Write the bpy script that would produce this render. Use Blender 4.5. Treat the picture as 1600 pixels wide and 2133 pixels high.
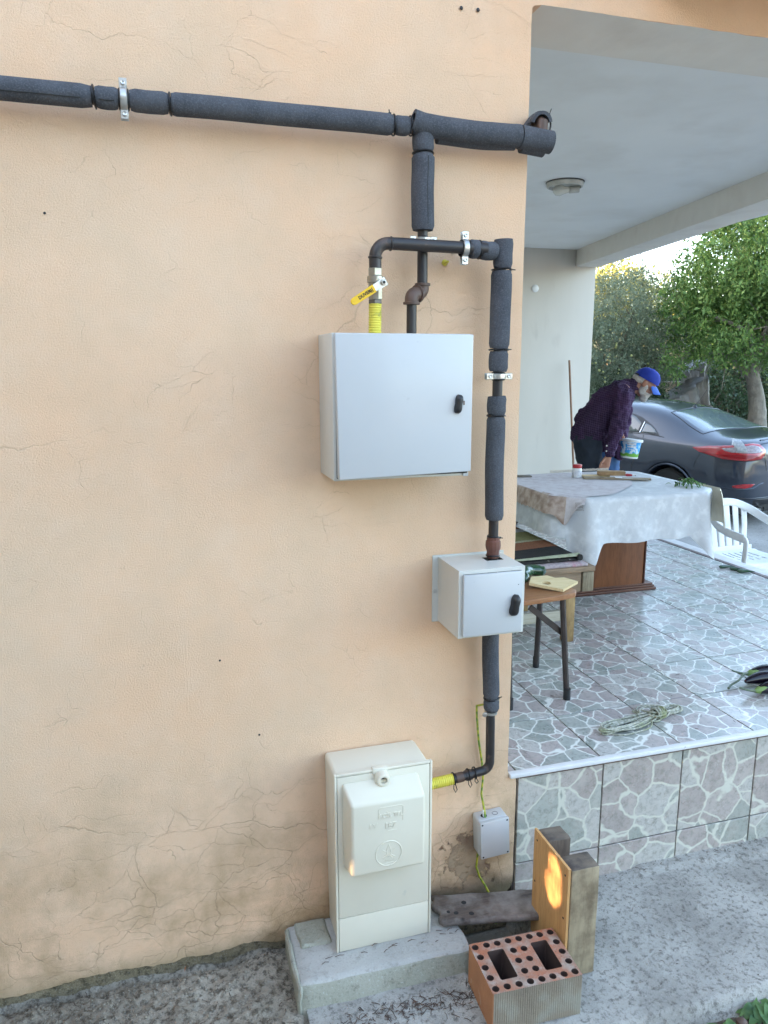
import bpy, bmesh, math, random
import numpy as np
from mathutils import Vector, Matrix, noise
from mathutils.bvhtree import BVHTree
R = math.radians
random.seed(7); np.random.seed(7)
scene = bpy.context.scene
for o in list(bpy.data.objects): bpy.data.objects.remove(o)
col = scene.collection

# ------------------------------------------------------------------ camera
HEAD, TILT, ROLL, FPX = 0.28688, 0.19592, -0.00184, 1567.0
cam = bpy.data.cameras.new('camera'); camo = bpy.data.objects.new('camera', cam); col.objects.link(camo)
Fv = Vector((math.sin(HEAD)*math.cos(TILT), math.cos(HEAD)*math.cos(TILT), -math.sin(TILT)))
Rv = Vector((math.cos(HEAD), -math.sin(HEAD), 0)); Uv = Rv.cross(Fv)
A_ = math.cos(ROLL)*Rv + math.sin(ROLL)*Uv; B_ = -math.sin(ROLL)*Rv + math.cos(ROLL)*Uv
camo.matrix_world = Matrix(((A_.x, B_.x, -Fv.x, 0), (A_.y, B_.y, -Fv.y, -2.2), (A_.z, B_.z, -Fv.z, 1.913), (0, 0, 0, 1)))
cam.sensor_fit = 'VERTICAL'; cam.sensor_height = 36.0; cam.lens = 36.0*FPX/2133.0
cam.clip_start = 0.05; cam.clip_end = 500
scene.camera = camo
scene.render.resolution_x = 768; scene.render.resolution_y = 1024

# ------------------------------------------------------------------ light
SUN_EL = 7.2; SUN_AZ = (-1.0, 0.066)          # the sun stands low on the left, just behind the wall plane
w = bpy.data.worlds.new('World'); scene.world = w; w.use_nodes = True
nt = w.node_tree; bg = nt.nodes['Background']
sky = nt.nodes.new('ShaderNodeTexSky'); sky.sky_type = 'NISHITA'; sky.sun_disc = False
sky.sun_elevation = R(SUN_EL); sky.sun_rotation = math.atan2(SUN_AZ[0], SUN_AZ[1])
sky.air_density = 0.7; sky.dust_density = 4.0; sky.ozone_density = 0.35; sky.altitude = 200
nt.links.new(sky.outputs[0], bg.inputs[0]); bg.inputs[1].default_value = 0.15
sun = bpy.data.lights.new('sun', 'SUN'); sun.energy = 2.0; sun.angle = R(0.5); sun.color = (1.0, 0.60, 0.36)
suno = bpy.data.objects.new('sun', sun); col.objects.link(suno)
sd = Vector((SUN_AZ[0], SUN_AZ[1], math.tan(R(SUN_EL)))).normalized()
suno.rotation_euler = sd.to_track_quat('Z', 'Y').to_euler()
scene.view_settings.view_transform = 'Standard'; scene.view_settings.look = 'None'
scene.view_settings.exposure = 4.07; scene.view_settings.gamma = 1.0
scene.view_settings.use_curve_mapping = False

# ------------------------------------------------------------------ materials
def mat(name, c1, c2=None, rough=0.7, scale=8.0, detail=6.0, bump=0.0, bscale=60.0, bdist=0.002, metal=0.0,
        spec=0.5, coat=0.0, trans=0.0, spots=None, sscale=20.0, sthr=0.62, streak=None, c3=None, scale3=2.0):
    m = bpy.data.materials.new(name); m.use_nodes = True
    n = m.node_tree.nodes; l = m.node_tree.links; p = n['Principled BSDF']
    p.inputs['Roughness'].default_value = rough; p.inputs['Metallic'].default_value = metal
    p.inputs['Specular IOR Level'].default_value = spec; p.inputs['Coat Weight'].default_value = coat
    p.inputs['Coat Roughness'].default_value = 0.05
    if trans: p.inputs['Transmission Weight'].default_value = trans
    tc = n.new('ShaderNodeTexCoord'); mp = n.new('ShaderNodeMapping'); l.new(tc.outputs['Object'], mp.inputs[0])
    if streak: mp.inputs['Scale'].default_value = streak
    if c2 is None: c2 = tuple(min(1, x*0.85) for x in c1)
    t = n.new('ShaderNodeTexNoise'); t.inputs['Scale'].default_value = scale; t.inputs['Detail'].default_value = detail
    l.new(mp.outputs[0], t.inputs[0])
    r = n.new('ShaderNodeValToRGB'); r.color_ramp.elements[0].position = 0.35; r.color_ramp.elements[1].position = 0.65
    r.color_ramp.elements[0].color = (*c2, 1); r.color_ramp.elements[1].color = (*c1, 1)
    l.new(t.outputs[0], r.inputs[0]); out = r.outputs[0]
    def mixin(out, colr, sc, lo, hi, amt=1.0):
        t2 = n.new('ShaderNodeTexNoise'); t2.inputs['Scale'].default_value = sc; t2.inputs['Detail'].default_value = 8
        l.new(mp.outputs[0], t2.inputs[0])
        mr = n.new('ShaderNodeMapRange'); mr.inputs[1].default_value = lo; mr.inputs[2].default_value = hi; mr.inputs[4].default_value = amt
        l.new(t2.outputs[0], mr.inputs[0])
        mx = n.new('ShaderNodeMix'); mx.data_type = 'RGBA'; l.new(mr.outputs[0], mx.inputs[0]); l.new(out, mx.inputs[6])
        mx.inputs[7].default_value = (*colr, 1); return mx.outputs[2]
    if c3: out = mixin(out, c3, scale3, 0.5, 0.7)
    if spots: out = mixin(out, spots, sscale, sthr, sthr+0.08)
    l.new(out, p.inputs['Base Color'])
    if bump:
        b = n.new('ShaderNodeBump'); b.inputs['Strength'].default_value = bump; b.inputs['Distance'].default_value = bdist
        t3 = n.new('ShaderNodeTexNoise'); t3.inputs['Scale'].default_value = bscale; t3.inputs['Detail'].default_value = 4
        l.new(mp.outputs[0], t3.inputs[0]); l.new(t3.outputs[0], b.inputs['Height']); l.new(b.outputs[0], p.inputs['Normal'])
    return m

def N(m, kind, **kw):
    x = m.node_tree.nodes.new(kind)
    for k, v in kw.items():
        if k.startswith('i_'):
            key = k[2:]; key = int(key) if key.isdigit() else key
            x.inputs[key].default_value = v
        else: setattr(x, k, v)
    return x
def math_n(m, op, a, b=None, c=None, clamp=False):
    x = m.node_tree.nodes.new('ShaderNodeMath'); x.operation = op; x.use_clamp = clamp
    for i, v in enumerate((a, b, c)):
        if v is None: continue
        if isinstance(v, (int, float)): x.inputs[i].default_value = v
        else: m.node_tree.links.new(v, x.inputs[i])
    return x.outputs[0]
def mix_n(m, f, a, b):
    x = m.node_tree.nodes.new('ShaderNodeMix'); x.data_type = 'RGBA'
    for i, v in ((0, f), (6, a), (7, b)):
        if isinstance(v, (int, float)): x.inputs[i].default_value = v
        elif isinstance(v, tuple): x.inputs[i].default_value = (*v, 1)
        else: m.node_tree.links.new(v, x.inputs[i])
    return x.outputs[2]
def rng(m, v, a, b, c=0.0, d=1.0):
    x = m.node_tree.nodes.new('ShaderNodeMapRange'); m.node_tree.links.new(v, x.inputs[0])
    for i, q in zip((1, 2, 3, 4), (a, b, c, d)): x.inputs[i].default_value = q
    return x.outputs[0]
def tex_noise(m, vec, scale, detail=5, rough=0.55):
    x = N(m, 'ShaderNodeTexNoise'); x.inputs['Scale'].default_value = scale; x.inputs['Detail'].default_value = detail
    x.inputs['Roughness'].default_value = rough; m.node_tree.links.new(vec, x.inputs[0]); return x.outputs[0]
def newmat(name, rough=0.7, spec=0.5):
    m = bpy.data.materials.new(name); m.use_nodes = True; p = m.node_tree.nodes['Principled BSDF']
    p.inputs['Roughness'].default_value = rough; p.inputs['Specular IOR Level'].default_value = spec
    tc = N(m, 'ShaderNodeTexCoord'); return m, p, tc.outputs['Object']
def bump_to(m, p, h, strength, dist):
    b = N(m, 'ShaderNodeBump'); b.inputs['Strength'].default_value = strength; b.inputs['Distance'].default_value = dist
    m.node_tree.links.new(h, b.inputs['Height']); m.node_tree.links.new(b.outputs[0], p.inputs['Normal'])

def stucco():
    m, p, co = newmat('peach_stucco', 0.9, 0.25); L = m.node_tree.links.new
    sep = N(m, 'ShaderNodeSeparateXYZ'); L(co, sep.inputs[0]); z = sep.outputs[2]; x = sep.outputs[0]
    big = tex_noise(m, co, 1.6, 6); mid = tex_noise(m, co, 9.0, 6); fine = tex_noise(m, co, 190, 3, 0.75); grain = tex_noise(m, co, 460, 2)
    c = mix_n(m, rng(m, big, 0.35, 0.65), (0.80, 0.525, 0.335), (0.80, 0.575, 0.395))
    c = mix_n(m, rng(m, mid, 0.45, 0.75, 0, 0.35), c, (0.80, 0.61, 0.45))
    c = mix_n(m, rng(m, grain, 0.60, 0.74, 0, 0.40), c, (0.38, 0.26, 0.17))
    c = mix_n(m, rng(m, fine, 0.62, 0.75, 0, 0.28), c, (0.44, 0.31, 0.20))
    # dirt patches, heavier near the ground
    low = rng(m, z, 0.08, 0.75, 1.0, 0.0)
    d = tex_noise(m, co, 3.2, 9, 0.65)
    dm = math_n(m, 'MULTIPLY', rng(m, d, 0.42, 0.66), math_n(m, 'ADD', math_n(m, 'MULTIPLY', low, 1.1), 0.17))
    c = mix_n(m, dm, c, (0.42, 0.275, 0.15))
    # hairline cracks: edges of warped cells
    nv = N(m, 'ShaderNodeTexNoise'); nv.inputs['Scale'].default_value = 5.0; nv.inputs['Detail'].default_value = 5; L(co, nv.inputs[0])
    vs = N(m, 'ShaderNodeVectorMath', operation='SCALE'); L(nv.outputs[1], vs.inputs[0]); vs.inputs[3].default_value = 0.22
    va = N(m, 'ShaderNodeVectorMath', operation='ADD'); L(co, va.inputs[0]); L(vs.outputs[0], va.inputs[1])
    mp = N(m, 'ShaderNodeMapping'); mp.inputs['Scale'].default_value = (1.0, 0.01, 1.9); L(va.outputs[0], mp.inputs[0])
    cracks = None
    for sc, wdt, off in ((2.6, 0.0018, 0.0), (6.5, 0.0032, 3.3)):
        v = N(m, 'ShaderNodeTexVoronoi', feature='DISTANCE_TO_EDGE'); v.inputs['Scale'].default_value = sc; L(mp.outputs[0], v.inputs[0])
        e = rng(m, v.outputs[0], wdt*0.3, wdt*2.2, 1.0, 0.0)
        mk = tex_noise(m, co, 1.3 + off, 3)
        amt = math_n(m, 'ADD', math_n(m, 'MULTIPLY', low, 0.30), 0.0)
        k = math_n(m, 'MULTIPLY', e, rng(m, math_n(m, 'ADD', mk, amt), 0.52, 0.66))
        cracks = k if cracks is None else math_n(m, 'MAXIMUM', cracks, k)
    c = mix_n(m, math_n(m, 'MULTIPLY', cracks, 0.30), c, (0.25, 0.165, 0.10))
    # worn, brown patch where the render has flaked by the corner
    dx = math_n(m, 'SUBTRACT', x, 0.965); dz = math_n(m, 'SUBTRACT', z, 0.20)
    dist = math_n(m, 'SQRT', math_n(m, 'ADD', math_n(m, 'MULTIPLY', math_n(m, 'MULTIPLY', dx, dx), 1.3), math_n(m, 'MULTIPLY', dz, dz)))
    fl = tex_noise(m, co, 11, 8, 0.7)
    f = math_n(m, 'SUBTRACT', rng(m, dist, 0.02, 0.27, 0.36, 0.0), math_n(m, 'SUBTRACT', 0.62, fl))
    fm = rng(m, f, 0.13, 0.17)
    fc = mix_n(m, rng(m, mid, 0.4, 0.6), (0.24, 0.15, 0.10), (0.44, 0.32, 0.21))
    c = mix_n(m, fm, c, fc)
    # near-black band at the very bottom near the plank
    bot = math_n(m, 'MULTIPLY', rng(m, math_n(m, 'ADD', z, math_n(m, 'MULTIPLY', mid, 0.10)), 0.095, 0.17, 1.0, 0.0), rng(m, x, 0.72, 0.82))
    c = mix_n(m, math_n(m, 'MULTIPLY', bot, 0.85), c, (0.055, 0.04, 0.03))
    gn = rng(m, math_n(m, 'ADD', z, math_n(m, 'MULTIPLY', mid, 0.08)), 0.05, 0.13, 0.55, 0.0)
    c = mix_n(m, gn, c, (0.23, 0.20, 0.11))
    L(c, p.inputs['Base Color'])
    h = math_n(m, 'ADD', math_n(m, 'ADD', math_n(m, 'MULTIPLY', fine, 1.0), math_n(m, 'MULTIPLY', grain, 0.7)), math_n(m, 'MULTIPLY', mid, 0.8))
    h = math_n(m, 'SUBTRACT', h, math_n(m, 'MULTIPLY', cracks, 0.6))
    h = math_n(m, 'SUBTRACT', h, math_n(m, 'MULTIPLY', fm, 1.2))
    bump_to(m, p, h, 0.8, 0.0036)
    return m

def tile_mat(name, wash=0.0, rough=0.16, seed=0.0, sc=12.0, vc_=(0.70, 0.71, 0.67)):
    """Ceramic tile printed with crazy paving: mauve and grey-green stones between pale veins."""
    m, p, co = newmat(name, rough, 0.65); L = m.node_tree.links.new
    oi = N(m, 'ShaderNodeObjectInfo')
    k = math_n(m, 'MULTIPLY', math_n(m, 'FLOOR', math_n(m, 'MULTIPLY', oi.outputs['Random'], 4.0)), 7.3)
    cx = N(m, 'ShaderNodeCombineXYZ'); cx.inputs[0].default_value = seed; L(k, cx.inputs[1]); L(k, cx.inputs[2])
    ad = N(m, 'ShaderNodeVectorMath', operation='ADD'); L(co, ad.inputs[0]); L(cx.outputs[0], ad.inputs[1]); v0 = ad.outputs[0]
    nv = N(m, 'ShaderNodeTexNoise'); nv.inputs['Scale'].default_value = 9.0; nv.inputs['Detail'].default_value = 3; L(v0, nv.inputs[0])
    vs = N(m, 'ShaderNodeVectorMath', operation='SCALE'); L(nv.outputs[1], vs.inputs[0]); vs.inputs[3].default_value = 0.060
    va = N(m, 'ShaderNodeVectorMath', operation='ADD'); L(v0, va.inputs[0]); L(vs.outputs[0], va.inputs[1]); v1 = va.outputs[0]
    ve = N(m, 'ShaderNodeTexVoronoi', feature='DISTANCE_TO_EDGE'); ve.inputs['Scale'].default_value = sc; L(v1, ve.inputs[0])
    vc = N(m, 'ShaderNodeTexVoronoi', feature='F1'); vc.inputs['Scale'].default_value = sc; L(v1, vc.inputs[0])
    sp = N(m, 'ShaderNodeSeparateColor'); L(vc.outputs[1], sp.inputs[0])
    rmp = N(m, 'ShaderNodeValToRGB'); rmp.color_ramp.interpolation = 'CONSTANT'; L(sp.outputs[0], rmp.inputs[0])
    e = rmp.color_ramp.elements; e[0].color = (0.365, 0.315, 0.305, 1); e[1].position = 0.30; e[1].color = (0.30, 0.325, 0.30, 1)
    for q, cc in ((0.5, (0.42, 0.37, 0.355, 1)), (0.66, (0.37, 0.39, 0.36, 1)), (0.84, (0.47, 0.455, 0.43, 1))):
        x = e.new(q); x.color = cc
    mott = tex_noise(m, v0, 55, 8, 0.7); mot2 = tex_noise(m, v0, 17, 6, 0.6)
    c = mix_n(m, rng(m, mott, 0.47, 0.64, 0, 0.65), rmp.outputs[0], (0.17, 0.18, 0.16))
    c = mix_n(m, rng(m, mot2, 0.45, 0.7, 0, 0.5), c, (0.50, 0.46, 0.43))
    vein = rng(m, math_n(m, 'SUBTRACT', ve.outputs[0], math_n(m, 'MULTIPLY', tex_noise(m, v0, 13, 2), 0.060)), -0.010, 0.022, 1.0, 0.0)
    c = mix_n(m, vein, c, vc_)
    if wash: c = mix_n(m, wash, c, (0.45, 0.38, 0.26))
    L(c, p.inputs['Base Color'])
    bump_to(m, p, math_n(m, 'ADD', math_n(m, 'MULTIPLY', vein, -0.5), math_n(m, 'MULTIPLY', mott, 0.15)), 0.12, 0.001)
    r = rng(m, tex_noise(m, co, 6, 5), 0.3, 0.7, rough*0.7, rough*1.5); L(r, p.inputs['Roughness'])
    return m

def wood(name, c1, c2, axis=2, scale=6.0, rough=0.6, knots=None, stretch=14.0, bump=0.25, stain=None):
    m, p, co = newmat(name, rough, 0.3); L = m.node_tree.links.new
    sc = [stretch]*3; sc[axis] = 1.0
    mp = N(m, 'ShaderNodeMapping'); mp.inputs['Scale'].default_value = sc; L(co, mp.inputs[0])
    g = tex_noise(m, mp.outputs[0], scale, 8, 0.65); g2 = tex_noise(m, mp.outputs[0], scale*4, 4, 0.6)
    c = mix_n(m, rng(m, g, 0.32, 0.68), c1, c2)
    c = mix_n(m, rng(m, g2, 0.5, 0.75, 0, 0.4), c, tuple(x*0.55 for x in c2))
    if stain:
        c = mix_n(m, rng(m, tex_noise(m, co, 9, 7, 0.6), 0.46, 0.64), c, stain)
    if knots:
        v = N(m, 'ShaderNodeTexVoronoi'); v.inputs['Scale'].default_value = knots; L(co, v.inputs[0])
        c = mix_n(m, rng(m, v.outputs[0], 0.03, 0.10, 0.85, 0.0), c, tuple(x*0.25 for x in c2))
    L(c, p.inputs['Base Color']); bump_to(m, p, math_n(m, 'ADD', g, g2), bump, 0.003)
    return m

def foam_mat():
    m, p, co = newmat('grey_foam', 0.95, 0.15); L = m.node_tree.links.new
    a = tex_noise(m, co, 260, 3, 0.7); b = tex_noise(m, co, 14, 5); c3 = tex_noise(m, co, 95, 4, .7)
    c = mix_n(m, rng(m, b, 0.35, 0.65), (0.062, 0.066, 0.076), (0.085, 0.090, 0.102))
    c = mix_n(m, rng(m, a, 0.48, 0.70, 0, 0.6), c, (0.145, 0.155, 0.175))
    c = mix_n(m, rng(m, c3, 0.56, 0.72, 0, 0.4), c, (0.035, 0.038, 0.046))
    L(c, p.inputs['Base Color']); bump_to(m, p, math_n(m, 'ADD', a, c3), 0.6, 0.003); return m

def concrete(name, c1, c2, dark, rough=0.95, pit=0.6, scl=1.0, sthr=0.58, samt=.7):
    m, p, co = newmat(name, rough, 0.2); L = m.node_tree.links.new
    a = tex_noise(m, co, 5*scl, 8, 0.6); b = tex_noise(m, co, 55*scl, 6, 0.75); g = tex_noise(m, co, 240*scl, 3, 0.7)
    c = mix_n(m, rng(m, a, 0.35, 0.65), c1, c2)
    c = mix_n(m, rng(m, b, sthr, sthr+0.14, 0, samt), c, dark)
    c = mix_n(m, rng(m, g, 0.58, 0.72, 0, 0.45), c, dark)
    c = mix_n(m, rng(m, g, 0.30, 0.42, 0.35, 0), c, (0.6, 0.6, 0.58))
    L(c, p.inputs['Base Color']); bump_to(m, p, math_n(m, 'ADD', math_n(m, 'MULTIPLY', b, 1.6), g), pit, 0.004); return m

def leaf_mat(name, c1, c2, c3=None, trans=0.35, scale=1.2):
    m, p, co = newmat(name, 0.5, 0.35); L = m.node_tree.links.new
    a = tex_noise(m, co, scale, 4); b = tex_noise(m, co, 23, 2)
    c = mix_n(m, rng(m, a, 0.35, 0.65), c1, c2)
    c = mix_n(m, rng(m, b, 0.35, 0.65, 0, 0.5), c, tuple(min(1, x*1.5) for x in c2))
    if c3: c = mix_n(m, rng(m, tex_noise(m, co, 37, 1), 0.64, 0.68, 0, 0.9), c, c3)
    L(c, p.inputs['Base Color'])
    tr = N(m, 'ShaderNodeBsdfTranslucent'); L(c, tr.inputs[0])
    ms = N(m, 'ShaderNodeMixShader'); ms.inputs[0].default_value = trans; L(p.outputs[0], ms.inputs[1]); L(tr.outputs[0], ms.inputs[2])
    L(ms.outputs[0], m.node_tree.nodes['Material Output'].inputs[0]); return m

M = {}
M['stucco'] = stucco()
M['cream'] = mat('cream_render', (0.60, 0.56, 0.495), (0.56, 0.52, 0.455), 0.9, 3, bump=0.3, bscale=150, streak=(1, 1, .3), spots=(0.53, 0.49, 0.43), sscale=5)
M['ceiling'] = mat('white_ceiling', (0.82, 0.82, 0.81), (0.78, 0.78, 0.77), 0.9, 1.6, bump=0.15, bscale=30, c3=(0.74, 0.73, 0.71), scale3=2.5)
M['soffit'] = mat('beam_paint', (0.78, 0.74, 0.68), (0.73, 0.69, 0.63), 0.9, 4, bump=0.3, bscale=160, c3=(.68, .63, .57), scale3=4)
M['plinth'] = concrete('plinth', (0.20, 0.165, 0.10), (0.33, 0.275, 0.18), (0.055, 0.045, 0.03), scl=1, sthr=.48, pit=1.0)
M['foam'] = foam_mat()
M['steel'] = mat('dark_painted_steel', (0.018, 0.017, 0.019), (0.030, 0.024, 0.022), 0.42, 12, spots=(0.075, 0.05, 0.04), sscale=25, sthr=.60, bump=0.2, bscale=90, bdist=.001)
M['rust'] = mat('brown_primer', (0.11, 0.062, 0.042), (0.075, 0.045, 0.033), 0.55, 18, bump=0.3, bscale=60, bdist=.002, spots=(0.17, 0.12, 0.09), sscale=14)
M['rust_red'] = mat('red_primer', (0.15, 0.055, 0.035), (0.10, 0.04, 0.028), 0.55, 20, bump=0.3, bscale=70)
M['zinc'] = mat('zinc_plated', (0.62, 0.62, 0.60), (0.45, 0.45, 0.43), 0.32, 40, metal=0.9)
M['brass'] = mat('nickel_brass', (0.42, 0.40, 0.34), (0.32, 0.29, 0.23), 0.34, 25, metal=0.85)
M['brass_dark'] = mat('dull_nut', (0.16, 0.145, 0.12), None, 0.5, 30, metal=0.5)
M['black'] = mat('black_plastic', (0.012, 0.012, 0.013), (0.018, 0.018, 0.02), 0.42, 20, bump=.15, bscale=80, bdist=.001)
M['tie'] = mat('black_nylon', (0.006, 0.006, 0.007), None, 0.4)
M['tieb'] = mat('rubber_liner', (0.01, 0.01, 0.011), None, 0.7)
M['yhose'] = mat('yellow_hose', (0.68, 0.60, 0.07), (0.58, 0.50, 0.06), 0.5, 20, spots=(0.40, 0.36, 0.06), sscale=30)
M['yhandle'] = mat('yellow_grip', (0.80, 0.50, 0.01), (0.76, 0.45, 0.01), 0.45, 15)
M['ink'] = mat('black_ink', (0.015, 0.012, 0.01), None, 0.7)
M['cab'] = mat('cabinet_white', (0.49, 0.505, 0.51), (0.47, 0.485, 0.49), 0.33, 4, spots=(0.36, 0.37, 0.38), sscale=18, sthr=0.70, coat=.15)
M['cab2'] = mat('cabinet_grey_white', (0.60, 0.60, 0.55), (0.56, 0.56, 0.52), 0.36, 6, spots=(0.42, 0.42, 0.40), sscale=18, sthr=0.73)
M['meter'] = mat('ivory_plastic', (0.69, 0.65, 0.53), (0.66, 0.615, 0.495), 0.42, 5, spots=(0.55, 0.54, 0.46), sscale=16, sthr=0.74, bump=.08, bscale=30, bdist=.002)
M['gap'] = mat('dark_gap', (0.03, 0.03, 0.03), None, 0.9)
M['jbox'] = mat('light_grey_plastic', (0.49, 0.495, 0.49), (0.46, 0.465, 0.46), 0.45, 8, spots=(0.42, 0.42, 0.42), sscale=30, sthr=.72)
M['gywire'] = mat('green_yellow_wire', (0.48, 0.46, 0.03), (0.10, 0.22, 0.03), 0.45, 60, detail=1)
M['tile'] = tile_mat('crazy_paving_tile', 0.0, 0.26)
M['tile_r'] = tile_mat('riser_tile', 0.15, 0.25, seed=11.0, sc=9.0, vc_=(0.60, 0.60, 0.52))
M['grout'] = mat('tile_grout', (0.20, 0.17, 0.15), (0.12, 0.10, 0.09), 0.95, 20)
M['trim'] = mat('white_edge_trim', (0.74, 0.75, 0.76), (0.66, 0.67, 0.67), 0.4, 14, spots=(.45, .43, .40), sscale=30, sthr=.68)
M['marble'] = mat('marble_kerb', (0.74, 0.72, 0.71), (0.66, 0.64, 0.63), 0.35, 10)
M['marble_d'] = mat('brown_kerb_line', (0.16, 0.11, 0.10), None, 0.5, 20)
M['conc_l'] = concrete('rough_dark_concrete', (0.22, 0.19, 0.145), (0.42, 0.375, 0.30), (0.06, 0.048, 0.034), pit=1.0, scl=.8, sthr=.47, samt=.8)
M['conc_r'] = concrete('brushed_concrete', (0.31, 0.298, 0.27), (0.49, 0.475, 0.435), (0.115, 0.108, 0.093), pit=1.0, sthr=.50, samt=.8, scl=.9)
M['pad'] = concrete('cement_pad', (0.38, 0.37, 0.34), (0.45, 0.44, 0.405), (0.22, 0.205, 0.175), pit=0.6, scl=.6, sthr=.52, samt=.5)
M['padside'] = concrete('mossy_cement', (0.29, 0.29, 0.225), (0.37, 0.365, 0.30), (0.12, 0.115, 0.08), pit=0.7, scl=.5, sthr=.55)
M['soil'] = concrete('soil', (0.085, 0.066, 0.048), (0.13, 0.10, 0.075), (0.03, 0.025, 0.02), pit=1.0, scl=.6)
M['yard'] = concrete('yard_concrete', (0.27, 0.265, 0.25), (0.36, 0.355, 0.34), (0.08, 0.075, 0.07), scl=.25)
M['needles'] = mat('dry_needles', (0.10, 0.055, 0.035), (0.05, 0.035, 0.03), 0.8, 30)
M['ply'] = wood('new_plywood', (0.62, 0.36, 0.15), (0.52, 0.28, 0.11), axis=2, scale=5, stretch=10, bump=.1)
M['plyedge'] = wood('plywood_edge', (0.20, 0.10, 0.05), (0.10, 0.05, 0.03), axis=2, scale=9)
M['post_l'] = wood('weathered_post', (0.40, 0.33, 0.22), (0.28, 0.22, 0.14), axis=2, scale=3, stretch=5, stain=(0.17, 0.13, 0.085), bump=.3, knots=6)
M['post_d'] = wood('dark_end_grain', (0.12, 0.095, 0.075), (0.20, 0.16, 0.12), axis=0, scale=4, stain=(.06, .05, .045))
M['plank'] = wood('old_plank', (0.165, 0.130, 0.108), (0.085, 0.066, 0.056), axis=0, scale=4, stretch=9, stain=(0.27, 0.24, 0.215), knots=9, bump=.5)
M['bench'] = wood('grey_bench_wood', (0.28, 0.20, 0.13), (0.18, 0.125, 0.08), axis=0, scale=4, stretch=12, knots=5, bump=.3)
M['bench_end'] = wood('grey_end_wood', (0.30, 0.25, 0.17), (0.17, 0.14, 0.09), axis=2, scale=4, stretch=6, stain=(.12, .10, .07))
M['bench_leg'] = wood('bench_leg_wood', (0.42, 0.29, 0.13), (0.28, 0.18, 0.08), axis=2, scale=5, stretch=8, stain=(0.16, .10, .05))
M['bench_rail'] = wood('pale_rail', (0.46, 0.43, 0.34), (0.38, 0.35, 0.27), axis=0, scale=4)
M['stool'] = wood('stool_wood', (0.36, 0.175, 0.08), (0.26, 0.12, 0.055), axis=0, scale=5, rough=.4, stretch=9)
M['stool_leg'] = mat('brown_metal_leg', (0.040, 0.028, 0.025), (0.025, 0.018, 0.016), 0.4, 20)
M['pine'] = wood('fresh_pine', (0.72, 0.60, 0.36), (0.64, 0.50, 0.27), axis=0, scale=4, stretch=10, bump=.1)
M['ped'] = wood('brown_veneer', (0.24, 0.095, 0.04), (0.17, 0.065, 0.028), axis=2, scale=4, rough=.3, stretch=7, bump=.05)
M['rail'] = wood('dark_rail', (0.16, 0.07, 0.045), (0.09, 0.04, 0.03), axis=0, scale=4, rough=.35)
M['stick'] = mat('broom_wood', (0.30, 0.17, 0.10), (0.22, 0.12, 0.07), 0.5, 10)
M['white_pl'] = mat('white_plastic', (0.78, 0.80, 0.80), (0.74, 0.76, 0.76), 0.35, 5)
M['lampgrey'] = mat('dusty_white', (0.55, 0.54, 0.49), (0.42, 0.41, 0.37), 0.5, 20)
M['glass_bulb'] = mat('opal_glass', (0.66, 0.66, 0.60), None, 0.25, 10)
M['red'] = mat('red_lid', (0.42, 0.022, 0.03), None, 0.4, 10)
M['paper'] = mat('printed_label', (0.70, 0.71, 0.74), (0.50, 0.52, 0.58), 0.6, 60, detail=2, spots=(.12, .14, .22), sscale=120, sthr=.6)
M['cuc'] = mat('dark_green_skin', (0.022, 0.075, 0.032), (0.012, 0.045, 0.022), 0.22, 30, spots=(.05, .12, .05), sscale=60, coat=.3)
M['egg'] = mat('aubergine_skin', (0.005, 0.003, 0.007), (0.007, 0.004, 0.01), 0.2, 5, spec=.35)
M['calyx'] = mat('green_calyx', (0.17, 0.26, 0.06), (0.12, 0.20, 0.05), 0.5, 20)
M['stem'] = mat('grey_green_stem', (0.16, 0.20, 0.13), (0.10, 0.14, 0.09), 0.6, 20)
M['rope'] = mat('pale_rope', (0.46, 0.46, 0.40), (0.22, 0.23, 0.17), 0.8, 90, detail=2, c3=(0.22, .24, .12), scale3=12)
M['skin'] = mat('tanned_skin', (0.42, 0.22, 0.15), (0.36, 0.17, 0.11), 0.5, 20)
M['hair'] = mat('grey_hair', (0.56, 0.53, 0.49), (0.42, 0.39, 0.36), 0.8, 60, bump=.8, bscale=120, bdist=.006)
M['cap'] = mat('blue_cloth', (0.010, 0.035, 0.33), (0.008, 0.025, 0.24), 0.8, 12, bump=.3, bscale=200)
M['jeans'] = mat('shaded_denim', (0.018, 0.026, 0.042), (0.012, 0.018, 0.03), 0.9, 6, bump=.5, bscale=12, bdist=.02)  # near leg: blue denim with its shade painted into the colour
M['jeans_lit'] = mat('lit_denim', (0.05, 0.12, 0.27), (0.035, 0.085, 0.20), 0.9, 8, bump=.5, bscale=15, bdist=.015)  # far leg: the same denim in its lit tone
M['curb'] = mat('pipe_insulation_inner', (0.02, 0.02, 0.022), None, 0.9)

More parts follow.
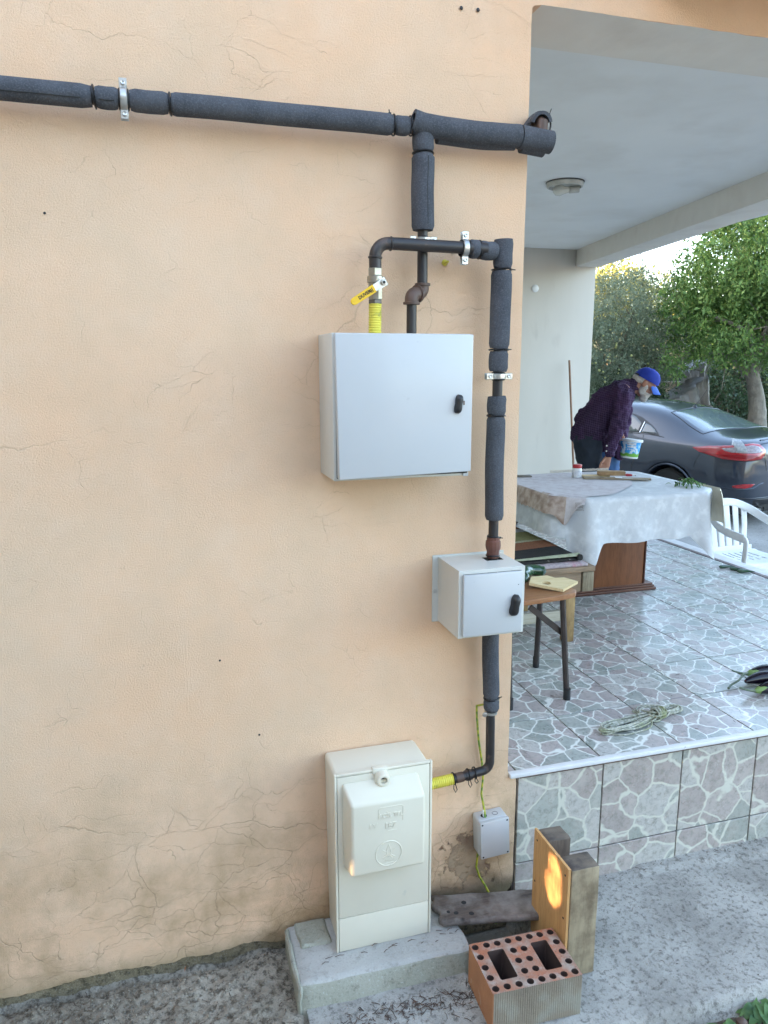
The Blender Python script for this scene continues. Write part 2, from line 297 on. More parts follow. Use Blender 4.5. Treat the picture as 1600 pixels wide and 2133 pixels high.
def shirt_mat():
    m, p, co = newmat('purple_plaid', 0.9, 0.2); L = m.node_tree.links.new
    sep = N(m, 'ShaderNodeSeparateXYZ'); L(co, sep.inputs[0])
    nz = tex_noise(m, co, 6, 3)
    def lines(v, period, wdt):
        a = math_n(m, 'FRACT', math_n(m, 'ADD', math_n(m, 'DIVIDE', v, period), math_n(m, 'MULTIPLY', nz, 0.8)))
        return rng(m, math_n(m, 'ABSOLUTE', math_n(m, 'SUBTRACT', a, 0.5)), 0.0, wdt, 1.0, 0.0)
    xx = math_n(m, 'ADD', sep.outputs[0], math_n(m, 'MULTIPLY', sep.outputs[1], -0.35))
    a = lines(xx, 0.017, 0.16); b = lines(math_n(m, 'ADD', sep.outputs[2], math_n(m, 'MULTIPLY', sep.outputs[0], .25)), 0.018, 0.16)
    c = mix_n(m, rng(m, tex_noise(m, co, 3, 3), .35, .65), (0.026, 0.014, 0.034), (0.050, 0.022, 0.062))
    c = mix_n(m, math_n(m, 'MULTIPLY', math_n(m, 'MAXIMUM', a, b), 0.5), c, (0.115, 0.085, 0.165))
    L(c, p.inputs['Base Color']); bump_to(m, p, tex_noise(m, co, 14, 4), 0.7, 0.02); return m
M['shirt'] = shirt_mat()
def paint_mat():
    m, p, co = newmat('grey_blue_car_paint', 0.28, 0.5); L = m.node_tree.links.new
    p.inputs['Metallic'].default_value = 0.25; p.inputs['Coat Weight'].default_value = 1.0; p.inputs['Coat Roughness'].default_value = 0.03
    c = mix_n(m, rng(m, tex_noise(m, co, 900, 1), .3, .7), (0.010, 0.016, 0.030), (0.024, 0.034, 0.056)); L(c, p.inputs['Base Color']); return m
M['paint'] = paint_mat()
M['cglass'] = mat('car_glass', (0.020, 0.030, 0.030), (0.028, 0.042, 0.040), 0.03, 3, spec=0.8, coat=1.0)
M['rglass'] = mat('rear_screen_glass', (0.10, 0.135, 0.15), (0.13, 0.165, 0.18), 0.16, 3, spec=0.9, coat=1.0)  # pale base stands in for sky reflected in the screen
M['trimblk'] = mat('black_trim', (0.012, 0.012, 0.014), None, 0.35)
M['lampred'] = mat('red_lens', (0.40, 0.010, 0.014), (0.28, 0.006, 0.01), 0.12, 20, coat=1.0)
M['lampclr'] = mat('clear_lens', (0.34, 0.30, 0.31), (0.20, 0.16, 0.17), 0.15, 40, coat=1.0)
M['tyre'] = mat('tyre_rubber', (0.015, 0.015, 0.015), None, 0.85, 20)
M['rim'] = mat('alloy_rim', (0.35, 0.36, 0.37), None, 0.35, 10, metal=.8)
M['chrome'] = mat('chrome', (0.7, 0.7, 0.7), None, 0.12, 10, metal=1.0)
M['tape'] = mat('clear_tape', (0.34, 0.36, 0.36), (0.24, 0.25, 0.26), 0.2, 40, coat=.5)
M['bark'] = wood('grey_bark', (0.16, 0.13, 0.10), (0.09, 0.075, 0.06), axis=2, scale=4, stretch=4, bump=.8)
M['bark_w'] = wood('limed_bark', (0.24, 0.22, 0.185), (0.14, 0.125, 0.10), axis=2, scale=4, stretch=4, bump=.8, stain=(.13, .12, .10))
M['leaf_pear'] = leaf_mat('silvery_leaves', (0.075, 0.11, 0.065), (0.17, 0.215, 0.145), None, 0.25)
M['leaf_wal'] = leaf_mat('bright_leaves', (0.045, 0.105, 0.028), (0.115, 0.205, 0.055), (0.26, 0.30, 0.10), 0.42)
M['leaf_far'] = leaf_mat('golden_leaves', (0.16, 0.19, 0.05), (0.26, 0.26, 0.07), None, 0.4)
M['leaf_dark'] = leaf_mat('dark_leaves', (0.022, 0.045, 0.020), (0.045, 0.08, 0.035), None, 0.25)
M['leaf_gr'] = leaf_mat('ground_plant_leaves', (0.05, 0.12, 0.05), (0.12, 0.22, 0.07), None, 0.3, 12)
M['greens'] = leaf_mat('picked_greens', (0.05, 0.13, 0.03), (0.12, 0.24, 0.06), (0.03, 0.07, 0.03), 0.3, 20)
M['fruit'] = mat('yellow_green_fruit', (0.30, 0.33, 0.13), (0.24, 0.28, 0.10), 0.5, 10)
M['tarp'] = mat('grey_plastic_sheet', (0.15, 0.145, 0.13), (0.09, 0.085, 0.075), 0.4, 4, bump=.6, bscale=9, bdist=.03)
M['tarp_w'] = mat('pale_sheet', (0.32, 0.33, 0.36), None, 0.5, 6, bump=.6, bscale=9, bdist=.02)
M['earth'] = concrete('earth_wall', (0.10, 0.07, 0.05), (0.16, 0.12, 0.09), (0.04, 0.03, 0.025), scl=.2)
M['block'] = concrete('grey_block', (0.30, 0.28, 0.24), (0.36, 0.34, 0.30), (0.14, 0.13, 0.11), scl=.3)
M['blocker'] = mat('blocker_render', (0.38, 0.34, 0.28), None, 0.9, 2)

def cloth_mat(name, c1, c2, rough=0.55, sheen=0.0):
    m, p, co = newmat(name, rough, 0.4); L = m.node_tree.links.new
    a = tex_noise(m, co, 16, 5, 0.65); b = tex_noise(m, co, 7, 3); v = N(m, 'ShaderNodeTexVoronoi', feature='SMOOTH_F1'); v.inputs['Scale'].default_value = 28; L(co, v.inputs[0])
    k = math_n(m, 'MULTIPLY', rng(m, a, .46, .60), rng(m, v.outputs[0], .2, .5))
    c = mix_n(m, k, c1, c2); L(c, p.inputs['Base Color'])
    bump_to(m, p, math_n(m, 'ADD', math_n(m, 'MULTIPLY', b, 3), a), 0.35, 0.006)
    return m
M['cloth'] = cloth_mat('white_damask', (0.50, 0.525, 0.55), (0.60, 0.625, 0.645))
def lace_mat():
    m, p, co = newmat('beige_lace', 0.8, 0.2); L = m.node_tree.links.new
    a = tex_noise(m, co, 22, 7, 0.7); b = tex_noise(m, co, 6, 3)
    c = mix_n(m, rng(m, a, .42, .62), (0.60, 0.57, 0.59), (0.47, 0.42, 0.44))
    c = mix_n(m, rng(m, b, .4, .6, 0, .6), c, (0.58, 0.56, 0.58)); L(c, p.inputs['Base Color']); return m
M['lace'] = lace_mat()
M['lace_b'] = mat('brown_lace', (0.50, 0.41, 0.35), (0.28, 0.20, 0.16), 0.85, 26, detail=8, bump=.3, bscale=200)
M['lace_cream'] = mat('cream_lace', (0.84, 0.80, 0.68), (0.80, 0.76, 0.62), 0.8, 20)
M['fringe'] = mat('fringe', (0.62, 0.56, 0.50), None, 0.9)
def rug_mat():
    m, p, co = newmat('striped_rug', 0.98, 0.1); L = m.node_tree.links.new
    sep = N(m, 'ShaderNodeSeparateXYZ'); L(co, sep.inputs[0])
    y = math_n(m, 'ADD', sep.outputs[1], math_n(m, 'MULTIPLY', math_n(m, 'SINE', math_n(m, 'MULTIPLY', sep.outputs[0], 7.0)), 0.03))
    t = rng(m, y, 0.0, .72)
    r = N(m, 'ShaderNodeValToRGB'); r.color_ramp.interpolation = 'CONSTANT'; L(t, r.inputs[0]); e = r.color_ramp.elements
    cols = [(0, (.035, .035, .035)), (.22, (.26, .115, .065)), (.42, (.40, .40, .28)), (.46, (.24, .24, .115)), (.72, (.36, .39, .42)), (.83, (.20, .09, .065))]
    e[0].color = (*cols[0][1], 1); e[1].position = cols[1][0]; e[1].color = (*cols[1][1], 1)
    for q, c in cols[2:]:
        x = e.new(q); x.color = (*c, 1)
    c = mix_n(m, rng(m, tex_noise(m, co, 120, 3), .4, .7, 0, .4), r.outputs[0], (.05, .045, .04)); L(c, p.inputs['Base Color'])
    bump_to(m, p, tex_noise(m, co, 220, 3), .8, .004); return m
M['rug'] = rug_mat()
M['rug_g'] = mat('rug_underside_green', (0.36, 0.38, 0.27), (0.28, 0.30, 0.20), 0.95, 60, bump=.5, bscale=200)
M['rug_k'] = mat('rug_black_edge', (0.015, 0.015, 0.015), (0.03, 0.028, 0.026), 0.95, 90, bump=.8, bscale=200, spots=(.3, .26, .22), sscale=35, sthr=.66)
M['blanket'] = mat('pink_grey_blanket', (0.42, 0.36, 0.37), (0.30, 0.25, 0.27), 0.98, 70, bump=.8, bscale=200, c3=(0.48, 0.10, 0.16), scale3=9)
def label_mat():
    m, p, co = newmat('sky_and_grass_print', 0.35, .5); L = m.node_tree.links.new
    sep = N(m, 'ShaderNodeSeparateXYZ'); L(co, sep.inputs[0]); n_ = tex_noise(m, co, 30, 3)
    z = math_n(m, 'ADD', sep.outputs[2], math_n(m, 'MULTIPLY', math_n(m, 'SUBTRACT', n_, .5), .05))
    c = mix_n(m, rng(m, n_, .5, .6), (0.04, 0.33, 0.72), (0.62, 0.74, 0.82))
    c = mix_n(m, rng(m, z, .040, .046, 1, 0), c, (0.16, 0.42, 0.05)); c = mix_n(m, rng(m, z, .012, .016, 1, 0), c, (0.45, 0.62, 0.45))
    L(c, p.inputs['Base Color']); return m
M['print'] = label_mat()
M['tubw'] = mat('tub_white', (0.72, 0.75, 0.76), None, 0.35)
def brick_mat():
    m, p, co = newmat('hollow_brick_clay', 0.95, .15); L = m.node_tree.links.new
    a = tex_noise(m, co, 14, 7, .65); b = tex_noise(m, co, 160, 3)
    sep = N(m, 'ShaderNodeSeparateXYZ'); L(co, sep.inputs[0])
    c = mix_n(m, rng(m, a, .38, .62), (0.38, 0.155, 0.09), (0.30, 0.22, 0.175))
    c = mix_n(m, rng(m, tex_noise(m, co, 30, 5), .5, .7, 0, .8), c, (0.42, 0.36, 0.31))
    c = mix_n(m, rng(m, b, .6, .72, 0, .6), c, (.10, .06, .045)); L(c, p.inputs['Base Color'])
    bump_to(m, p, math_n(m, 'ADD', b, a), .5, .003); return m
M['brick'] = brick_mat()
M['brick_o'] = mat('orange_clay', (0.46, 0.215, 0.10), (0.38, 0.17, 0.08), 0.95, 12, bump=.5, bscale=120, bdist=.003, spots=(.5, .36, .24), sscale=20)
M['brick_g'] = mat('grimy_ribbed_clay', (0.33, 0.285, 0.215), (0.24, 0.20, 0.15), 0.95, 8, bump=.5, bscale=120, bdist=.003, c3=(.36, .35, .29), scale3=9)
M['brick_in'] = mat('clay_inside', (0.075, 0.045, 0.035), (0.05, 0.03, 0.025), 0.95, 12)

# ------------------------------------------------------------------ mesh helpers
def thing(name, label, cat, loc=(0, 0, 0), rotz=0, group=None):
    o = bpy.data.objects.new(name, None); o.empty_display_size = 0.05; col.objects.link(o); o.location = loc; o.rotation_euler = (0, 0, rotz)
    o['label'] = label; o['category'] = cat
    if group: o['group'] = group
    return o
def tag(o, label, cat, group=None):
    o['label'] = label; o['category'] = cat
    if group: o['group'] = group
    return o
def link_mesh(name, me, m, parent=None):
    o = bpy.data.objects.new(name, me); col.objects.link(o)
    if m is not None:
        for x in (m if isinstance(m, (list, tuple)) else [m]): me.materials.append(x)
    if parent is not None: o.parent = parent
    return o
def obj(name, bm, m, parent=None, smooth=True, angle=40):
    me = bpy.data.meshes.new(name)
    bmesh.ops.recalc_face_normals(bm, faces=bm.faces)
    if smooth:
        for f in bm.faces: f.smooth = True
        for e in bm.edges:
            if len(e.link_faces) == 2 and e.calc_face_angle(0) > R(angle): e.smooth = False
    bm.to_mesh(me); bm.free()
    return link_mesh(name, me, m, parent)
def bx(x0, x1, y0, y1, z0, z1, bev=0.0, seg=2, bm=None, rot=None, mi=0):
    nb = bmesh.new()
    vs = [nb.verts.new(p) for p in ((x0, y0, z0), (x1, y0, z0), (x1, y1, z0), (x0, y1, z0), (x0, y0, z1), (x1, y0, z1), (x1, y1, z1), (x0, y1, z1))]
    for f in ((0, 3, 2, 1), (4, 5, 6, 7), (0, 1, 5, 4), (1, 2, 6, 5), (2, 3, 7, 6), (3, 0, 4, 7)): nb.faces.new([vs[i] for i in f]).material_index = mi
    if bev: bmesh.ops.bevel(nb, geom=nb.edges[:], offset=bev, segments=seg, profile=0.5, affect='EDGES')
    if rot is not None:
        c = Vector(((x0+x1)/2, (y0+y1)/2, (z0+z1)/2)); bmesh.ops.rotate(nb, verts=nb.verts, cent=c, matrix=rot)
    if bm is None: return nb
    me = bpy.data.meshes.new('tmp'); nb.to_mesh(me); nb.free(); bm.from_mesh(me); bpy.data.meshes.remove(me); return bm
def tube(pts, r, seg=16, cap=True, bm=None, wob=0.0, closed=False):
    """Swept tube; r a number or one radius per point."""
    bm = bm or bmesh.new(); pts = [Vector(p) for p in pts]; n = len(pts); rr = r if isinstance(r, (list, tuple)) else [r]*n
    prev = None; rings = []
    for i, p in enumerate(pts):
        if closed: t = (pts[(i+1) % n]-pts[i-1])
        else: t = (pts[min(i+1, n-1)]-pts[max(i-1, 0)])
        t.normalize()
        if prev is None:
            a = Vector((0, 0, 1)) if abs(t.z) < 0.9 else Vector((0, 1, 0)); u = t.cross(a).normalized()
        else: u = (prev - t*prev.dot(t)).normalized()
        prev = u; v = t.cross(u); ring = []
        for k in range(seg):
            an = 2*math.pi*k/seg; rad = rr[i]
            if wob: rad *= 1+wob*noise.noise(Vector((p.x*7+math.cos(an)*.8, p.y*7+math.sin(an)*.8, p.z*7)))
            ring.append(bm.verts.new(p+(u*math.cos(an)+v*math.sin(an))*rad))
        rings.append(ring)
    m = n if closed else n-1
    for i in range(m):
        a, b = rings[i], rings[(i+1) % n]
        for k in range(seg): bm.faces.new((a[k], a[(k+1) % seg], b[(k+1) % seg], b[k]))
    if cap and not closed: bm.faces.new(rings[0][::-1]); bm.faces.new(rings[-1])
    return bm
def line(a, b, n=12):
    a = Vector(a); b = Vector(b); return [a.lerp(b, i/n) for i in range(n+1)]
def arc(c, r, a0, a1, ux, uy, n=10):
    c = Vector(c); ux = Vector(ux); uy = Vector(uy)
    return [c+ux*r*math.cos(R(a0+(a1-a0)*i/n))+uy*r*math.sin(R(a0+(a1-a0)*i/n)) for i in range(n+1)]
def lathe(prof, seg=24, bm=None, c=(0, 0, 0), axis='z'):
    bm = bm or bmesh.new(); rings = []
    for r, z in prof:
        ring = []
        for k in range(seg):
            a = 2*math.pi*k/seg; p = Vector((r*math.cos(a), r*math.sin(a), z))
            if axis == 'y': p = Vector((p.x, -p.z, p.y))
            if axis == 'x': p = Vector((p.z, p.x, p.y))
            ring.append(bm.verts.new(p+Vector(c)))
        rings.append(ring)
    for i in range(len(rings)-1):
        for k in range(seg): bm.faces.new((rings[i][k], rings[i][(k+1) % seg], rings[i+1][(k+1) % seg], rings[i+1][k]))
    bm.faces.new(rings[0][::-1]); bm.faces.new(rings[-1]); return bm
def prism(poly, z0, z1, bm=None, bev=0.0):
    nb = bmesh.new(); a = [nb.verts.new((x, y, z0)) for x, y in poly]; b = [nb.verts.new((x, y, z1)) for x, y in poly]; n = len(poly)
    nb.faces.new(a[::-1]); nb.faces.new(b)
    for i in range(n): nb.faces.new((a[i], a[(i+1) % n], b[(i+1) % n], b[i]))
    if bev: bmesh.ops.bevel(nb, geom=nb.edges[:], offset=bev, segments=2, profile=0.5, affect='EDGES')
    if bm is None: return nb
    me = bpy.data.meshes.new('tmp'); nb.to_mesh(me); nb.free(); bm.from_mesh(me); bpy.data.meshes.remove(me); return bm
def txt(name, s, size, mtx, m, parent, ext=0.0006, bold=0.0, bev=0.0):
    cu = bpy.data.curves.new(name, 'FONT'); cu.body = s; cu.size = size; cu.extrude = ext; cu.align_x = 'CENTER'; cu.align_y = 'CENTER'; cu.offset = bold; cu.bevel_depth = bev
    t = bpy.data.objects.new(name, cu); col.objects.link(t); bpy.context.view_layer.update()
    me = bpy.data.meshes.new_from_object(t.evaluated_get(bpy.context.evaluated_depsgraph_get())); bpy.data.objects.remove(t)
    me.transform(mtx); me.materials.clear(); return link_mesh(name, me, m, parent)
def shade(me):
    me.polygons.foreach_set('use_smooth', [True]*len(me.polygons))
def mesh_np(name, V, F, m, parent=None, smooth=False):
    me = bpy.data.meshes.new(name); k = F.shape[1]
    me.vertices.add(len(V)); me.vertices.foreach_set('co', V.astype(np.float32).ravel())
    me.loops.add(F.size); me.loops.foreach_set('vertex_index', F.astype(np.int32).ravel())
    me.polygons.add(len(F)); me.polygons.foreach_set('loop_start', np.arange(0, F.size, k, dtype=np.int32)); me.polygons.foreach_set('loop_total', np.full(len(F), k, dtype=np.int32))
    me.update(calc_edges=True); me.validate()
    if smooth: shade(me)
    return link_mesh(name, me, m, parent)
def grid_mesh(name, xs, ys, hf, m, parent=None, smooth=True):
    V = []; nx, ny = len(xs), len(ys)
    for y in ys:
        for x in xs: V.append((x, y, hf(x, y)))
    F = [(j*nx+i, j*nx+i+1, (j+1)*nx+i+1, (j+1)*nx+i) for j in range(ny-1) for i in range(nx-1)]
    return mesh_np(name, np.array(V), np.array(F), m, parent, smooth)
def blob(shapes, voxel, name, m, parent, smooth_it=6, disp=0.0, dscale=0.1):
    """Union of tapered capsules and ellipsoids remeshed into one continuous skin."""
    bm = bmesh.new()
    for s in shapes:
        if s[0] == 'c':
            _, a, b, ra, rb = s[:5]; a = Vector(a); b = Vector(b); n = 6
            fl = s[5] if len(s) > 5 else None
            pts = []; rad = []
            d = (b-a).normalized()
            for k in range(5):
                an = math.pi/2*(1-k/4); pts.append(a-d*ra*math.sin(an)*.98); rad.append(max(ra*math.cos(an), ra*.05))
            for k in range(1, n): pts.append(a.lerp(b, k/n)); rad.append(ra+(rb-ra)*k/n)
            for k in range(5):
                an = math.pi/2*k/4; pts.append(b+d*rb*math.sin(an)*.98); rad.append(max(rb*math.cos(an), rb*.05))
            nb = tube(pts, rad, 16)
            if fl is not None:   # flatten along a direction
                fd, k = Vector(fl[0]).normalized(), fl[1]; c = (a+b)/2
                for v in nb.verts:
                    q = (v.co-c).dot(fd); v.co -= fd*q*(1-k)
        else:
            _, c, rr = s[:3]; nb = bmesh.new(); bmesh.ops.create_icosphere(nb, subdivisions=3, radius=1.0)
            mt = Matrix.Translation(c) @ (s[3] if len(s) > 3 else Matrix.Identity(4)) @ Matrix.Diagonal((*rr, 1)); bmesh.ops.transform(nb, matrix=mt, verts=nb.verts)
        bmesh.ops.recalc_face_normals(nb, faces=nb.faces)
        me = bpy.data.meshes.new('t'); nb.to_mesh(me); nb.free(); bm.from_mesh(me); bpy.data.meshes.remove(me)
    me = bpy.data.meshes.new('t'); bm.to_mesh(me); bm.free(); t = bpy.data.objects.new('t', me); col.objects.link(t)
    rm = t.modifiers.new('r', 'REMESH'); rm.mode = 'VOXEL'; rm.voxel_size = voxel
    sm = t.modifiers.new('s', 'SMOOTH'); sm.factor = 0.5; sm.iterations = smooth_it
    bpy.context.view_layer.update(); out = bpy.data.meshes.new_from_object(t.evaluated_get(bpy.context.evaluated_depsgraph_get()))
    bpy.data.objects.remove(t); out.name = name
    if disp:
        out.update()
        nrm = [v.normal.copy() for v in out.vertices]
        for v, nn in zip(out.vertices, nrm):
            q = v.co/dscale; v.co += nn*disp*(noise.noise(q)+.5*noise.noise(q*2.1))
    shade(out); out.materials.clear(); return link_mesh(name, out, m, parent)

def xz(x, y, z): return (x, y, z)
exec_parts = []
# ================================================================== SETTING
def struct(o, kind='structure'):
    o['kind'] = kind; return o
def nz(x, y, z=0.0): return noise.noise(Vector((x, y, z)))
def fr(x, y, z=0.0, o=4):
    s = 0; a = 1
    for i in range(o): s += a*nz(x, y, z+i*3.1); x *= 2.1; y *= 2.1; a *= .5
    return s

# ---- ground
bm = bmesh.new(); S = 150
vs = [bm.verts.new(p) for p in ((-S, -S, -.14), (S, -S, -.14), (S, S, -.14), (-S, S, -.14))]; bm.faces.new(vs)
M['dryground'] = concrete('dry_ground', (0.30, 0.27, 0.22), (0.36, 0.33, 0.28), (0.16, 0.14, 0.11), scl=.3)
struct(obj('ground', bm, M['dryground'], smooth=False))
def soft(v, a, b):
    t = max(0, min(1, (v-a)/(b-a))); return t*t*(3-2*t)
def hl(x, y):
    z = 0.012*fr(x*11, y*11) + .011*abs(nz(x*38, y*38))+.005*nz(x*95, y*95)
    z -= .034*math.exp(-(y+.008)**2/.0006)*(.7+1.0*nz(x*7, 1))
    return z - .02*soft(x, .24, .33)
def hr(x, y):
    z = .004*fr(x*3, y*3) + .0022*abs(nz(x*60, y*60, 4))+.0015*nz(x*110, y*110, 2)
    e = -.60-.012*nz(x*5, 2)-.006*nz(x*22, 5)
    z -= .085*soft(e-y, -.012, .035)
    # the dug-out pit under the plank
    px = soft(x, .838+.015*nz(y*20, 1), .868+.015*nz(y*20, 1))*(1-soft(x, 1.118, 1.14)); py = soft(y, -.335+.02*nz(x*18, 3), -.30+.02*nz(x*18, 3))
    z -= .16*px*py
    # broken mortar patch along the foot of the terrace
    if y > -.2:
        t = soft(x, 1.62, 1.68)*soft(y, -.052-.05*soft(x, 1.7, 2.4)+.010*nz(x*12, 7), -.030-.05*soft(x, 1.7, 2.4)+.010*nz(x*12, 7)); z += .012*t + .004*t*nz(x*30, y*30)
    return z
xs = np.arange(-1.0, .34, .0075); ys = np.arange(-.95, .02, .0075)
struct(grid_mesh('rough_path', xs, ys, hl, M['conc_l']))
xs = np.arange(.32, 2.75, .009); ys = np.arange(-.66, .02, .009)
struct(grid_mesh('concrete_path', xs, ys, hr, M['conc_r']))
xs = np.arange(.32, 3.2, .02); ys = np.arange(-1.5, -.59, .02)
struct(grid_mesh('soil_bed', xs, ys, lambda x, y: -.062+.016*fr(x*5, y*5)+.010*nz(x*40, y*40), M['soil']))
struct(obj('front_path', bx(-6, -.99, -.95, .02, -.14, -.004), M['conc_l'], smooth=False))
struct(obj('side_path', bx(2.73, 16, -.66, -.001, -.14, -.002), M['conc_r'], smooth=False))
xs = np.concatenate([np.arange(3.97, 8, .05), np.arange(8, 16, .4)]); ys = np.concatenate([np.arange(0, 5, .05), np.arange(5, 18, .4)])
struct(grid_mesh('yard', xs, ys, lambda x, y: -.012+.006*fr(x*2, y*2), M['yard']))

# ---- terrace with its tiles
terr = bpy.data.objects.new('terrace', None); col.objects.link(terr); struct(terr)
obj('terrace_core', bx(1.139, 3.86, .013, 5.37, -.1, .471), M['grout'], terr, smooth=False)
obj('terrace_core', bx(1.100, 1.1388, .262, 5.37, .3, .4705), M['grout'], terr, smooth=False)
T = .345; tile_me = None
def tile_obj(x0, x1, y0, y1, parent, m, vert=False):
    """A tile between joints; full tiles share one mesh."""
    global tile_me
    g = .0028; full = abs(x1-x0-T) < 1e-3 and abs(y1-y0-T) < 1e-3
    cx, cy = (x0+x1)/2, (y0+y1)/2; hx, hy = (x1-x0)/2-g, (y1-y0)/2-g
    key = 'v' if vert else 'f'
    if full and tile_cache.get(key): me = tile_cache[key]
    else:
        b = bx(-hx, hx, -.012, 0, -hy, hy, .0012, 1) if vert else bx(-hx, hx, -hy, hy, 0, .012, .0012, 1)
        me = bpy.data.meshes.new('tile'); b.to_mesh(me); b.free(); me.materials.append(m)
        if full: tile_cache[key] = me
    o = bpy.data.objects.new('tile', me); col.objects.link(o); o.parent = parent
    o.location = (cx, .0125, cy) if vert else (cx, cy, .471)
    j = random.uniform(-.0006, .0006)
    if vert: o.location.y += j
    else: o.location.z += j
    return o
tile_cache = {}
xj = [1.104, 1.145]+[1.145+T*i for i in range(1, 8)]+[3.858]
yj = [.018+T*i for i in range(16)]+[5.368]
for i in range(len(xj)-1):
    for j in range(len(yj)-1):
        if i == 0 and yj[j] > 1: continue
        tile_obj(xj[i], xj[i+1], yj[j], yj[j+1], terr, M['tile'])
xr = [1.143, 1.489]+[1.489+T*i for i in range(1, 7)]+[3.85]
for i in range(len(xr)-1):
    tile_obj(xr[i], xr[i+1], .124, .124+T, terr, M['tile_r'], True)
    tile_obj(xr[i], xr[i+1], -.03, .124, terr, M['tile_r'], True)
bm = bx(1.108, 3.90, -.012, .016, .474, .490, .003, 2)
obj('edge_trim', bm, M['trim'], terr)
obj('mortar_strip', bx(1.15, 3.86, -.004, .012, .466, .4738), M['rust'], terr, smooth=False)
obj('kerb_line', bx(3.861, 3.889, .018, 5.37, .35, .486), M['marble_d'], terr, smooth=False)
for k in range(9):
    obj('kerb_slab', bx(3.890, 3.985, .018+k*.6, .018+k*.6+.597, .455, .488, .003, 1), M['marble'], terr)
obj('terrace_core', bx(3.862, 3.975, .013, 5.37, -.1, .454), M['grout'], terr, smooth=False)

# ---- the house
house = thing('house', 'peach rendered house with open porch, pipes and boxes on its wall', 'house')
def wob(v, s, k): return k*nz(v*s, 3.3)+k*.5*nz(v*s*4, 1.7)
poly = [(-2.45, 6.5)]
x = -2.45
while x < 1.136: poly.append((x, .024+wob(x, 5, .020)+.020*abs(nz(x*22, 8))+.006*nz(x*75, 3))); x += .012
z = .05
while z < .462: poly.append((1.136+wob(z, 9, .003), z)); z += .02
poly.append((1.136, .468)); z = .474
while z < 2.90: poly.append((1.102-.004*(z-.47)/2.4+wob(z, 5, .0022), z)); z += .03
poly.append((1.096, 2.922)); poly.append((1.104, 2.931)); x = 1.13
while x < 5.0: poly.append((x, 2.931+wob(x, 6, .0022))); x += .04
poly += [(5.0, 2.931), (5.0, 6.5)]
bm = bmesh.new(); va = [bm.verts.new((a, 0, b)) for a, b in poly]; vb = [bm.verts.new((a, .26, b)) for a, b in poly]
fa = bm.faces.new(va); bm.faces.new(vb[::-1])
for i in range(len(poly)):
    f_ = bm.faces.new((va[i], vb[i], vb[(i+1) % len(poly)], va[(i+1) % len(poly)]))
    if 1.11 < poly[i][0] < 4.99 and 2.9 < poly[i][1] < 2.96: f_.material_index = 1
bmesh.ops.bevel(bm, geom=[e for e in fa.edges], offset=.004, segments=2, profile=.5, affect='EDGES')
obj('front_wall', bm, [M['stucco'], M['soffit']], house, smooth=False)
obj('plinth', bx(-2.44, 1.12, .007, .2, -.13, .13), M['plinth'], house, smooth=False)
obj('side_wall', bx(-2.45, 1.095, .262, 15.0, 0, 6.48), M['cream'], house, smooth=False)
obj('back_wall', bx(1.097, 4.655, 5.372, 5.62, -.1, 3.2, .008, 2), M['cream'], house)
obj('porch_ceiling', bx(1.097, 4.9, .262, 5.7, 3.103, 3.30), M['ceiling'], house, smooth=False)
obj('upper_storey', bx(1.097, 4.98, .262, 5.7, 3.302, 6.48), M['cream'], house, smooth=False)
bm = prism([(3.475, .263), (4.405, 5.371), (4.685, 5.371), (3.755, .263)], 2.931, 3.12, bev=.006)
obj('edge_beam', bm, M['soffit'], house)
bm = prism([(1.100, .2605), (3.475, .2605), (3.49, .30), (1.100, .285)], 2.935, 3.12)
obj('inner_lip', bm, M['soffit'], house, smooth=False)
obj('pillar', bx(3.62, 3.94, .02, .259, .49, 2.929), M['stucco'], house, smooth=False)
obj('balcony_slab', bx(1.45, 5.2, -.55, -.001, 3.075, 3.25, .004, 1), M['stucco'], house)
for px_, pz_ in ((.878, 2.893), (.929, 2.894)):
    o = obj('wall_plug', lathe([(.0035, 0), (.0055, .003), (.002, .005)], 10, c=(px_, -.0005, pz_), axis='y'), M['black'], house)
for px_, pz_ in ((-.255, 2.29), (.13, 1.03), (.93, 1.615), (.24, .77)):
    obj('pock_mark', lathe([(.0022, 0), (.0036, .0012), (.001, .0022)], 7, c=(px_, -.0005, pz_), axis='y'), M['gap'], house)
# a smear of mortar where the terrace edge meets the wall
bm = bmesh.new()
bx(1.101, 1.118, -.0025, .002, .488, .545, .002, 1, bm)
bm.free()
# lamp, cover plate
lamp = thing('ceiling_lamp', 'round porch ceiling lamp with bare bulb and no shade', 'lamp', (2.70, 2.63, 3.103))
obj('lamp_base', lathe([(.120, -.001), (.125, -.012), (.118, -.034), (.108, -.036), (.104, -.014), (.02, -.012)], 36), M['lampgrey'], lamp)
obj('base_ring', lathe([(.128, -.0005), (.1285, -.004), (.124, -.006)], 36), M['black'], lamp)  # thin black ring where the lamp base meets the ceiling
obj('socket', tube([(.09, -.03, -.045), (.03, -.01, -.048)], [.022, .024], 14), M['lampgrey'], lamp)
bm = tube([(.028, -.009, -.048), (0, 0, -.05), (-.03, .012, -.052), (-.055, .022, -.052), (-.072, .03, -.052)], [.018, .024, .036, .032, .012], 16)
obj('bulb', bm, M['glass_bulb'], lamp)
cov = obj('cover_plate', lathe([(.040, 0), (.040, .006), (.034, .010), (.0, .011)], 28, c=(3.927, 5.371, 2.69), axis='y'), M['white_pl'])
tag(cov, 'small round white blanking plate on the far porch wall', 'cover plate')
stick = obj('broom_stick', tube(line((4.325, 5.28, 1.935), (4.36, 5.10, .484), 10), [.012]*10+[.013], 12), M['stick']); tag(stick, 'thin brown wooden stick leaning on the far porch wall', 'stick')
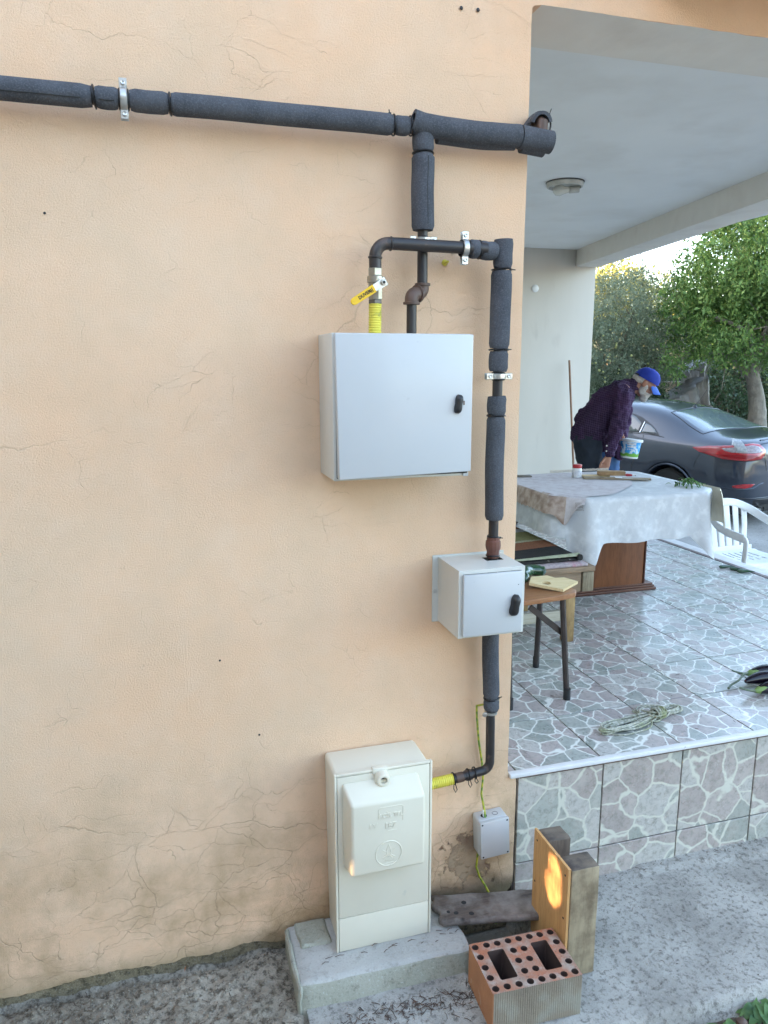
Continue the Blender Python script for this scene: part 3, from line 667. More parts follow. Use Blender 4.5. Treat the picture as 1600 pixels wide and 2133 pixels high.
# a small dark pot on the terrace, just behind the wall corner
pot = thing('clay_pot', 'small dark pot on the terrace floor beneath the table', 'pot', (2.98, 3.86, .483))
obj('pot_body', lathe([(.06, 0), (.085, .03), (.10, .10), (.095, .17), (.075, .19)], 20), M['stool_leg'], pot)

# ================================================================== PIPES
PY = -.066
pipe = thing('insulated_gas_pipe', 'dark gas pipe in grey foam sleeves running along and down the peach wall', 'pipe', (0, 0, 0))
def sleeve(a, b, r, parent=pipe, n=None, name='foam_sleeve', bend=0.0, slit=None, taper=(.97, .97)):
    a = Vector(a); b = Vector(b); L_ = (b-a).length; n = n or max(6, int(L_/.012)); pts = []; rad = []
    side = Vector((0, 0, 1)) if abs((b-a).normalized().z) < .5 else Vector((1, 0, 0))
    for i in range(n+1):
        t = i/n; p = a.lerp(b, t)+side*bend*math.sin(math.pi*t)*.5+side*.0012*nz(p_seed()+t*3, 1)
        e = min(t, 1-t)*L_; k = 1-(1-taper[0 if t < .5 else 1])*max(0, 1-e/.012); k *= 1-.10*max(0, 1-e/.0035)
        pts.append(p); rad.append(r*k*(1+.012*nz(t*L_*12, a.x*9+a.z)))
    o = obj(name, tube(pts, rad, 28, wob=.02), M['foam'], parent, angle=60)
    if slit:
        q = [p+Vector(slit)*(r*1.0) for p, r in zip(pts, rad)]
        obj('slit', tube([v+Vector((0, 0, .0015*nz(v.x*30, 2))) for v in q[1:-1]], .0013, 6), M['gap'], o)
    return o
_ps = [0.0]
def p_seed(): return _ps[0]
def tie(c, axis, r, parent=pipe, tail=None, wdt=.0026):
    c = Vector(c); ax = Vector(axis).normalized(); u = ax.orthogonal().normalized(); v = ax.cross(u)
    bm = tube([c+(u*math.cos(k*math.pi/14)+v*math.sin(k*math.pi/14))*r+ax*.0015*math.sin(k*.45) for k in range(28)], wdt, 6, closed=True)
    if tail: tube([c+Vector(tail[0]), c+Vector(tail[0])+Vector(tail[1])], .0016, 6, bm=bm); t0 = c+Vector(tail[0]); bx(t0.x-.004, t0.x+.004, t0.y-.003, t0.y+.003, t0.z-.003, t0.z+.003, .001, 1, bm)
    return obj('cable_tie', bm, M['tie'], parent)
def clamp(c, axis, r, parent=pipe):
    """Two-part zinc pipe clamp with rubber liner, ears and screws."""
    c = Vector(c); horizontal = axis == 'x'; ax = Vector((1, 0, 0)) if horizontal else Vector((0, 0, 1)); u = Vector((0, 0, 1)) if horizontal else Vector((1, 0, 0))
    q = bpy.data.objects.new('pipe_clamp', None); col.objects.link(q); q.parent = parent
    ey = Vector((0, -1, 0))
    def band(rr, wd, m, nm):
        bm = bmesh.new(); ri = []
        for k in range(33):
            a = 2*math.pi*k/32; d = u*math.cos(a)+ey*math.sin(a)
            ri.append([bm.verts.new(c+d*(rr+e)+ax*s) for e, s in ((0, -wd), (.0022, -wd*.8), (.0026, 0), (.0022, wd*.8), (0, wd))])
        for k in range(32):
            for j in range(4): bm.faces.new((ri[k][j], ri[k+1][j], ri[k+1][j+1], ri[k][j+1]))
        return obj(nm, bm, m, q)
    band(r+.002, .0125, M['tieb'], 'rubber_liner'); band(r+.0045, .0085, M['zinc'], 'band')
    for s in (-1, 1):
        e = c+u*s*(r+.014); bm = bmesh.new()
        if horizontal: bx(e.x-.0095, e.x+.0095, e.y-.010, e.y-.0075, e.z-.012, e.z+.012, .0012, 1, bm); bx(e.x-.0095, e.x+.0095, e.y+.004, e.y+.0065, e.z-.012, e.z+.012, .001, 1, bm)
        else: bx(e.x-.012, e.x+.012, e.y-.010, e.y-.0075, e.z-.0095, e.z+.0095, .0012, 1, bm); bx(e.x-.012, e.x+.012, e.y+.004, e.y+.0065, e.z-.0095, e.z+.0095, .001, 1, bm)
        obj('ear', bm, M['zinc'], q)
        sb = lathe([(.0025, -.016), (.0025, .0005), (.0052, .001), (.0056, .003), (.004, .0042), (.0022, .0036), (.0, .0034)], 14, c=(e.x+ax.x*0, e.y-.010, e.z), axis='y')
        obj('screw', sb, M['zinc'], q)
    obj('stud', tube([c+Vector((0, r, 0)), (c.x, .002, c.z)], .004, 10), M['zinc'], q)
    return q
Z0 = 2.556; r0 = .0272
def zl(x): return 2.5565-.0035*(x+.3)
y = PY
sleeve((-2.3, y, zl(-.3)+.006), (-.118, y, zl(-.118)), r0, slit=(0, -.93, -.42), n=90); tie((-.113, y, zl(-.113)), (1, 0, .10), r0*.95)
sleeve((-.109, y, zl(-.109)), (-.056, y, zl(-.05)), r0*.95, slit=(0, -.93, -.42))
clamp((-.043, y, zl(-.043)), 'x', .0215)
sleeve((-.029, y, zl(-.029)), (.064, y, zl(.064)), r0*.97); tie((.067, y, zl(.067)), (1, 0, .06), r0*.95)
sleeve((.070, y, zl(.070)), (.655, y, zl(.655)), r0*1.02, bend=.002); tie((.658, y, zl(.658)), (1, 0, .04), r0*.95, tail=((-.010, 0, r0+.001), (-.002, 0, .010)))
sleeve((.661, y, zl(.661)), (.704, y, zl(.704)), r0*.93)
obj('steel_pipe', tube(line((-2.3, y, 2.563), (1.11, y, 2.550), 4), .017, 16), M['steel'], pipe)
tie((.7075, y, 2.5545), (1, 0, .12), r0*.9)
# the split sleeve over the tee: outer skin arching over, an open seam below
def half_sleeve(pts, r, a0, a1, name, thick=.009, mtl=None, parent=pipe, flare=None):
    bm = bmesh.new(); rows = []; seg = 26; pts = [Vector(p) for p in pts]
    for i, p in enumerate(pts):
        t = (pts[min(i+1, len(pts)-1)]-pts[max(0, i-1)]).normalized(); up = Vector((0, 0, 1)) if abs(t.z) < .8 else Vector((1, 0, 0))
        s = t.cross(up).normalized(); u = s.cross(t).normalized(); f = flare[i] if flare else (0, 0); row = []
        for e in (0, 1):
            for k in range(seg+1):
                a = R(a0-f[0]+(a1+f[1]-a0+f[0])*k/seg); rr = r-(thick if e else 0)+.0012*nz(p.x*14+a, p.z*14+e)
                row.append(bm.verts.new(p+(u*math.cos(a)+s*math.sin(a))*rr))
        rows.append(row)
    n = seg+1
    for i in range(len(rows)-1):
        A, B = rows[i], rows[i+1]
        for k in range(seg): bm.faces.new((A[k], A[k+1], B[k+1], B[k])); bm.faces.new((A[n+k], B[n+k], B[n+k+1], A[n+k+1]))
        bm.faces.new((A[0], B[0], B[n], A[n])); bm.faces.new((A[seg], A[n+seg], B[n+seg], B[seg]))
    for A in (rows[0], rows[-1]):
        for k in range(seg): bm.faces.new((A[k], A[k+1], A[n+k+1], A[n+k]))
    return obj(name, bm, mtl or M['foam'], parent, angle=60)
n = 26; pts = []; fl = []
for i in range(n+1):
    t = i/n; x = .711+(1.035-.711)*t
    pts.append((x, y-.006, 2.5605-.0065*t-.010*math.sin(t*math.pi*.9)*.6+(.006 if t < .1 else 0)*(1-t/.1)))
    fl.append((0, -34*math.exp(-((t-.30)/.28)**2)-6))
half_sleeve(pts, .0305, -120, 224, 'foam_sleeve', flare=fl)
obj('foam_underlay', tube([(x_, y+.012, 2.536+.002*nz(x_*9, 2)) for x_ in np.linspace(.79, 1.03, 20)], [.019+.004*math.sin(i/19*math.pi) for i in range(20)], 18, wob=.05), M['foam'], pipe)
tie((1.037, y, 2.549), (1, 0, .16), .0295)
half_sleeve([(x_, y-.004, 2.5505-.001*k) for k, x_ in enumerate(np.linspace(1.039, 1.138, 9))], .0315, -150, 198, 'foam_sleeve', flare=[(0, -k*1.0) for k in range(9)])
obj('foam_underlay', tube([(x_, y+.010, 2.533-.001*i) for i, x_ in enumerate(np.linspace(1.05, 1.122, 8))], .022, 18, wob=.05), M['foam'], pipe)
# stub turning back round the corner into the porch, seen through the open sleeve
half_sleeve([(1.116, yy, 2.597+.004*math.sin(i)) for i, yy in enumerate(np.linspace(-.055, .05, 8))], .033, -88, 78, 'foam_sleeve', flare=[(0, -6*nz(i, 2)) for i in range(8)])
half_sleeve([(1.108, yy, 2.590) for yy in np.linspace(-.03, .03, 5)], .030, -178, -20, 'foam_sleeve')
obj('steel_pipe', tube([(1.118, -.05, 2.555), (1.118, -.052, 2.60), (1.118, -.03, 2.612), (1.118, .06, 2.613)], .0165, 14), M['rust'], pipe)
tie((1.116, -.046, 2.597), (0, 1, 0), .0335, tail=((.026, 0, .026), (.006, -.002, .018)))
# vertical leg from the tee down to the crossing
yv = -.062
obj('steel_pipe', tube(line((.7475, yv, 2.55), (.7475, yv, 2.135), 4), .0150, 18), M['steel'], pipe)
sleeve((.7465, yv, 2.548), (.7465, yv, 2.492), .0305); tie((.7465, yv, 2.489), (0, 0, 1), .0290)
sleeve((.7470, yv, 2.487), (.7480, yv, 2.283), .0325, slit=(.12, -.985, 0), taper=(.88, .98), bend=-.002); tie((.748, yv, 2.263), (0, 0, 1), .0155)
obj('clamp_ring', lathe([(.0215, -.007), (.0245, -.005), (.0245, .005), (.0215, .007)], 24, c=(.748, yv, 2.2565)), M['zinc'], pipe)
for s in (-1, 1):
    obj('ear', bx(.748+s*.031-.009, .748+s*.031+.009, yv-.008, yv-.005, 2.250, 2.266, .001, 1), M['zinc'], pipe)
    obj('screw', lathe([(.003, 0), (.0042, .003), (.001, .004)], 10, c=(.748+s*.031, yv-.008, 2.258), axis='y'), M['zinc'], pipe)
# malleable elbows: down, turn, down into the cabinet
def elbow(c, d1, d2, r=.0205, rad=.021, m=None, nm='elbow_fitting', parent=pipe):
    c = Vector(c); d1 = Vector(d1).normalized(); d2 = Vector(d2).normalized(); bm = bmesh.new()
    k = rad; pts = [c+d1*(k+.012), c+d1*k]+[c+d1*k*(1-math.sin(R(a)))+d2*k*(1-math.cos(R(a))) for a in range(15, 90, 15)]+[c+d2*k, c+d2*(k+.012)]
    tube(pts, r, 20, bm=bm)
    for d in (d1, d2):
        p = c+d*(k+.012); tube([p-d*.006, p-d*.005, p+d*.001, p+d*.002], [r, r*1.22, r*1.22, r*1.05], 20, bm=bm)
    return obj(nm, bm, m or M['rust'], parent)
elbow((.7475, -.064, 2.110), (0, 0, 1), (-1, -.55, 0), r=.0185, rad=.014); elbow((.7065, -.088, 2.1055), (1, .55, 0), (0, 0, -1), r=.0200, rad=.016)
obj('steel_pipe', tube(line((.7065, -.088, 2.085), (.7065, -.088, 1.985), 3), .0145, 18), M['steel'], pipe)
# crossing pipe, bend and ball valve
yc = -.098; rc = .0172
pts = [(.596, yc, 2.170), (.596, yc, 2.196)]+arc((.634, yc, 2.200), .038, 180, 92, (1, 0, 0), (0, 0, 1), 9)+line((.66, yc, 2.238), (.93, yc, 2.2345), 8)
obj('steel_pipe', tube(pts, rc, 20, wob=.02), M['steel'], pipe)
for c_, ax_ in (((.641, yc, 2.2378), 'x'), ((.5965, yc, 2.199), 'z')):
    bm = bmesh.new(); d = Vector((1, 0, -.02)) if ax_ == 'x' else Vector((.05, 0, 1)); c_ = Vector(c_); tube([c_-d*.004, c_-d*.0015, c_+d*.0015, c_+d*.004], [rc*.98, rc*1.13, rc*1.14, rc*.98], 20, bm=bm, wob=.08)
    obj('weld_bead', bm, M['steel'], pipe)
clamp((.8625, yc+.004, 2.2345), 'x', .0195)
obj('wall_anchor', lathe([(.004, -.001), (.009, .001), (.0095, .004), (.004, .012), (.0035, .03), (.001, .031)], 12, c=(.838, -.001, 2.205), axis='y'), M['yhose'], pipe)
sleeve((.879, yc+.006, 2.2345), (.908, yc+.010, 2.2335), .0265, taper=(.93, .97)); tie((.9105, yc+.010, 2.2335), (1, 0, 0), .0250)
sleeve((.913, yc+.010, 2.2325), (.965, yc+.020, 2.2315), .0265, taper=(.97, 1.0))
valve = bpy.data.objects.new('ball_valve', None); col.objects.link(valve); valve.parent = pipe
vx, vz = .5955, 2.170
def hexa(z0, z1, r, m, nm, x=vx, yy=yc, seg=6, parent=valve, ch=.0015):
    b = lathe([(r-ch, z0), (r, z0+ch), (r, z1-ch), (r-ch, z1)], seg, c=(x, yy, 0)); bmesh.ops.rotate(b, verts=b.verts, cent=(x, yy, 0), matrix=Matrix.Rotation(R(12), 3, 'Z')); return obj(nm, b, m, parent, angle=25)
hexa(2.150, 2.171, .0205, M['brass'], 'end_nut'); hexa(2.131, 2.150, .0225, M['brass'], 'valve_body', seg=16); 
hexa(2.086, 2.131, .0200, M['brass'], 'valve_body', seg=8); hexa(2.075, 2.086, .0205, M['brass_dark'], 'lower_nut', seg=6)
hd = Vector((-.845, 0, -.53)).normalized(); hp = Vector((.6095, yc-.034, 2.130))
obj('stem', tube([(.6075, yc-.01, 2.130), (.6075, yc-.031, 2.130)], .0085, 12), M['brass'], valve)
def plate(a, b, w0, w1, th, m, nm, parent, rnd=True, yy=0.0):
    a = Vector(a); b = Vector(b); d = (b-a).normalized(); s = Vector((0, 1, 0)).cross(d); o_ = []
    k = 8
    o_ += [a-s*w0+d*0, b-s*w1]
    if rnd: o_ += [b+d*w1*math.sin(R(t))-s*w1*math.cos(R(t)) for t in range(20, 180, 20)]
    o_ += [b+s*w1, a+s*w0]
    bm = bmesh.new(); A = [bm.verts.new(p+Vector((0, yy, 0))) for p in o_]; B = [bm.verts.new(p+Vector((0, yy+th, 0))) for p in o_]
    bm.faces.new(A); bm.faces.new(B[::-1])
    for i in range(len(A)): bm.faces.new((A[i], B[i], B[(i+1) % len(A)], A[(i+1) % len(A)]))
    bmesh.ops.bevel(bm, geom=bm.edges[:], offset=min(.0012, th*.3), segments=1, affect='EDGES'); return obj(nm, bm, m, parent)
plate(hp-hd*.010, hp+hd*.034, .0125, .0095, .0025, M['zinc'], 'lever', valve)
g = plate(hp+hd*.030, hp+hd*.098, .0112, .0100, .0075, M['yhandle'], 'grip', valve, yy=-.0028)
obj('lever_nut', lathe([(.0088, 0), (.0088, .006), (.0075, .0075), (.0045, .0078), (.004, .006), (.0, .006)], 6, c=(hp.x, hp.y, hp.z), axis='y'), M['zinc'], valve)
obj('nut_bore', lathe([(.0042, 0), (.0038, .0003), (.001, .0004)], 12, c=(hp.x, hp.y-.0079, hp.z), axis='y'), M['gap'], valve)
hm = Matrix.Translation(hp+hd*.062+Vector((0, -.0031, 0))) @ Matrix(((-hd.x, hd.z, 0, 0), (0, 0, -1, 0), (-hd.z, -hd.x, 0, 0), (0, 0, 0, 1)))
txt('lettering', 'DUVER)', .0125, hm, M['ink'], valve, ext=.0003, bold=.0004)
for t_, l_ in ((.038, .006), (.045, .0035)):
    c_ = hp+hd*t_+Vector((0, -.0032, 0)); s_ = Vector((hd.z, 0, -hd.x)); obj('mark', tube([c_-s_*l_, c_+s_*l_], .0010, 5), M['ink'], valve)
# corrugated hose down to the cabinet
def hose(pts, r, parent, name='corrugated_hose', pitch=.0068, m=None):
    ps = []; rr = []; a = [Vector(p) for p in pts]; ln = sum((a[i+1]-a[i]).length for i in range(len(a)-1)); n = int(ln/pitch*6)
    for i in range(n+1):
        t = i/n*(len(a)-1); k = min(int(t), len(a)-2); ps.append(a[k].lerp(a[k+1], t-k)); rr.append(r-.0022*(.5+.5*math.cos(i*2*math.pi/6)))
    return obj(name, tube(ps, rr, 22), m or M['yhose'], parent, angle=80)
hose([(.5955, yc, 2.076), (.594, yc, 1.985)], .0188, pipe)
# right-hand riser
xr_ = .9895; yr = -.072
obj('steel_pipe', tube(line((xr_, yr, 2.235), (.988, yr, 1.335), 6), .0155, 18), M['steel'], pipe)
sleeve((.9935, yr-.004, 2.2665), (.9925, yr-.004, 2.186), .0285, taper=(1.05, .98)); tie((.991, yr-.002, 2.1825), (0, 0, 1), .0285, tail=((.026, -.006, 0), (.014, -.004, -.001)))
sleeve((.9905, yr-.002, 2.179), (.9895, yr, 1.955), .0310, bend=.003); tie((.9895, yr, 1.9515), (0, 0, 1), .0288, tail=((.026, -.006, 0), (.012, -.002, 0)))
sleeve((.9893, yr, 1.948), (.989, yr, 1.886), .0290)
clamp((.989, yr-.003, 1.872), 'z', .0165)
sleeve((.9875, yr, 1.812), (.9868, yr, 1.757), .0292, taper=(1.02, .98)); tie((.9868, yr, 1.754), (0, 0, 1), .0275)
sleeve((.9868, yr, 1.751), (.9895, yr, 1.428), .0290, bend=-.004, taper=(.94, .97))
bm = lathe([(.0165, 1.372), (.0205, 1.371), (.0205, 1.362), (.0235, 1.359), (.0245, 1.345), (.0235, 1.335), (.0215, 1.330), (.0200, 1.326), (.0195, 1.306), (.0165, 1.303)], 12, c=(.9885, yr, 0))
obj('union_fitting', bm, M['rust_red'], pipe, angle=25)
tie((.9885, yr, 1.373), (.1, 0, 1), .0180, tail=((.018, -.010, -.003), (.010, 0, -.002))); tie((.9885, yr, 1.312), (.05, 0, 1), .0205)
obj('steel_pipe', tube([(.9885, yr, 1.33), (.988, yr, 1.20)], .0155, 18), M['steel'], pipe)

# lower run between the small cabinet and the meter box
lp = thing('lower_gas_pipe', 'short dark pipe with foam sleeve and yellow hose bending into the ivory meter box', 'pipe', (0, 0, 0))
yl = -.062
pts = line((.994, yl, 1.16), (1.003, yl, .605), 6)+arc((.972, yl, .588), .031, 0, -85, (1, 0, 0), (0, 0, 1), 8)+line((.970, yl, .5565), (.868, yl, .545), 4)
obj('steel_pipe', tube(pts, .0152, 18, wob=.03), M['steel'], lp)
sleeve((.993, yl, 1.15), (1.0015, yl, .822), .0275, parent=lp, bend=-.006, taper=(.95, .92)); tie((1.002, yl, .8185), (0, 0, 1), .0245, lp, tail=((.022, -.008, 0), (.010, -.004, .005)))
sleeve((1.002, yl, .815), (1.0025, yl, .776), .0262, parent=lp)
q = obj('clamp_ring', lathe([(.0170, -.006), (.0215, -.004), (.0215, .004), (.0170, .006)], 24, c=(1.0015, yl, .768)), M['zinc'], lp)
obj('clamp_screw', lathe([(.004, 0), (.0085, .002), (.0085, .005), (.003, .006)], 12, c=(.973, yl-.012, .770), axis='y'), M['zinc'], lp)
for a_, b_, r_ in (((.935, yl, .552), (.915, yl, .5496), .0178), ((.905, yl, .5485), (.880, yl, .5462), .0168)):
    obj('coupling', tube([a_, b_], r_, 18), M['rust'] if r_ < .017 else M['steel'], lp)
for tx, tl in ((.872, .030), (.925, .026), (.948, .018)):
    zz = .5455+(tx-.868)*.11; d_ = Vector((1, 0, .11))
    tie((tx, yl, zz), d_, .0192, lp, wdt=.0024)
    obj('tie_tail', tube([(tx+.002, yl-.012, zz-.013), (tx+.008, yl-.014, zz-.013-tl*.7), (tx+.003, yl-.014, zz-.013-tl), (tx-.004, yl-.013, zz-.014-tl*.5), (tx-.003, yl-.012, zz-.012)], .0016, 6), M['tie'], lp)
hose([(.870, yl, .5455), (.74, yl, .536)], .0190, lp)
wire = obj('earth_wire', tube([(.985, -.045, .79), (.972, -.012, .772), (.975, -.008, .73), (.984, -.008, .64), (.997, -.010, .56), (1.003, -.010, .50), (.996, -.015, .44), (.999, -.040, .385), (1.0, -.045, .366)], .0036, 10), M['gywire'])
tag(wire, 'green and yellow earth wire dropping into the grey junction box', 'wire')
wire2 = obj('earth_wire', tube([(.998, -.028, .236), (.990, -.010, .20), (.988, -.006, .15), (1.000, -.008, .11), (1.02, -.012, .075), (1.045, -.03, .02), (1.05, -.05, -.06)], .0036, 10), M['gywire'])
tag(wire2, 'green and yellow wire leaving the junction box down behind the plank', 'wire')

# ================================================================== CABINETS
cb = thing('large_cabinet', 'large white metal cabinet with one door and black lock', 'cabinet', (.451, 0, 1.590))
cb.rotation_euler = (0, 0, 0)
W_, H_, D_ = .402, .402, .180
obj('body', bx(0, W_, -D_, -.001, 0, H_, .003, 2), M['cab2'], cb)
obj('door_seal', bx(.008, W_-.006, -D_-.006, -D_+.001, .008, H_-.008), M['gap'], cb, smooth=False)
bm = bx(.001, W_-.0005, -.0015, 0, 0, H_-.002)
bm.free()
dw0, dw1 = .008, W_-.0005
bm = bmesh.new()
# folded steel door, its lower left corner sprung slightly proud
pv = [(dw0, -D_-.006, .010), (dw1, -D_-.006, .014), (dw1, -D_-.006, H_-.002), (dw0-.004, -D_-.006, H_-.001)]
fv = [(dw0+.002, -D_-.026, .006), (dw1, -D_-.020, .014), (dw1, -D_-.020, H_-.002), (dw0-.004, -D_-.020, H_-.001)]
A = [bm.verts.new(p) for p in pv]; B = [bm.verts.new(p) for p in fv]
bm.faces.new(A[::-1]); bm.faces.new(B)
for i in range(4): bm.faces.new((A[i], A[(i+1) % 4], B[(i+1) % 4], B[i]))
bmesh.ops.bevel(bm, geom=bm.edges[:], offset=.0028, segments=3, profile=.5, affect='EDGES')
door = obj('door', bm, M['cab'], cb)
def knob(cx, cz, yy, s, parent, tilt):
    sh = []
    bm = bmesh.new(); n = 14; rings = []
    for i in range(n+1):
        t = i/n*2-1; rx = .0145*s*(1-abs(t)**5*.55)*(1-.12*math.exp(-(t/.28)**2)); rings.append((t*.034*s, rx))
    for dz, rx in rings: sh.append((dz, rx))
    grid = []
    for dz, rx in sh:
        row = []
        for k in range(13):
            a = math.pi*k/12; row.append(bm.verts.new((rx*math.cos(a), -.024*s*math.sin(a)**.6*(1-abs(dz/(.034*s))**6*.6) if 0 < k < 12 else 0, dz)))
        grid.append(row)
    for i in range(n):
        for k in range(12): bm.faces.new((grid[i][k], grid[i][k+1], grid[i+1][k+1], grid[i+1][k]))
    bm.faces.new([r[k] for r in [grid[0]] for k in range(13)]); bm.faces.new(grid[-1][::-1])
    bmesh.ops.rotate(bm, verts=bm.verts, cent=(0, 0, 0), matrix=Matrix.Rotation(R(tilt), 3, 'Y')); bmesh.ops.translate(bm, verts=bm.verts, vec=(cx, yy, cz))
    return obj('lock_handle', bm, M['black'], parent, angle=60)
knob(.3585, .208, -D_-.0195, .78, door, 8)
obj('sticker', bx(.3735, .3785, -D_-.0205, -D_-.0199, .205, .217), M['rust'], door, smooth=False)
for sx_, sz_, l_, a_ in ((.245, .285, .008, -15), (.098, .095, .010, 70), (.085, .076, .009, -50), (.118, .355, .012, 60), (.335, .240, .004, 80)):
    c_ = Vector((sx_, -D_-.0204, sz_)); d_ = Vector((math.cos(R(a_)), 0, math.sin(R(a_))))*l_/2
    obj('scratch', tube([c_-d_, c_+d_*.4+Vector((0, 0, .001)), c_+d_], [.0003, .0009, .0003], 5), M['jbox'], door)
obj('edge_flange', bx(W_-.018, W_-.002, -D_-.004, -D_+.001, -.0015, .013, .0008, 1), M['cab'], cb)

sc_ = thing('small_cabinet', 'small white metal cabinet with black lock at the corner of the wall', 'cabinet', (.829, 0, 1.088))
W2, H2, D2 = .218, .213, .180
obj('wall_flange', bx(-.019, W2+.012, -.004, -.0005, -.004, H2+.006, .001, 1), M['cab2'], sc_)
bm = bmesh.new()
# folded shell with a slot in the top for the pipe
x0, x1, y0, y1 = 0, W2, -D2, -.004
hx0, hx1, hy0, hy1 = W2-.088, W2-.030, -.094, -.050
bx(x0, x0+.002, y0, y1, 0, H2, 0, 1, bm); bx(x1-.002, x1, y0, y1, 0, H2, 0, 1, bm); bx(x0+.002, x1-.002, y0, y1, 0, .002, 0, 1, bm); bx(x0+.002, x1-.002, y1-.002, y1, .002, H2-.002, 0, 1, bm)
for a, b, c, d in ((x0+.002, x1-.002, y0, hy0), (x0+.002, hx0, hy0, hy1), (hx1, x1-.002, hy0, hy1), (x0+.002, x1-.002, hy1, y1)): bx(a, b, c, d, H2-.002, H2, 0, 1, bm)
obj('shell', bm, M['cab2'], sc_, smooth=False)
bm = bmesh.new()
for a, b, c, d in ((0, .013, 0, H2), (W2-.013, W2, 0, H2), (.013, W2-.013, 0, .012), (.013, W2-.013, H2-.012, H2)): bx(a, b, -D2-.002, -D2, c, d, .0006, 1, bm)
obj('front_frame', bm, M['cab2'], sc_)
d2 = obj('door', bx(.011, W2-.013, -D2-.016, -D2-.0025, .008, H2-.012, .0025, 2), M['cab'], sc_)
knob(.178, .096, -D2-.0155, .98, d2, 10)
obj('rivet', lathe([(.001, 0), (.0016, .0005), (.0005, .001)], 8, c=(.190, -D2-.016, .160), axis='y'), M['gap'], d2)
obj('flange_screw', lathe([(.0062, 0), (.0058, .002), (.003, .003), (.002, .0022), (.0, .002)], 12, c=(-.010, -.004, .100), axis='y'), M['zinc'], sc_)
obj('slot_dark_sheet', bx(hx0-.001, hx1+.001, hy0-.001, hy1+.001, H2-.020, H2-.0185), M['gap'], sc_, smooth=False)  # near-black sheet stands in for the shaded inside of the slot

# ================================================================== METER BOX
mb = thing('gas_meter_box', 'tall ivory plastic gas meter box with embossed cover on a concrete pad', 'meter box', (.441, 0, .070))
W3, H3, D3 = .316, .622, .168
bm = bx(.004, W3-.006, -D3+.012, -.001, 0, H3-.012, .012, 3)
for v in bm.verts:
    if v.co.z < .12 and v.co.x < .05: v.co.x += .006
obj('body', bm, M['meter'], mb)
bm = bmesh.new()
fy0, fy1 = -D3, -D3+.014
for a, b, c, d in ((0, .0075, 0, H3-.004), (W3-.0075, W3, 0, H3-.004), (.0075, W3-.0075, H3-.0115, H3-.004)): bx(a, b, fy0, fy1, c, d, .0022, 2, bm)
obj('frame', bm, M['meter'], mb)
obj('shadow_gap', bx(.006, W3-.006, fy0+.006, fy0+.010, .0, H3-.010), M['gap'], mb, smooth=False)
up = obj('upper_door', bx(.0090, W3-.0090, fy0+.0005, fy0+.012, .1215, H3-.0135, .0018, 2), M['meter'], mb)
obj('lower_panel', bx(.0090, W3-.0090, fy0+.0010, fy0+.012, .001, .1195, .0018, 2), M['meter'], mb)
obj('top_hook', bx(.120, .168, fy0-.004, fy0+.018, H3-.020, H3+.001, .003, 2), M['meter'], up)
# protruding cover, tapering outwards
bm = bmesh.new(); o0 = [(.022, .305), (.268, .305), (.268, .592), (.022, .592)]; o1 = [(.037, .309), (.270, .309), (.270, .548), (.037, .548)]
A = [bm.verts.new((a, fy0+.002, b)) for a, b in o0]; B = [bm.verts.new((a, fy0-.066, b)) for a, b in o1]
bm.faces.new(A[::-1]); bm.faces.new(B)
for i in range(4): bm.faces.new((A[i], A[(i+1) % 4], B[(i+1) % 4], B[i]))
bmesh.ops.bevel(bm, geom=bm.edges[:], offset=.010, segments=4, profile=.5, affect='EDGES')
cv = obj('cover', bm, M['meter'], mb)
lk = obj('lock_boss', lathe([(.023, -.002), (.0225, .010), (.020, .022), (.016, .024), (.0112, .0235), (.0110, .006), (.0, .006)], 26, c=(.148, fy0-.006, .594), axis='y'), M['meter'], mb)
obj('lock_flap', bx(.124, .172, fy0-.018, fy0, .565, .592, .004, 2), M['meter'], up)
obj('key_plug', lathe([(.0085, 0), (.008, .003), (.0, .003)], 16, c=(.148, fy0-.0125, .594), axis='y'), M['brass'], lk)
obj('key_hole', bx(.1445, .1515, fy0-.0165, fy0-.0154, .5925, .5955), M['gap'], lk, smooth=False)
FY = fy0-.066
def place_txt(s, size, x, z, nm='embossed_lettering', ext=.0012, bold=0.0):
    m_ = Matrix.Translation((x, FY-.0002, z)) @ Matrix.Rotation(R(90), 4, 'X'); return txt(nm, s, size, m_, M['meter'], cv, ext=ext, bold=bold, bev=.0003)
place_txt('AC\u0130L TEL', .0185, .158, .500, bold=.0004); place_txt('187', .0245, .157, .466, bold=.0005); place_txt('I V', .0205, .104, .471, bold=.0003)
bm = bmesh.new()
fr_ = [(.120, .490), (.120, .523), (.126, .529), (.192, .529), (.198, .523), (.198, .476)]
tube([(a, FY-.0002, b) for a, b in fr_], .0011, 8, bm=bm); tube([(.150, FY-.0002, .4485), (.178, FY-.0002, .4485)], .0011, 8, bm=bm)
obj('embossed_frame', bm, M['meter'], cv)
bm = bmesh.new(); cz = .372; cx_ = .152
tube([(cx_+.0415*math.cos(2*math.pi*k/40), FY-.0002, cz+.0415*math.sin(2*math.pi*k/40)) for k in range(40)], .0017, 8, bm=bm, closed=True)
obj('embossed_ring', bm, M['meter'], cv)
bm = bmesh.new()
for a in (35, 145, 215, 325):
    d = Vector((math.cos(R(a)), 0, math.sin(R(a)))); tube([Vector((cx_, FY-.0002, cz))+d*.009, Vector((cx_, FY-.0002, cz))+d*.024], .0013, 6, bm=bm)
for s in (-1, 1):
    tube([(cx_, FY-.0002, cz+.031), (cx_+s*.0062, FY-.0002, cz+.012), (cx_+s*.0050, FY-.0002, cz-.002), (cx_, FY-.0002, cz-.012)], .0011, 6, bm=bm)
    tube([(cx_+s*.003, FY-.0002, cz-.006), (cx_+s*.012, FY-.0002, cz-.018)], .0010, 6, bm=bm)
obj('embossed_flame', bm, M['meter'], cv)
bm = bmesh.new()
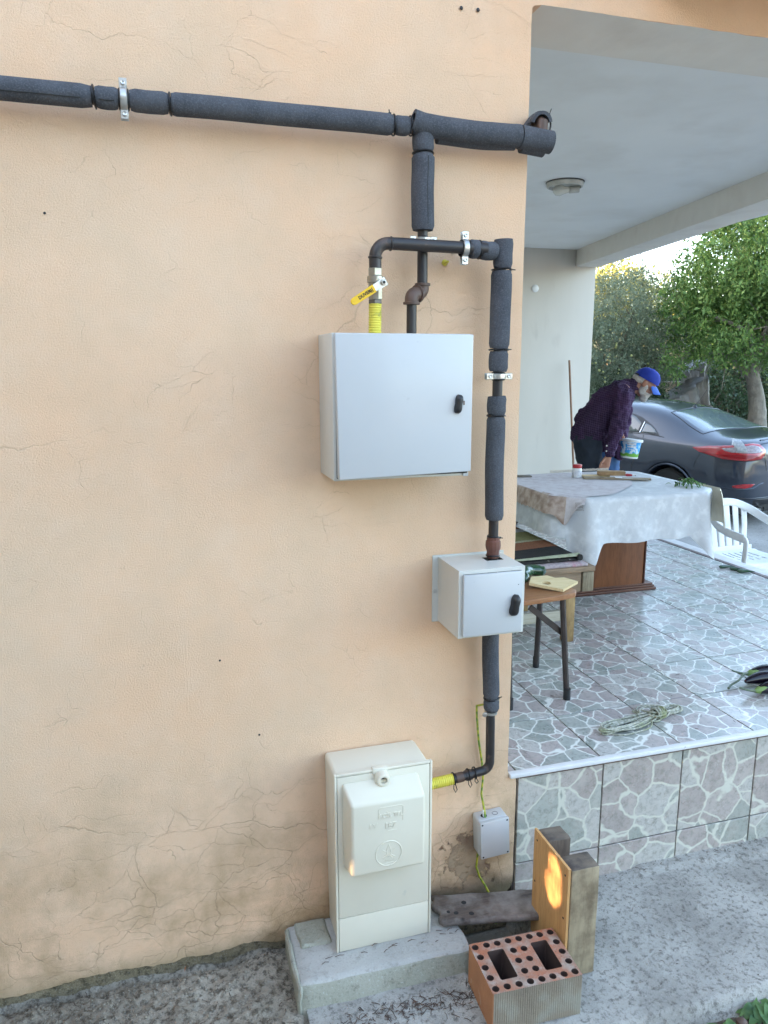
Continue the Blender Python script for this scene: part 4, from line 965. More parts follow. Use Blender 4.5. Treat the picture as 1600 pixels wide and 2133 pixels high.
for i in range(9): tube([(cx_-.018+i*.0042, FY-.0002, cz-.026), (cx_-.0165+i*.0042, FY-.0002, cz-.0225+(i % 3)*.0012)], .0007, 5, bm=bm)
tube([(cx_-.012, FY-.0002, cz-.0335), (cx_+.015, FY-.0002, cz-.031)], .0008, 5, bm=bm)
obj('embossed_line', bm, M['meter'], cv)

# ---- junction box
jb = thing('junction_box', 'small light grey plastic junction box screwed low on the wall corner', 'junction box', (1.026, 0, .299)); jb.rotation_euler = (0, R(-3), 0)
obj('box_body', bx(-.054, .054, -.060, -.001, -.070, .070, .007, 3), M['jbox'], jb)
lid = obj('lid', bx(-.054, .054, -.074, -.0605, -.070, .070, .0035, 2), M['jbox'], jb)
for sx_ in (-1, 1):
    for sz_ in (-1, 1): obj('lid_screw', lathe([(.0035, 0), (.003, .0006), (.001, .0008)], 10, c=(sx_*.046, -.0740, sz_*.062), axis='y'), M['gap'], lid)
for cx2, nm in ((-.024, 'wire_opening'), (.018, 'knockout')):
    if nm == 'knockout': obj(nm, tube([(cx2+.0095*math.cos(k*math.pi/12), -.034+.0095*math.sin(k*math.pi/12), .0702) for k in range(24)], .0007, 5, closed=True), M['gap'], jb)
    else: obj(nm, lathe([(.0115, .0698), (.0112, .0706), (.001, .0707)], 18, c=(cx2, -.034, 0)), M['gap'], jb)
obj('wire_sleeve', tube([(-.0235, -.038, .064), (-.026, -.036, .094)], .0050, 10), M['white_pl'], jb)
# ================================================================== LOOSE THINGS BY THE WALL
def rough_box(x0, x1, y0, y1, z0, z1, n, amp, f, skew=None, keep=None):
    bm = bx(x0, x1, y0, y1, z0, z1, .006, 1)
    bmesh.ops.subdivide_edges(bm, edges=[e for e in bm.edges if e.calc_length() > .03], cuts=n, use_grid_fill=True)
    bmesh.ops.triangulate(bm, faces=[f_ for f_ in bm.faces if len(f_.verts) > 4])
    for v in bm.verts:
        p = v.co*f; v.co += Vector((nz(p.x, p.y, p.z), nz(p.x+9, p.y, p.z), nz(p.x, p.y+9, p.z)))*amp
        if skew: skew(v)
    return bm
def pad_skew(v):
    if v.co.y < -.1: v.co.y -= .035*max(0, min(1, (.065-v.co.z)/.12))
    v.co.y -= .012*(v.co.x-.3)*(1 if v.co.y < -.1 else 0)
    if v.co.x > .8 and v.co.y > -.2: v.co.x -= .02*max(0, (v.co.y+.2)/.2)
bm = rough_box(.306, .862, -.262, -.002, -.06, .070, 14, .0045, 14, pad_skew)
bm.normal_update()
for f in bm.faces: f.material_index = 0 if f.normal.z > .45 else 1
pad = obj('concrete_pad', bm, [M['pad'], M['padside']], angle=60); tag(pad, 'small concrete pad poured under the ivory meter box', 'concrete pad')
bm = rough_box(.296, .310, -.285, -.02, -.04, .077, 10, .006, 18); obj('mortar_lip', bm, M['padside'], pad)
bm = rough_box(.330, .435, -.12, -.004, .058, .0795, 6, .008, 20); obj('mortar_lump', bm, M['padside'], pad)

def plank_sk(v):
    if v.co.x < .86: v.co.x += .018*nz(v.co.y*30, 3)+.03*max(0, (v.co.y+.10)/-.08)*0+(.0 if v.co.y > -.05 else .0)
    v.co.y -= (v.co.x-.8)*.20; v.co.z += .006*nz(v.co.x*9, 4)
bm = rough_box(.800, 1.250, -.168, -.034, .076, .101, 12, .0030, 22, plank_sk)
o = obj('wooden_plank', bm, M['plank'], angle=50); tag(o, 'weathered grey plank bridging the hole beside the meter box', 'plank')
for hx, hy in ((.835, -.135), (.856, -.142), (.905, -.150), (.90, -.095)):
    obj('knot_hole', lathe([(.009, 0), (.006, .001), (.001, .0012)], 10, c=(hx, hy-(hx-.8)*.2+.01, .1015)), M['gap'], o)

# hollow clay brick, standing on end
from mathutils.geometry import delaunay_2d_cdt
brick = thing('hollow_brick', 'hollow clay brick with round and square holes lying before the pit', 'brick', (.965, -.425, .002), R(-2))
BW, BD, BH = .283, .194, .134
loops = []
def rib(a, b, n, amp):
    out = []
    for i in range(n):
        t0 = i/n
        for dt, h in ((0, 0), (.18, 0), (.3, amp), (.82, amp), (.95, 0)):
            t = t0+dt/n; p = Vector(a).lerp(Vector(b), t); d = (Vector(b)-Vector(a)).normalized(); out.append((p.x-d.y*-h*-1*-1, p.y+d.x*-h*-1*-1) if False else (p.x+d.y*h, p.y-d.x*h))
    return out
hw, hd_ = BW/2, BD/2
outer = rib((-hw, -hd_), (hw, -hd_), 40, .0016)+rib((hw, -hd_), (hw, hd_), 27, .0014)+rib((hw, hd_), (-hw, hd_), 40, .0014)+rib((-hw, hd_), (-hw, -hd_), 27, .0009)
loops.append(outer)
cw, chh = (BW-.030)/7, (BD-.032)/4
def circ(cx, cy, r, n=14): return [(cx+r*math.cos(2*math.pi*k/n), cy+r*math.sin(2*math.pi*k/n)) for k in range(n)]
for i in range(8):
    for j in range(5):
        if j in (1, 2, 3) and i in (1, 2, 5, 6): continue
        loops.append(circ(-hw+.015+cw*i+random.uniform(-.0008, .0008), -hd_+.016+chh*j+random.uniform(-.0008, .0008), .0108))
for i0 in (1, 5):
    xa, xb = -hw+.015+cw*(i0-.25), -hw+.015+cw*(i0+1.25); ya, yb = -hd_+.016+chh*.62, -hd_+.016+chh*3.38
    loops.append([(xa+.004, ya), (xb-.004, ya), (xb, ya+.004), (xb, yb-.004), (xb-.004, yb), (xa+.004, yb), (xa, yb-.004), (xa, ya+.004)])
bm = bmesh.new(); top_edges = []; lv = []
for lp_ in loops:
    t = [bm.verts.new((a, b, BH+.0008*nz(a*60, b*60))) for a, b in lp_]; lv.append(t)
    for k in range(len(t)): top_edges.append(bm.edges.new((t[k], t[(k+1) % len(t)])))
bmesh.ops.triangle_fill(bm, edges=top_edges, use_beauty=True)
ctr = Vector((0, 0, 0))
for li, t in enumerate(lv):
    b_ = [bm.verts.new((v.co.x, v.co.y, 0)) for v in t]
    for k in range(len(t)):
        f = bm.faces.new((t[k], t[(k+1) % len(t)], b_[(k+1) % len(t)], b_[k]))
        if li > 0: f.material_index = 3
        else:
            mx = (t[k].co.x+t[(k+1) % len(t)].co.x)/2; my = (t[k].co.y+t[(k+1) % len(t)].co.y)/2
            f.material_index = 1 if mx < -hw+.003 else 2
obj('brick_body', bm, [M['brick'], M['brick_o'], M['brick_g'], M['brick_in']], brick, smooth=False)

st = thing('board_stand', 'new plywood sheet screwed to two short weathered posts on the concrete', 'board', (1.127, -.40, .004))
obj('plywood_sheet', bx(-.009, 0, 0, .222, .0, .386, .0008, 1), M['ply'], st)
def postb(x0, x1, y0, y1, z1, nm, seed_):
    bm = bx(x0, x1, y0, y1, 0, z1, .004, 2); bmesh.ops.subdivide_edges(bm, edges=[e for e in bm.edges if e.calc_length() > .05], cuts=5, use_grid_fill=True)
    for v in bm.verts: v.co += Vector((nz(v.co.z*9, seed_), nz(v.co.z*9, seed_+4), nz(v.co.x*20, v.co.y*20, seed_)))*.0022
    bm.normal_update()
    for f in bm.faces: f.material_index = 1 if f.normal.z > .7 else 0
    return obj('post', bm, [M['post_l'] if nm else M['post_d2'], M['post_d']], st)
M['post_d2'] = wood('dark_weathered_post', (0.14, 0.105, 0.08), (0.08, 0.06, 0.05), axis=2, scale=4, stretch=9, bump=.4, knots=8)
postb(.001, .098, -.003, .070, .382, True, 1); postb(.001, .088, .152, .225, .378, False, 5)
for sy, sz in ((.018, .355), (.018, .205), (.018, .060), (.200, .355), (.205, .200), (.205, .055)):
    obj('screw_head', lathe([(.0042, 0), (.0038, .0012), (.0, .0012)], 10, c=(-.009, sy, sz), axis='x') if False else lathe([(.0040, 0), (.0036, .0008), (.0004, .0009)], 10), M['gap'], st).matrix_local = Matrix.Translation((-.0092, sy, sz)) @ Matrix.Rotation(R(-90), 4, 'Y')

# dead needles and leaf bits
rng_ = random.Random(3); V = []; F = []
def needle(x, y, z, L_, a, w_=.0009):
    i = len(V); d = (math.cos(a)*L_/2, math.sin(a)*L_/2); n = (-math.sin(a)*w_, math.cos(a)*w_); c = rng_.uniform(-.3, .3)*L_
    mx, my = x+n[0]*c/w_*.5, y+n[1]*c/w_*.5
    V.extend([(x-d[0]-n[0], y-d[1]-n[1], z), (mx-n[0], my-n[1], z+.002), (x+d[0]-n[0], y+d[1]-n[1], z+rng_.uniform(0, .003)), (x+d[0]+n[0], y+d[1]+n[1], z+.001), (mx+n[0], my+n[1], z+.003), (x-d[0]+n[0], y-d[1]+n[1], z+.001)])
    F.extend([(i, i+1, i+4, i+5), (i+1, i+2, i+3, i+4)])
for k in range(280):
    t = rng_.random(); x = .40+.47*t+rng_.gauss(0, .02); y = -.345-.03*t+rng_.gauss(0, .022)-.02*(1-t); needle(x, y, hr(x, y)+.002, rng_.uniform(.008, .028), rng_.uniform(0, 6.3))
for k in range(16):
    x = rng_.uniform(.32, .85); y = -.195+rng_.gauss(0, .012); needle(x, y, .0745, rng_.uniform(.010, .03), rng_.uniform(-.5, .5))
for k in range(160):
    x = rng_.uniform(1.15, 2.3); y = rng_.choice([rng_.gauss(-.02, .012), rng_.uniform(-.55, 0)]); needle(x, min(y, -.006), hr(x, y)+.003, rng_.uniform(.006, .018), rng_.uniform(0, 6.3), .0007)
for k in range(60):
    x = rng_.uniform(-.6, .29); y = rng_.uniform(-.3, -.02); needle(x, y, hl(x, y)+.003, rng_.uniform(.006, .02), rng_.uniform(0, 6.3))
struct(mesh_np('dry_needle_litter', np.array(V), np.array(F), M['needles']), 'stuff')
# small stones and chips
def pebble(r, seed_, m, loc, label=None, sq=(1, .8, .6), name='pebble'):
    bm = bmesh.new(); bmesh.ops.create_icosphere(bm, subdivisions=2, radius=r)
    for v in bm.verts: v.co *= 1+.25*nz(v.co.x/r+seed_, v.co.y/r, v.co.z/r); v.co = Vector((v.co.x*sq[0], v.co.y*sq[1], v.co.z*sq[2]))
    o = obj(name, bm, m); o.location = loc
    if label: tag(o, label, 'stone')
    return o
bm = bmesh.new()
for k in range(900):
    if k < 620: x, y = rng_.uniform(-.65, .29), -abs(rng_.gauss(0, .14))-.004; z = hl(x, y)
    elif k < 760: x, y = rng_.uniform(1.15, 2.4), rng_.uniform(-.58, -.02); z = hr(x, y)
    else: x, y = rng_.uniform(.9, 2.3), rng_.uniform(-.9, -.63); z = -.058
    r = rng_.uniform(.0018, .0062) if k < 620 else rng_.uniform(.001, .0026) if k < 760 else rng_.uniform(.003, .010)
    nb = bmesh.new(); bmesh.ops.create_icosphere(nb, subdivisions=1, radius=r)
    for v in nb.verts: v.co *= 1+.35*nz(v.co.x/r+k, v.co.y/r, v.co.z/r)
    bmesh.ops.translate(nb, verts=nb.verts, vec=(x, y, z+r*.25)); me = bpy.data.meshes.new('t'); nb.to_mesh(me); nb.free(); bm.from_mesh(me); bpy.data.meshes.remove(me)
struct(obj('gravel_grit', bm, M['conc_l'], angle=25), 'stuff')
snail = pebble(.018, 3, M['rust'], (1.575, -.66, -.038), 'round brown stone on the soil under the path edge', (1, .9, .8), 'stone')
lf = bmesh.new(); A = [lf.verts.new(p) for p in ((0, 0, 0), (.007, .004, .006), (.003, .003, .022), (-.003, .002, .012))]; lf.faces.new(A)
o = obj('dry_leaf', lf, mat('orange_leaf', (.45, .13, .03), None, .7)); o.location = (-.028, -.022, -.004); o.rotation_euler = (.2, .3, .8); tag(o, 'tiny orange dry leaf at the foot of the wall', 'leaf')

# broad-leaved plants in the soil bed
def leafshape(bm, base, d, L_, w_, droop=.3, twist=0.0):
    d = Vector(d).normalized(); s = d.cross(Vector((0, 0, 1))).normalized(); up = s.cross(d); n = 7; rows = []
    for i in range(n+1):
        t = i/n; c = Vector(base)+d*L_*t+up*(-droop*L_*t*t)+Vector((0, 0, .15*L_*math.sin(t*3.1)))
        ww = w_*math.sin(math.pi*min(1, t**.75))**.8+.0006; tw = twist*t
        sv = s*math.cos(tw)+up*math.sin(tw); rows.append([bm.verts.new(c-sv*ww+up*ww*.25), bm.verts.new(c), bm.verts.new(c+sv*ww+up*ww*.25)])
    for i in range(n):
        for k in range(2): bm.faces.new((rows[i][k], rows[i][k+1], rows[i+1][k+1], rows[i+1][k]))
    return bm
pls = [((1.66, -.66), 'leafy green plant at the end of the concrete path, lower right'), ((1.50, -.70), 'low green plant beside the round brown stone'), ((1.40, -.76), 'pale grassy sprig in the soil below the path edge')]
for k, ((px_, py_), lab) in enumerate(pls):
    t = thing('ground_plant', lab, 'plant', (px_, py_, -.06), 0, 'plants in the soil bed')
    for j in range((22, 14, 7)[k]):
        a = rng_.uniform(0, 6.28); L_ = rng_.uniform(.04, .075) if k < 2 else rng_.uniform(.05, .08); bm = bmesh.new()
        b0 = (rng_.gauss(0, .022), rng_.gauss(0, .022), rng_.uniform(0, .028)); leafshape(bm, b0, (math.cos(a), math.sin(a), rng_.uniform(.15, .9)), L_, .013 if k < 2 else .0018, .5, rng_.uniform(-.5, .5)); obj('leaf', bm, M['leaf_gr'], t, angle=80)

# ================================================================== ON THE TERRACE
FZ = .484
# rope
rp = random.Random(5); pts = []
def P3(x, y, z=0): return Vector((x, y, z))
rope = thing('rope_hank', 'knotted hank of pale rope lying on the terrace tiles near the edge', 'rope', (1.76, .20, FZ))
ax = Vector((.97, .18, 0)).normalized(); sdv = Vector((-.18, .97, 0)).normalized()
pts = []
for k in range(9):
    w_ = rp.uniform(.014, .034); L0 = rp.uniform(.13, .165); zz = rp.uniform(.005, .022); off = rp.gauss(0, .006)
    for i in range(16):
        a = 2*math.pi*i/16; u = .115+L0*(-.5+.5*math.cos(a))-.0; u = .12-L0*(1-math.cos(a))*.95
        pts.append(ax*u+sdv*(w_*math.sin(a)*(1-.55*math.cos(a))+off)+Vector((0, 0, zz+.006*math.sin(a*2+k))))
for k in range(5):
    w_ = rp.uniform(.012, .022); L0 = rp.uniform(.055, .075)
    for i in range(14):
        a = 2*math.pi*i/14; u = .13+L0*(1-math.cos(a))*.95
        pts.append(ax*u+sdv*(w_*math.sin(a)*(1-.4*math.cos(a))+.010)+Vector((0, 0, .010+.012*(.5+.5*math.sin(a+k)))))
pts = [Vector((p.x, p.y, max(.004, p.z))) for p in pts]
def smooth_path(p, n=4, closed=False):
    out = []
    for i in range(len(p)-1):
        p0, p1, p2, p3 = p[max(0, i-1)], p[i], p[i+1], p[min(len(p)-1, i+2)]
        for k in range(n):
            t = k/n; out.append(.5*((2*p1)+(-p0+p2)*t+(2*p0-5*p1+4*p2-p3)*t*t+(-p0+3*p1-3*p2+p3)*t**3))
    out.append(p[-1]); return out
obj('strand', tube(smooth_path(pts, 2), .0036, 7), M['rope'], rope, angle=80)
w2 = []
for i in range(60):
    a = i*.62; w2.append(ax*(.105+.0075*(i/60)*5+rp.gauss(0, .003))+sdv*(.024*math.cos(a))+Vector((0, 0, .022+.021*math.sin(a))))
obj('wrapping', tube(smooth_path(w2, 3), .0038, 7), M['rope'], rope, angle=80)
w3 = [ax*.10+sdv*.01+Vector((0, 0, .01)), ax*.085+sdv*.05+Vector((0, 0, .006)), ax*.10+sdv*.095+Vector((0, 0, .005)), ax*.15+sdv*.105+Vector((0, 0, .005)), ax*.20+sdv*.07+Vector((0, 0, .005)), ax*.215+sdv*.04+Vector((0, 0, .005)), ax*.18+sdv*.05+Vector((0, 0, .012)), ax*.14+sdv*.03+Vector((0, 0, .02))]
obj('loose_end', tube(smooth_path(w3, 6), .0036, 7), M['rope'], rope, angle=80)
w4 = [ax*.115+sdv*-.01+Vector((0, 0, .02)), ax*.10+sdv*.07+Vector((0, 0, .01)), ax*.07+sdv*.085+Vector((0, 0, .005)), ax*.075+sdv*.035+Vector((0, 0, .012))]
obj('loose_end', tube(smooth_path(w4, 6), .0036, 7), M['rope'], rope, angle=80)
w5 = [ax*-.165+sdv*.01+Vector((0, 0, .004)), ax*-.12+sdv*-.045+Vector((0, 0, .004)), ax*-.04+sdv*-.055+Vector((0, 0, .004)), ax*.03+sdv*-.05+Vector((0, 0, .004)), ax*.07+sdv*-.02+Vector((0, 0, .01))]
obj('loose_end', tube(smooth_path(w5, 6), .0030, 7), M['rope'], rope, angle=80)

for q in range(7):
    c0 = ax*(.10+.02*rp.random())+Vector((0, 0, .018)); pts = []; ra = rp.uniform(.020, .045); tl = rp.uniform(-1, 1); ph = rp.uniform(0, 6.28); of = sdv*rp.uniform(-.01, .035)+ax*rp.uniform(-.02, .05)
    for i in range(11):
        a = ph+i*.55; pts.append(c0+of*(i/10)+ax*ra*math.cos(a)+sdv*ra*.8*math.sin(a)+Vector((0, 0, max(-.012, .016*math.sin(a*tl+q)))))
    obj('loose_loop', tube(smooth_path(pts, 4), .0036, 7), M['rope'], rope, angle=80)

# aubergines
def aubergine(loc, rz, label, L_=.19, r=.032, flip=False, zoff=0.0):
    t = thing('aubergine', label, 'aubergine', (loc[0], loc[1], FZ+zoff), rz, 'aubergines on the terrace')
    pr_ = []; n = 22
    for i in range(n+1):
        s = i/n; rr = r*(math.sin(math.pi*min(1, (s*.93+.045)))**.55)*(.70+.42*s); pr_.append((rr, s*L_))
    bm = lathe(pr_, 22, axis='x')
    for v in bm.verts: v.co.z += r*1.0; v.co.y += .018*math.sin(v.co.x/L_*3.1)
    obj('fruit', bm, M['egg'], t)
    if not flip:
        bm = bmesh.new(); seg = 20; rows = []
        for i in range(6):
            row = []
            for k in range(seg):
                a = 2*math.pi*k/seg; ext = .026+.032*max(0, math.cos(a*2.5))**1.5; s = i/5; xx = -.006+s*ext
                rb = max(.006, r*(math.sin(math.pi*min(1, ((max(0, xx)/L_)*.93+.045)))**.55)*(.70+.42*max(0, xx)/L_))+.0018+(.004 if s > .95 else 0)*0
                if xx < .004: rb = .008+.5*rb*(s)
                row.append(bm.verts.new((xx, rb*math.cos(a)+.018*math.sin(max(0, xx)/L_*3.1), r+rb*math.sin(a))))
            rows.append(row)
        for i in range(5):
            for k in range(seg): bm.faces.new((rows[i][k], rows[i][(k+1) % seg], rows[i+1][(k+1) % seg], rows[i+1][k]))
        obj('calyx', bm, M['calyx'], t, angle=80)
        obj('stem', tube(smooth_path([Vector((.002, 0, r)), Vector((-.02, .002, r+.002)), Vector((-.045, .010, r+.006)), Vector((-.065, .022, r+.012))], 4), [.0065]*4+[.005]*4+[.0042]*4+[.0052], 9), M['stem'], t)
    return t
aubergine((2.405, .265), R(-4), 'aubergine with bright green calyx, nearest of the three on the tiles')
aubergine((2.395, .318), R(-2), 'aubergine lying on top, its rounded end to the left', flip=True, zoff=.022, L_=.21)
a3 = aubergine((2.505, .425), R(-8), 'aubergine with curved grey stem, farthest of the three')
obj('stem', tube(smooth_path([Vector((.002, 0, .034)), Vector((-.03, -.012, .036)), Vector((-.075, -.05, .028)), Vector((-.12, -.065, .016)), Vector((-.15, -.09, .012))], 4), [.007]*5+[.0045]*11+[.006], 9), M['stem'], a3)
# green peppers
for k, (x_, y_, a_, lab) in enumerate(((3.775, 2.035, -.3, 'dark green pepper on the tiles, farthest of three by the kerb'), (3.80, 1.955, -.75, 'dark green pepper on the tiles, middle of three by the kerb'), (3.815, 1.90, -.5, 'dark green pepper on the tiles, nearest of three by the kerb'))):
    d = Vector((math.cos(a_), math.sin(a_), 0)); s = Vector((-d.y, d.x, 0))
    bm = tube([Vector((x_, y_, FZ+.011))+d*(t-.5)*.115+s*.012*math.sin(t*3) for t in np.linspace(0, 1, 12)], [.005, .011, .0125, .0125, .012, .011, .010, .009, .007, .006, .004, .002], 12)
    tag(obj('green_pepper', bm, M['cuc']), lab, 'pepper', 'green peppers on the terrace')
bm = bmesh.new(); rr = random.Random(12)
for k in range(120):
    x, y = rr.uniform(1.2, 3.7), rr.uniform(.05, 2.2); a = rr.uniform(0, 6.3); L_ = rr.uniform(.003, .016)
    tube([(x, y, FZ+.001), (x+L_*math.cos(a), y+L_*math.sin(a), FZ+.001)], .0009, 4, bm=bm)
struct(obj('crumbs', bm, M['needles']), 'stuff')

# stool
stl = thing('stool', 'old stool with wooden seat and dark metal legs beside the small cabinet', 'stool', (0, 0, 0))
SZ = .945
def quadprism(p, z0, z1, bev=.006):
    return prism(p, z0, z1, bev=bev)
seatp = [(1.352, .485), (1.60, .520), (1.662, .535), (1.690, .575), (1.655, .80), (1.30, .78)]
obj('seat', quadprism(seatp, SZ-.022, SZ, .004), M['stool'], stl)
def leg(a, b, r=.0135, nm='leg'):
    o = obj(nm, tube(line(a, b, 6), r, 8), M['stool_leg'], stl, angle=30)
    bb = Vector(b); obj('foot', tube([bb+Vector((0, 0, .05)), bb], r*1.18, 10), M['black'], o); return o
leg((1.612, .555, SZ-.022), (1.615, .487, FZ)); leg((1.46, .72, SZ-.022), (1.641, .845, FZ) if False else (1.475, .80, FZ)); 
leg((1.352, .535, SZ-.022), (1.335, .47, FZ)); leg((1.63, .78, SZ-.022), (1.655, .845, FZ))
obj('brace', bx(-.006, .006, -.006, .006, 0, .19, .001, 1), M['stool_leg'], stl).matrix_local = Matrix.Translation((1.62, .55, .76)) @ Matrix.Rotation(R(-50), 4, 'Y') @ Matrix.Rotation(R(-14), 4, 'X') @ Matrix.Diagonal((2.2, 1, 1, 1))
# pine board with a hole, cucumber
bm = bmesh.new(); outline = [(-.10, -.02), (.0, -.085), (.025, -.10), (.135, -.005), (.09, .045), (.045, .04), (.02, .07), (-.06, .055)]
loops_ = [outline, circ(-.022, -.022, .021, 18)]; te = []; lv2 = []
for lp_ in loops_:
    t = [bm.verts.new((a, b, .012)) for a, b in lp_]; lv2.append(t)
    for k in range(len(t)): te.append(bm.edges.new((t[k], t[(k+1) % len(t)])))
bmesh.ops.triangle_fill(bm, edges=te, use_beauty=True)
for t in lv2:
    b_ = [bm.verts.new((v.co.x, v.co.y, 0)) for v in t]
    for k in range(len(t)): bm.faces.new((t[k], t[(k+1) % len(t)], b_[(k+1) % len(t)], b_[k]))
pb = obj('pine_board', bm, M['pine'], angle=30); pb.location = (1.598, .655, SZ+.012); pb.rotation_euler = (R(5), R(3), R(-6)); tag(pb, 'pale pine offcut with a round hole lying on the stool', 'board')
cu = obj('cucumber', tube(smooth_path([Vector((1.505, .70, SZ+.022)), Vector((1.53, .755, SZ+.032)), Vector((1.575, .80, SZ+.034)), Vector((1.625, .80, SZ+.030)), Vector((1.655, .785, SZ+.024))], 5), [.008, .016]+[.024]*4+[.027]*10+[.024]*3+[.015, .005], 18), M['cuc']); tag(cu, 'dark green cucumber lying on the stool behind the pine board', 'cucumber')

# bench with folded rug
bn = thing('bench', 'rough grey wooden bench with thick legs behind the stool', 'bench', (0, 0, 0))
BZ = .90
obj('seat_board', bx(1.30, 2.075, 1.035, 1.20, BZ-.028, BZ, .006, 2), M['bench'], bn)
for k in range(5): obj('seat_board', bx(1.30, 2.06-(.1*k if k > 2 else 0), 1.205+k*.165, 1.365+k*.165, BZ-.028, BZ-.002, .004, 1), M['bench'], bn)
obj('front_rail', bx(1.30, 2.005, 1.052, 1.085, BZ-.135, BZ-.030, .004, 2), M['bench'], bn)
obj('end_block', bx(2.010, 2.075, 1.045, 1.105, BZ-.135, BZ-.032, .006, 2), M['bench_end'], bn)
obj('leg', bx(1.945, 2.000, 1.088, 1.135, FZ, BZ-.136, .004, 2), M['bench_leg'], bn)
obj('leg', bx(1.945, 2.000, 1.60, 1.65, FZ, BZ-.03, .004, 2), M['bench_leg'], bn)
obj('leg', bx(1.32, 1.375, 1.088, 1.135, FZ, BZ-.136, .004, 2), M['bench_leg'], bn)
obj('lower_rail', bx(1.378, 1.942, 1.10, 1.125, .60, .655, .003, 1), M['bench_rail'], bn)
def drape(name, x0, x1, y0, y1, z, th, m, parent, amp, f, curl=None, nx=40, ny=24):
    V = []; 
    for s in (1, 0):
        for j in range(ny+1):
            for i in range(nx+1):
                x = x0+(x1-x0)*i/nx; y = y0+(y1-y0)*j/ny; zz = z+(th if s else 0)+amp*fr(x*f, y*f)*(.6 if not s else 1)
                if curl: x, y, zz = curl(x, y, zz, i/nx, j/ny)
                e = min(i, nx-i, j, ny-j)
                if s and e == 0: zz -= th*.4
                V.append((x, y, zz))
    F = []; K = (nx+1)*(ny+1)
    for j in range(ny):
        for i in range(nx):
            a = j*(nx+1)+i; F.append((a, a+1, a+nx+2, a+nx+1)); F.append((K+a, K+a+nx+1, K+a+nx+2, K+a+1))
    for i in range(nx): F.append((i, K+i, K+i+1, i+1)); a = ny*(nx+1)+i; F.append((a, a+1, K+a+1, K+a))
    for j in range(ny): a = j*(nx+1); F.append((a, a+nx+1, K+a+nx+1, K+a)); a += nx; F.append((a, K+a, K+a+nx+1, a+nx+1))
    return mesh_np(name, np.array(V), np.array(F), m, parent, True)
bl = drape('blanket', 1.28, 2.035, 1.045, 1.60, BZ+.001, .020, M['blanket'], None, .003, 12); tag(bl, 'pink and grey blanket folded flat along the wooden bench', 'blanket')
rg = thing('striped_rug', 'folded brown, green and black striped rug on the bench', 'rug', (1.3, 1.075, BZ+.024))
RT = lambda x, y, z, u, v: (x, y, z)
drape('rug_layer', -.02, .70, .012, .72, .018, .014, M['rug'], rg, .004, 6, nx=50, ny=60, curl=RT)
drape('rug_layer', -.02, .705, 0, .71, 0, .016, M['rug_k'], rg, .004, 14, curl=RT)
bm = bmesh.new(); rows = []
for i in range(40):
    t = i/39; x = .24+.47*t; row = []
    for k in range(10):
        s = k/9; lift = .003+.010*t; row.append(bm.verts.new((x, -.004+.030*s*(1-.5*(1-t)), .022+lift*math.sin(math.pi*(.05+.6*s))*1.1+.001*nz(x*60, s*9))))
    rows.append(row)
for i in range(39):
    for k in range(9): bm.faces.new((rows[i][k], rows[i+1][k], rows[i+1][k+1], rows[i][k+1]))
obj('turned_edge', bm, M['rug_g'], rg, angle=80)
obj('rolled_corner', tube([(.70, y_, .019) for y_ in np.linspace(-.012, .06, 12)], [.016*(1-.06*i) for i in range(12)], 18, wob=.08), M['rug_k'], rg)
obj('rolled_core', tube([(.70, -.0155, .021), (.70, .01, .021)], .0125, 14, wob=.3), M['rug_k'], rg)

# table
TZ = 1.213
tb = thing('pedestal_table', 'brown pedestal dining table under the white cloth', 'table', (2.46, 1.66, FZ))
topo = [(1.963, 1.335), (2.111, 1.190), (2.86, 1.200), (2.965, 1.30), (2.965, 2.00), (2.85, 2.09), (2.10, 2.09), (1.955, 1.96)]
lt = [(a-2.46, b-1.66) for a, b in topo]
obj('table_top', prism([(a*.985, b*.985) for a, b in lt], TZ-FZ-.034, TZ-FZ-.006, bev=.003), M['ped'], tb)
obj('pedestal', bx(-.02, .425, .10, .26, .045, TZ-FZ-.036, .004, 2), M['ped'], tb)
obj('pedestal_edge', bx(.4255, .437, .094, .266, .046, TZ-FZ-.037, .003, 1), M['rail'], tb)
for z0_, z1_, e_ in ((.0, .018, .0), (.0185, .032, .010), (.0325, .0445, .020)):
    obj('foot_rail', bx(-.10+e_, .525-e_, .092+e_*.6, .27-e_*.6, z0_, z1_, .004, 2), M['rail'], tb)
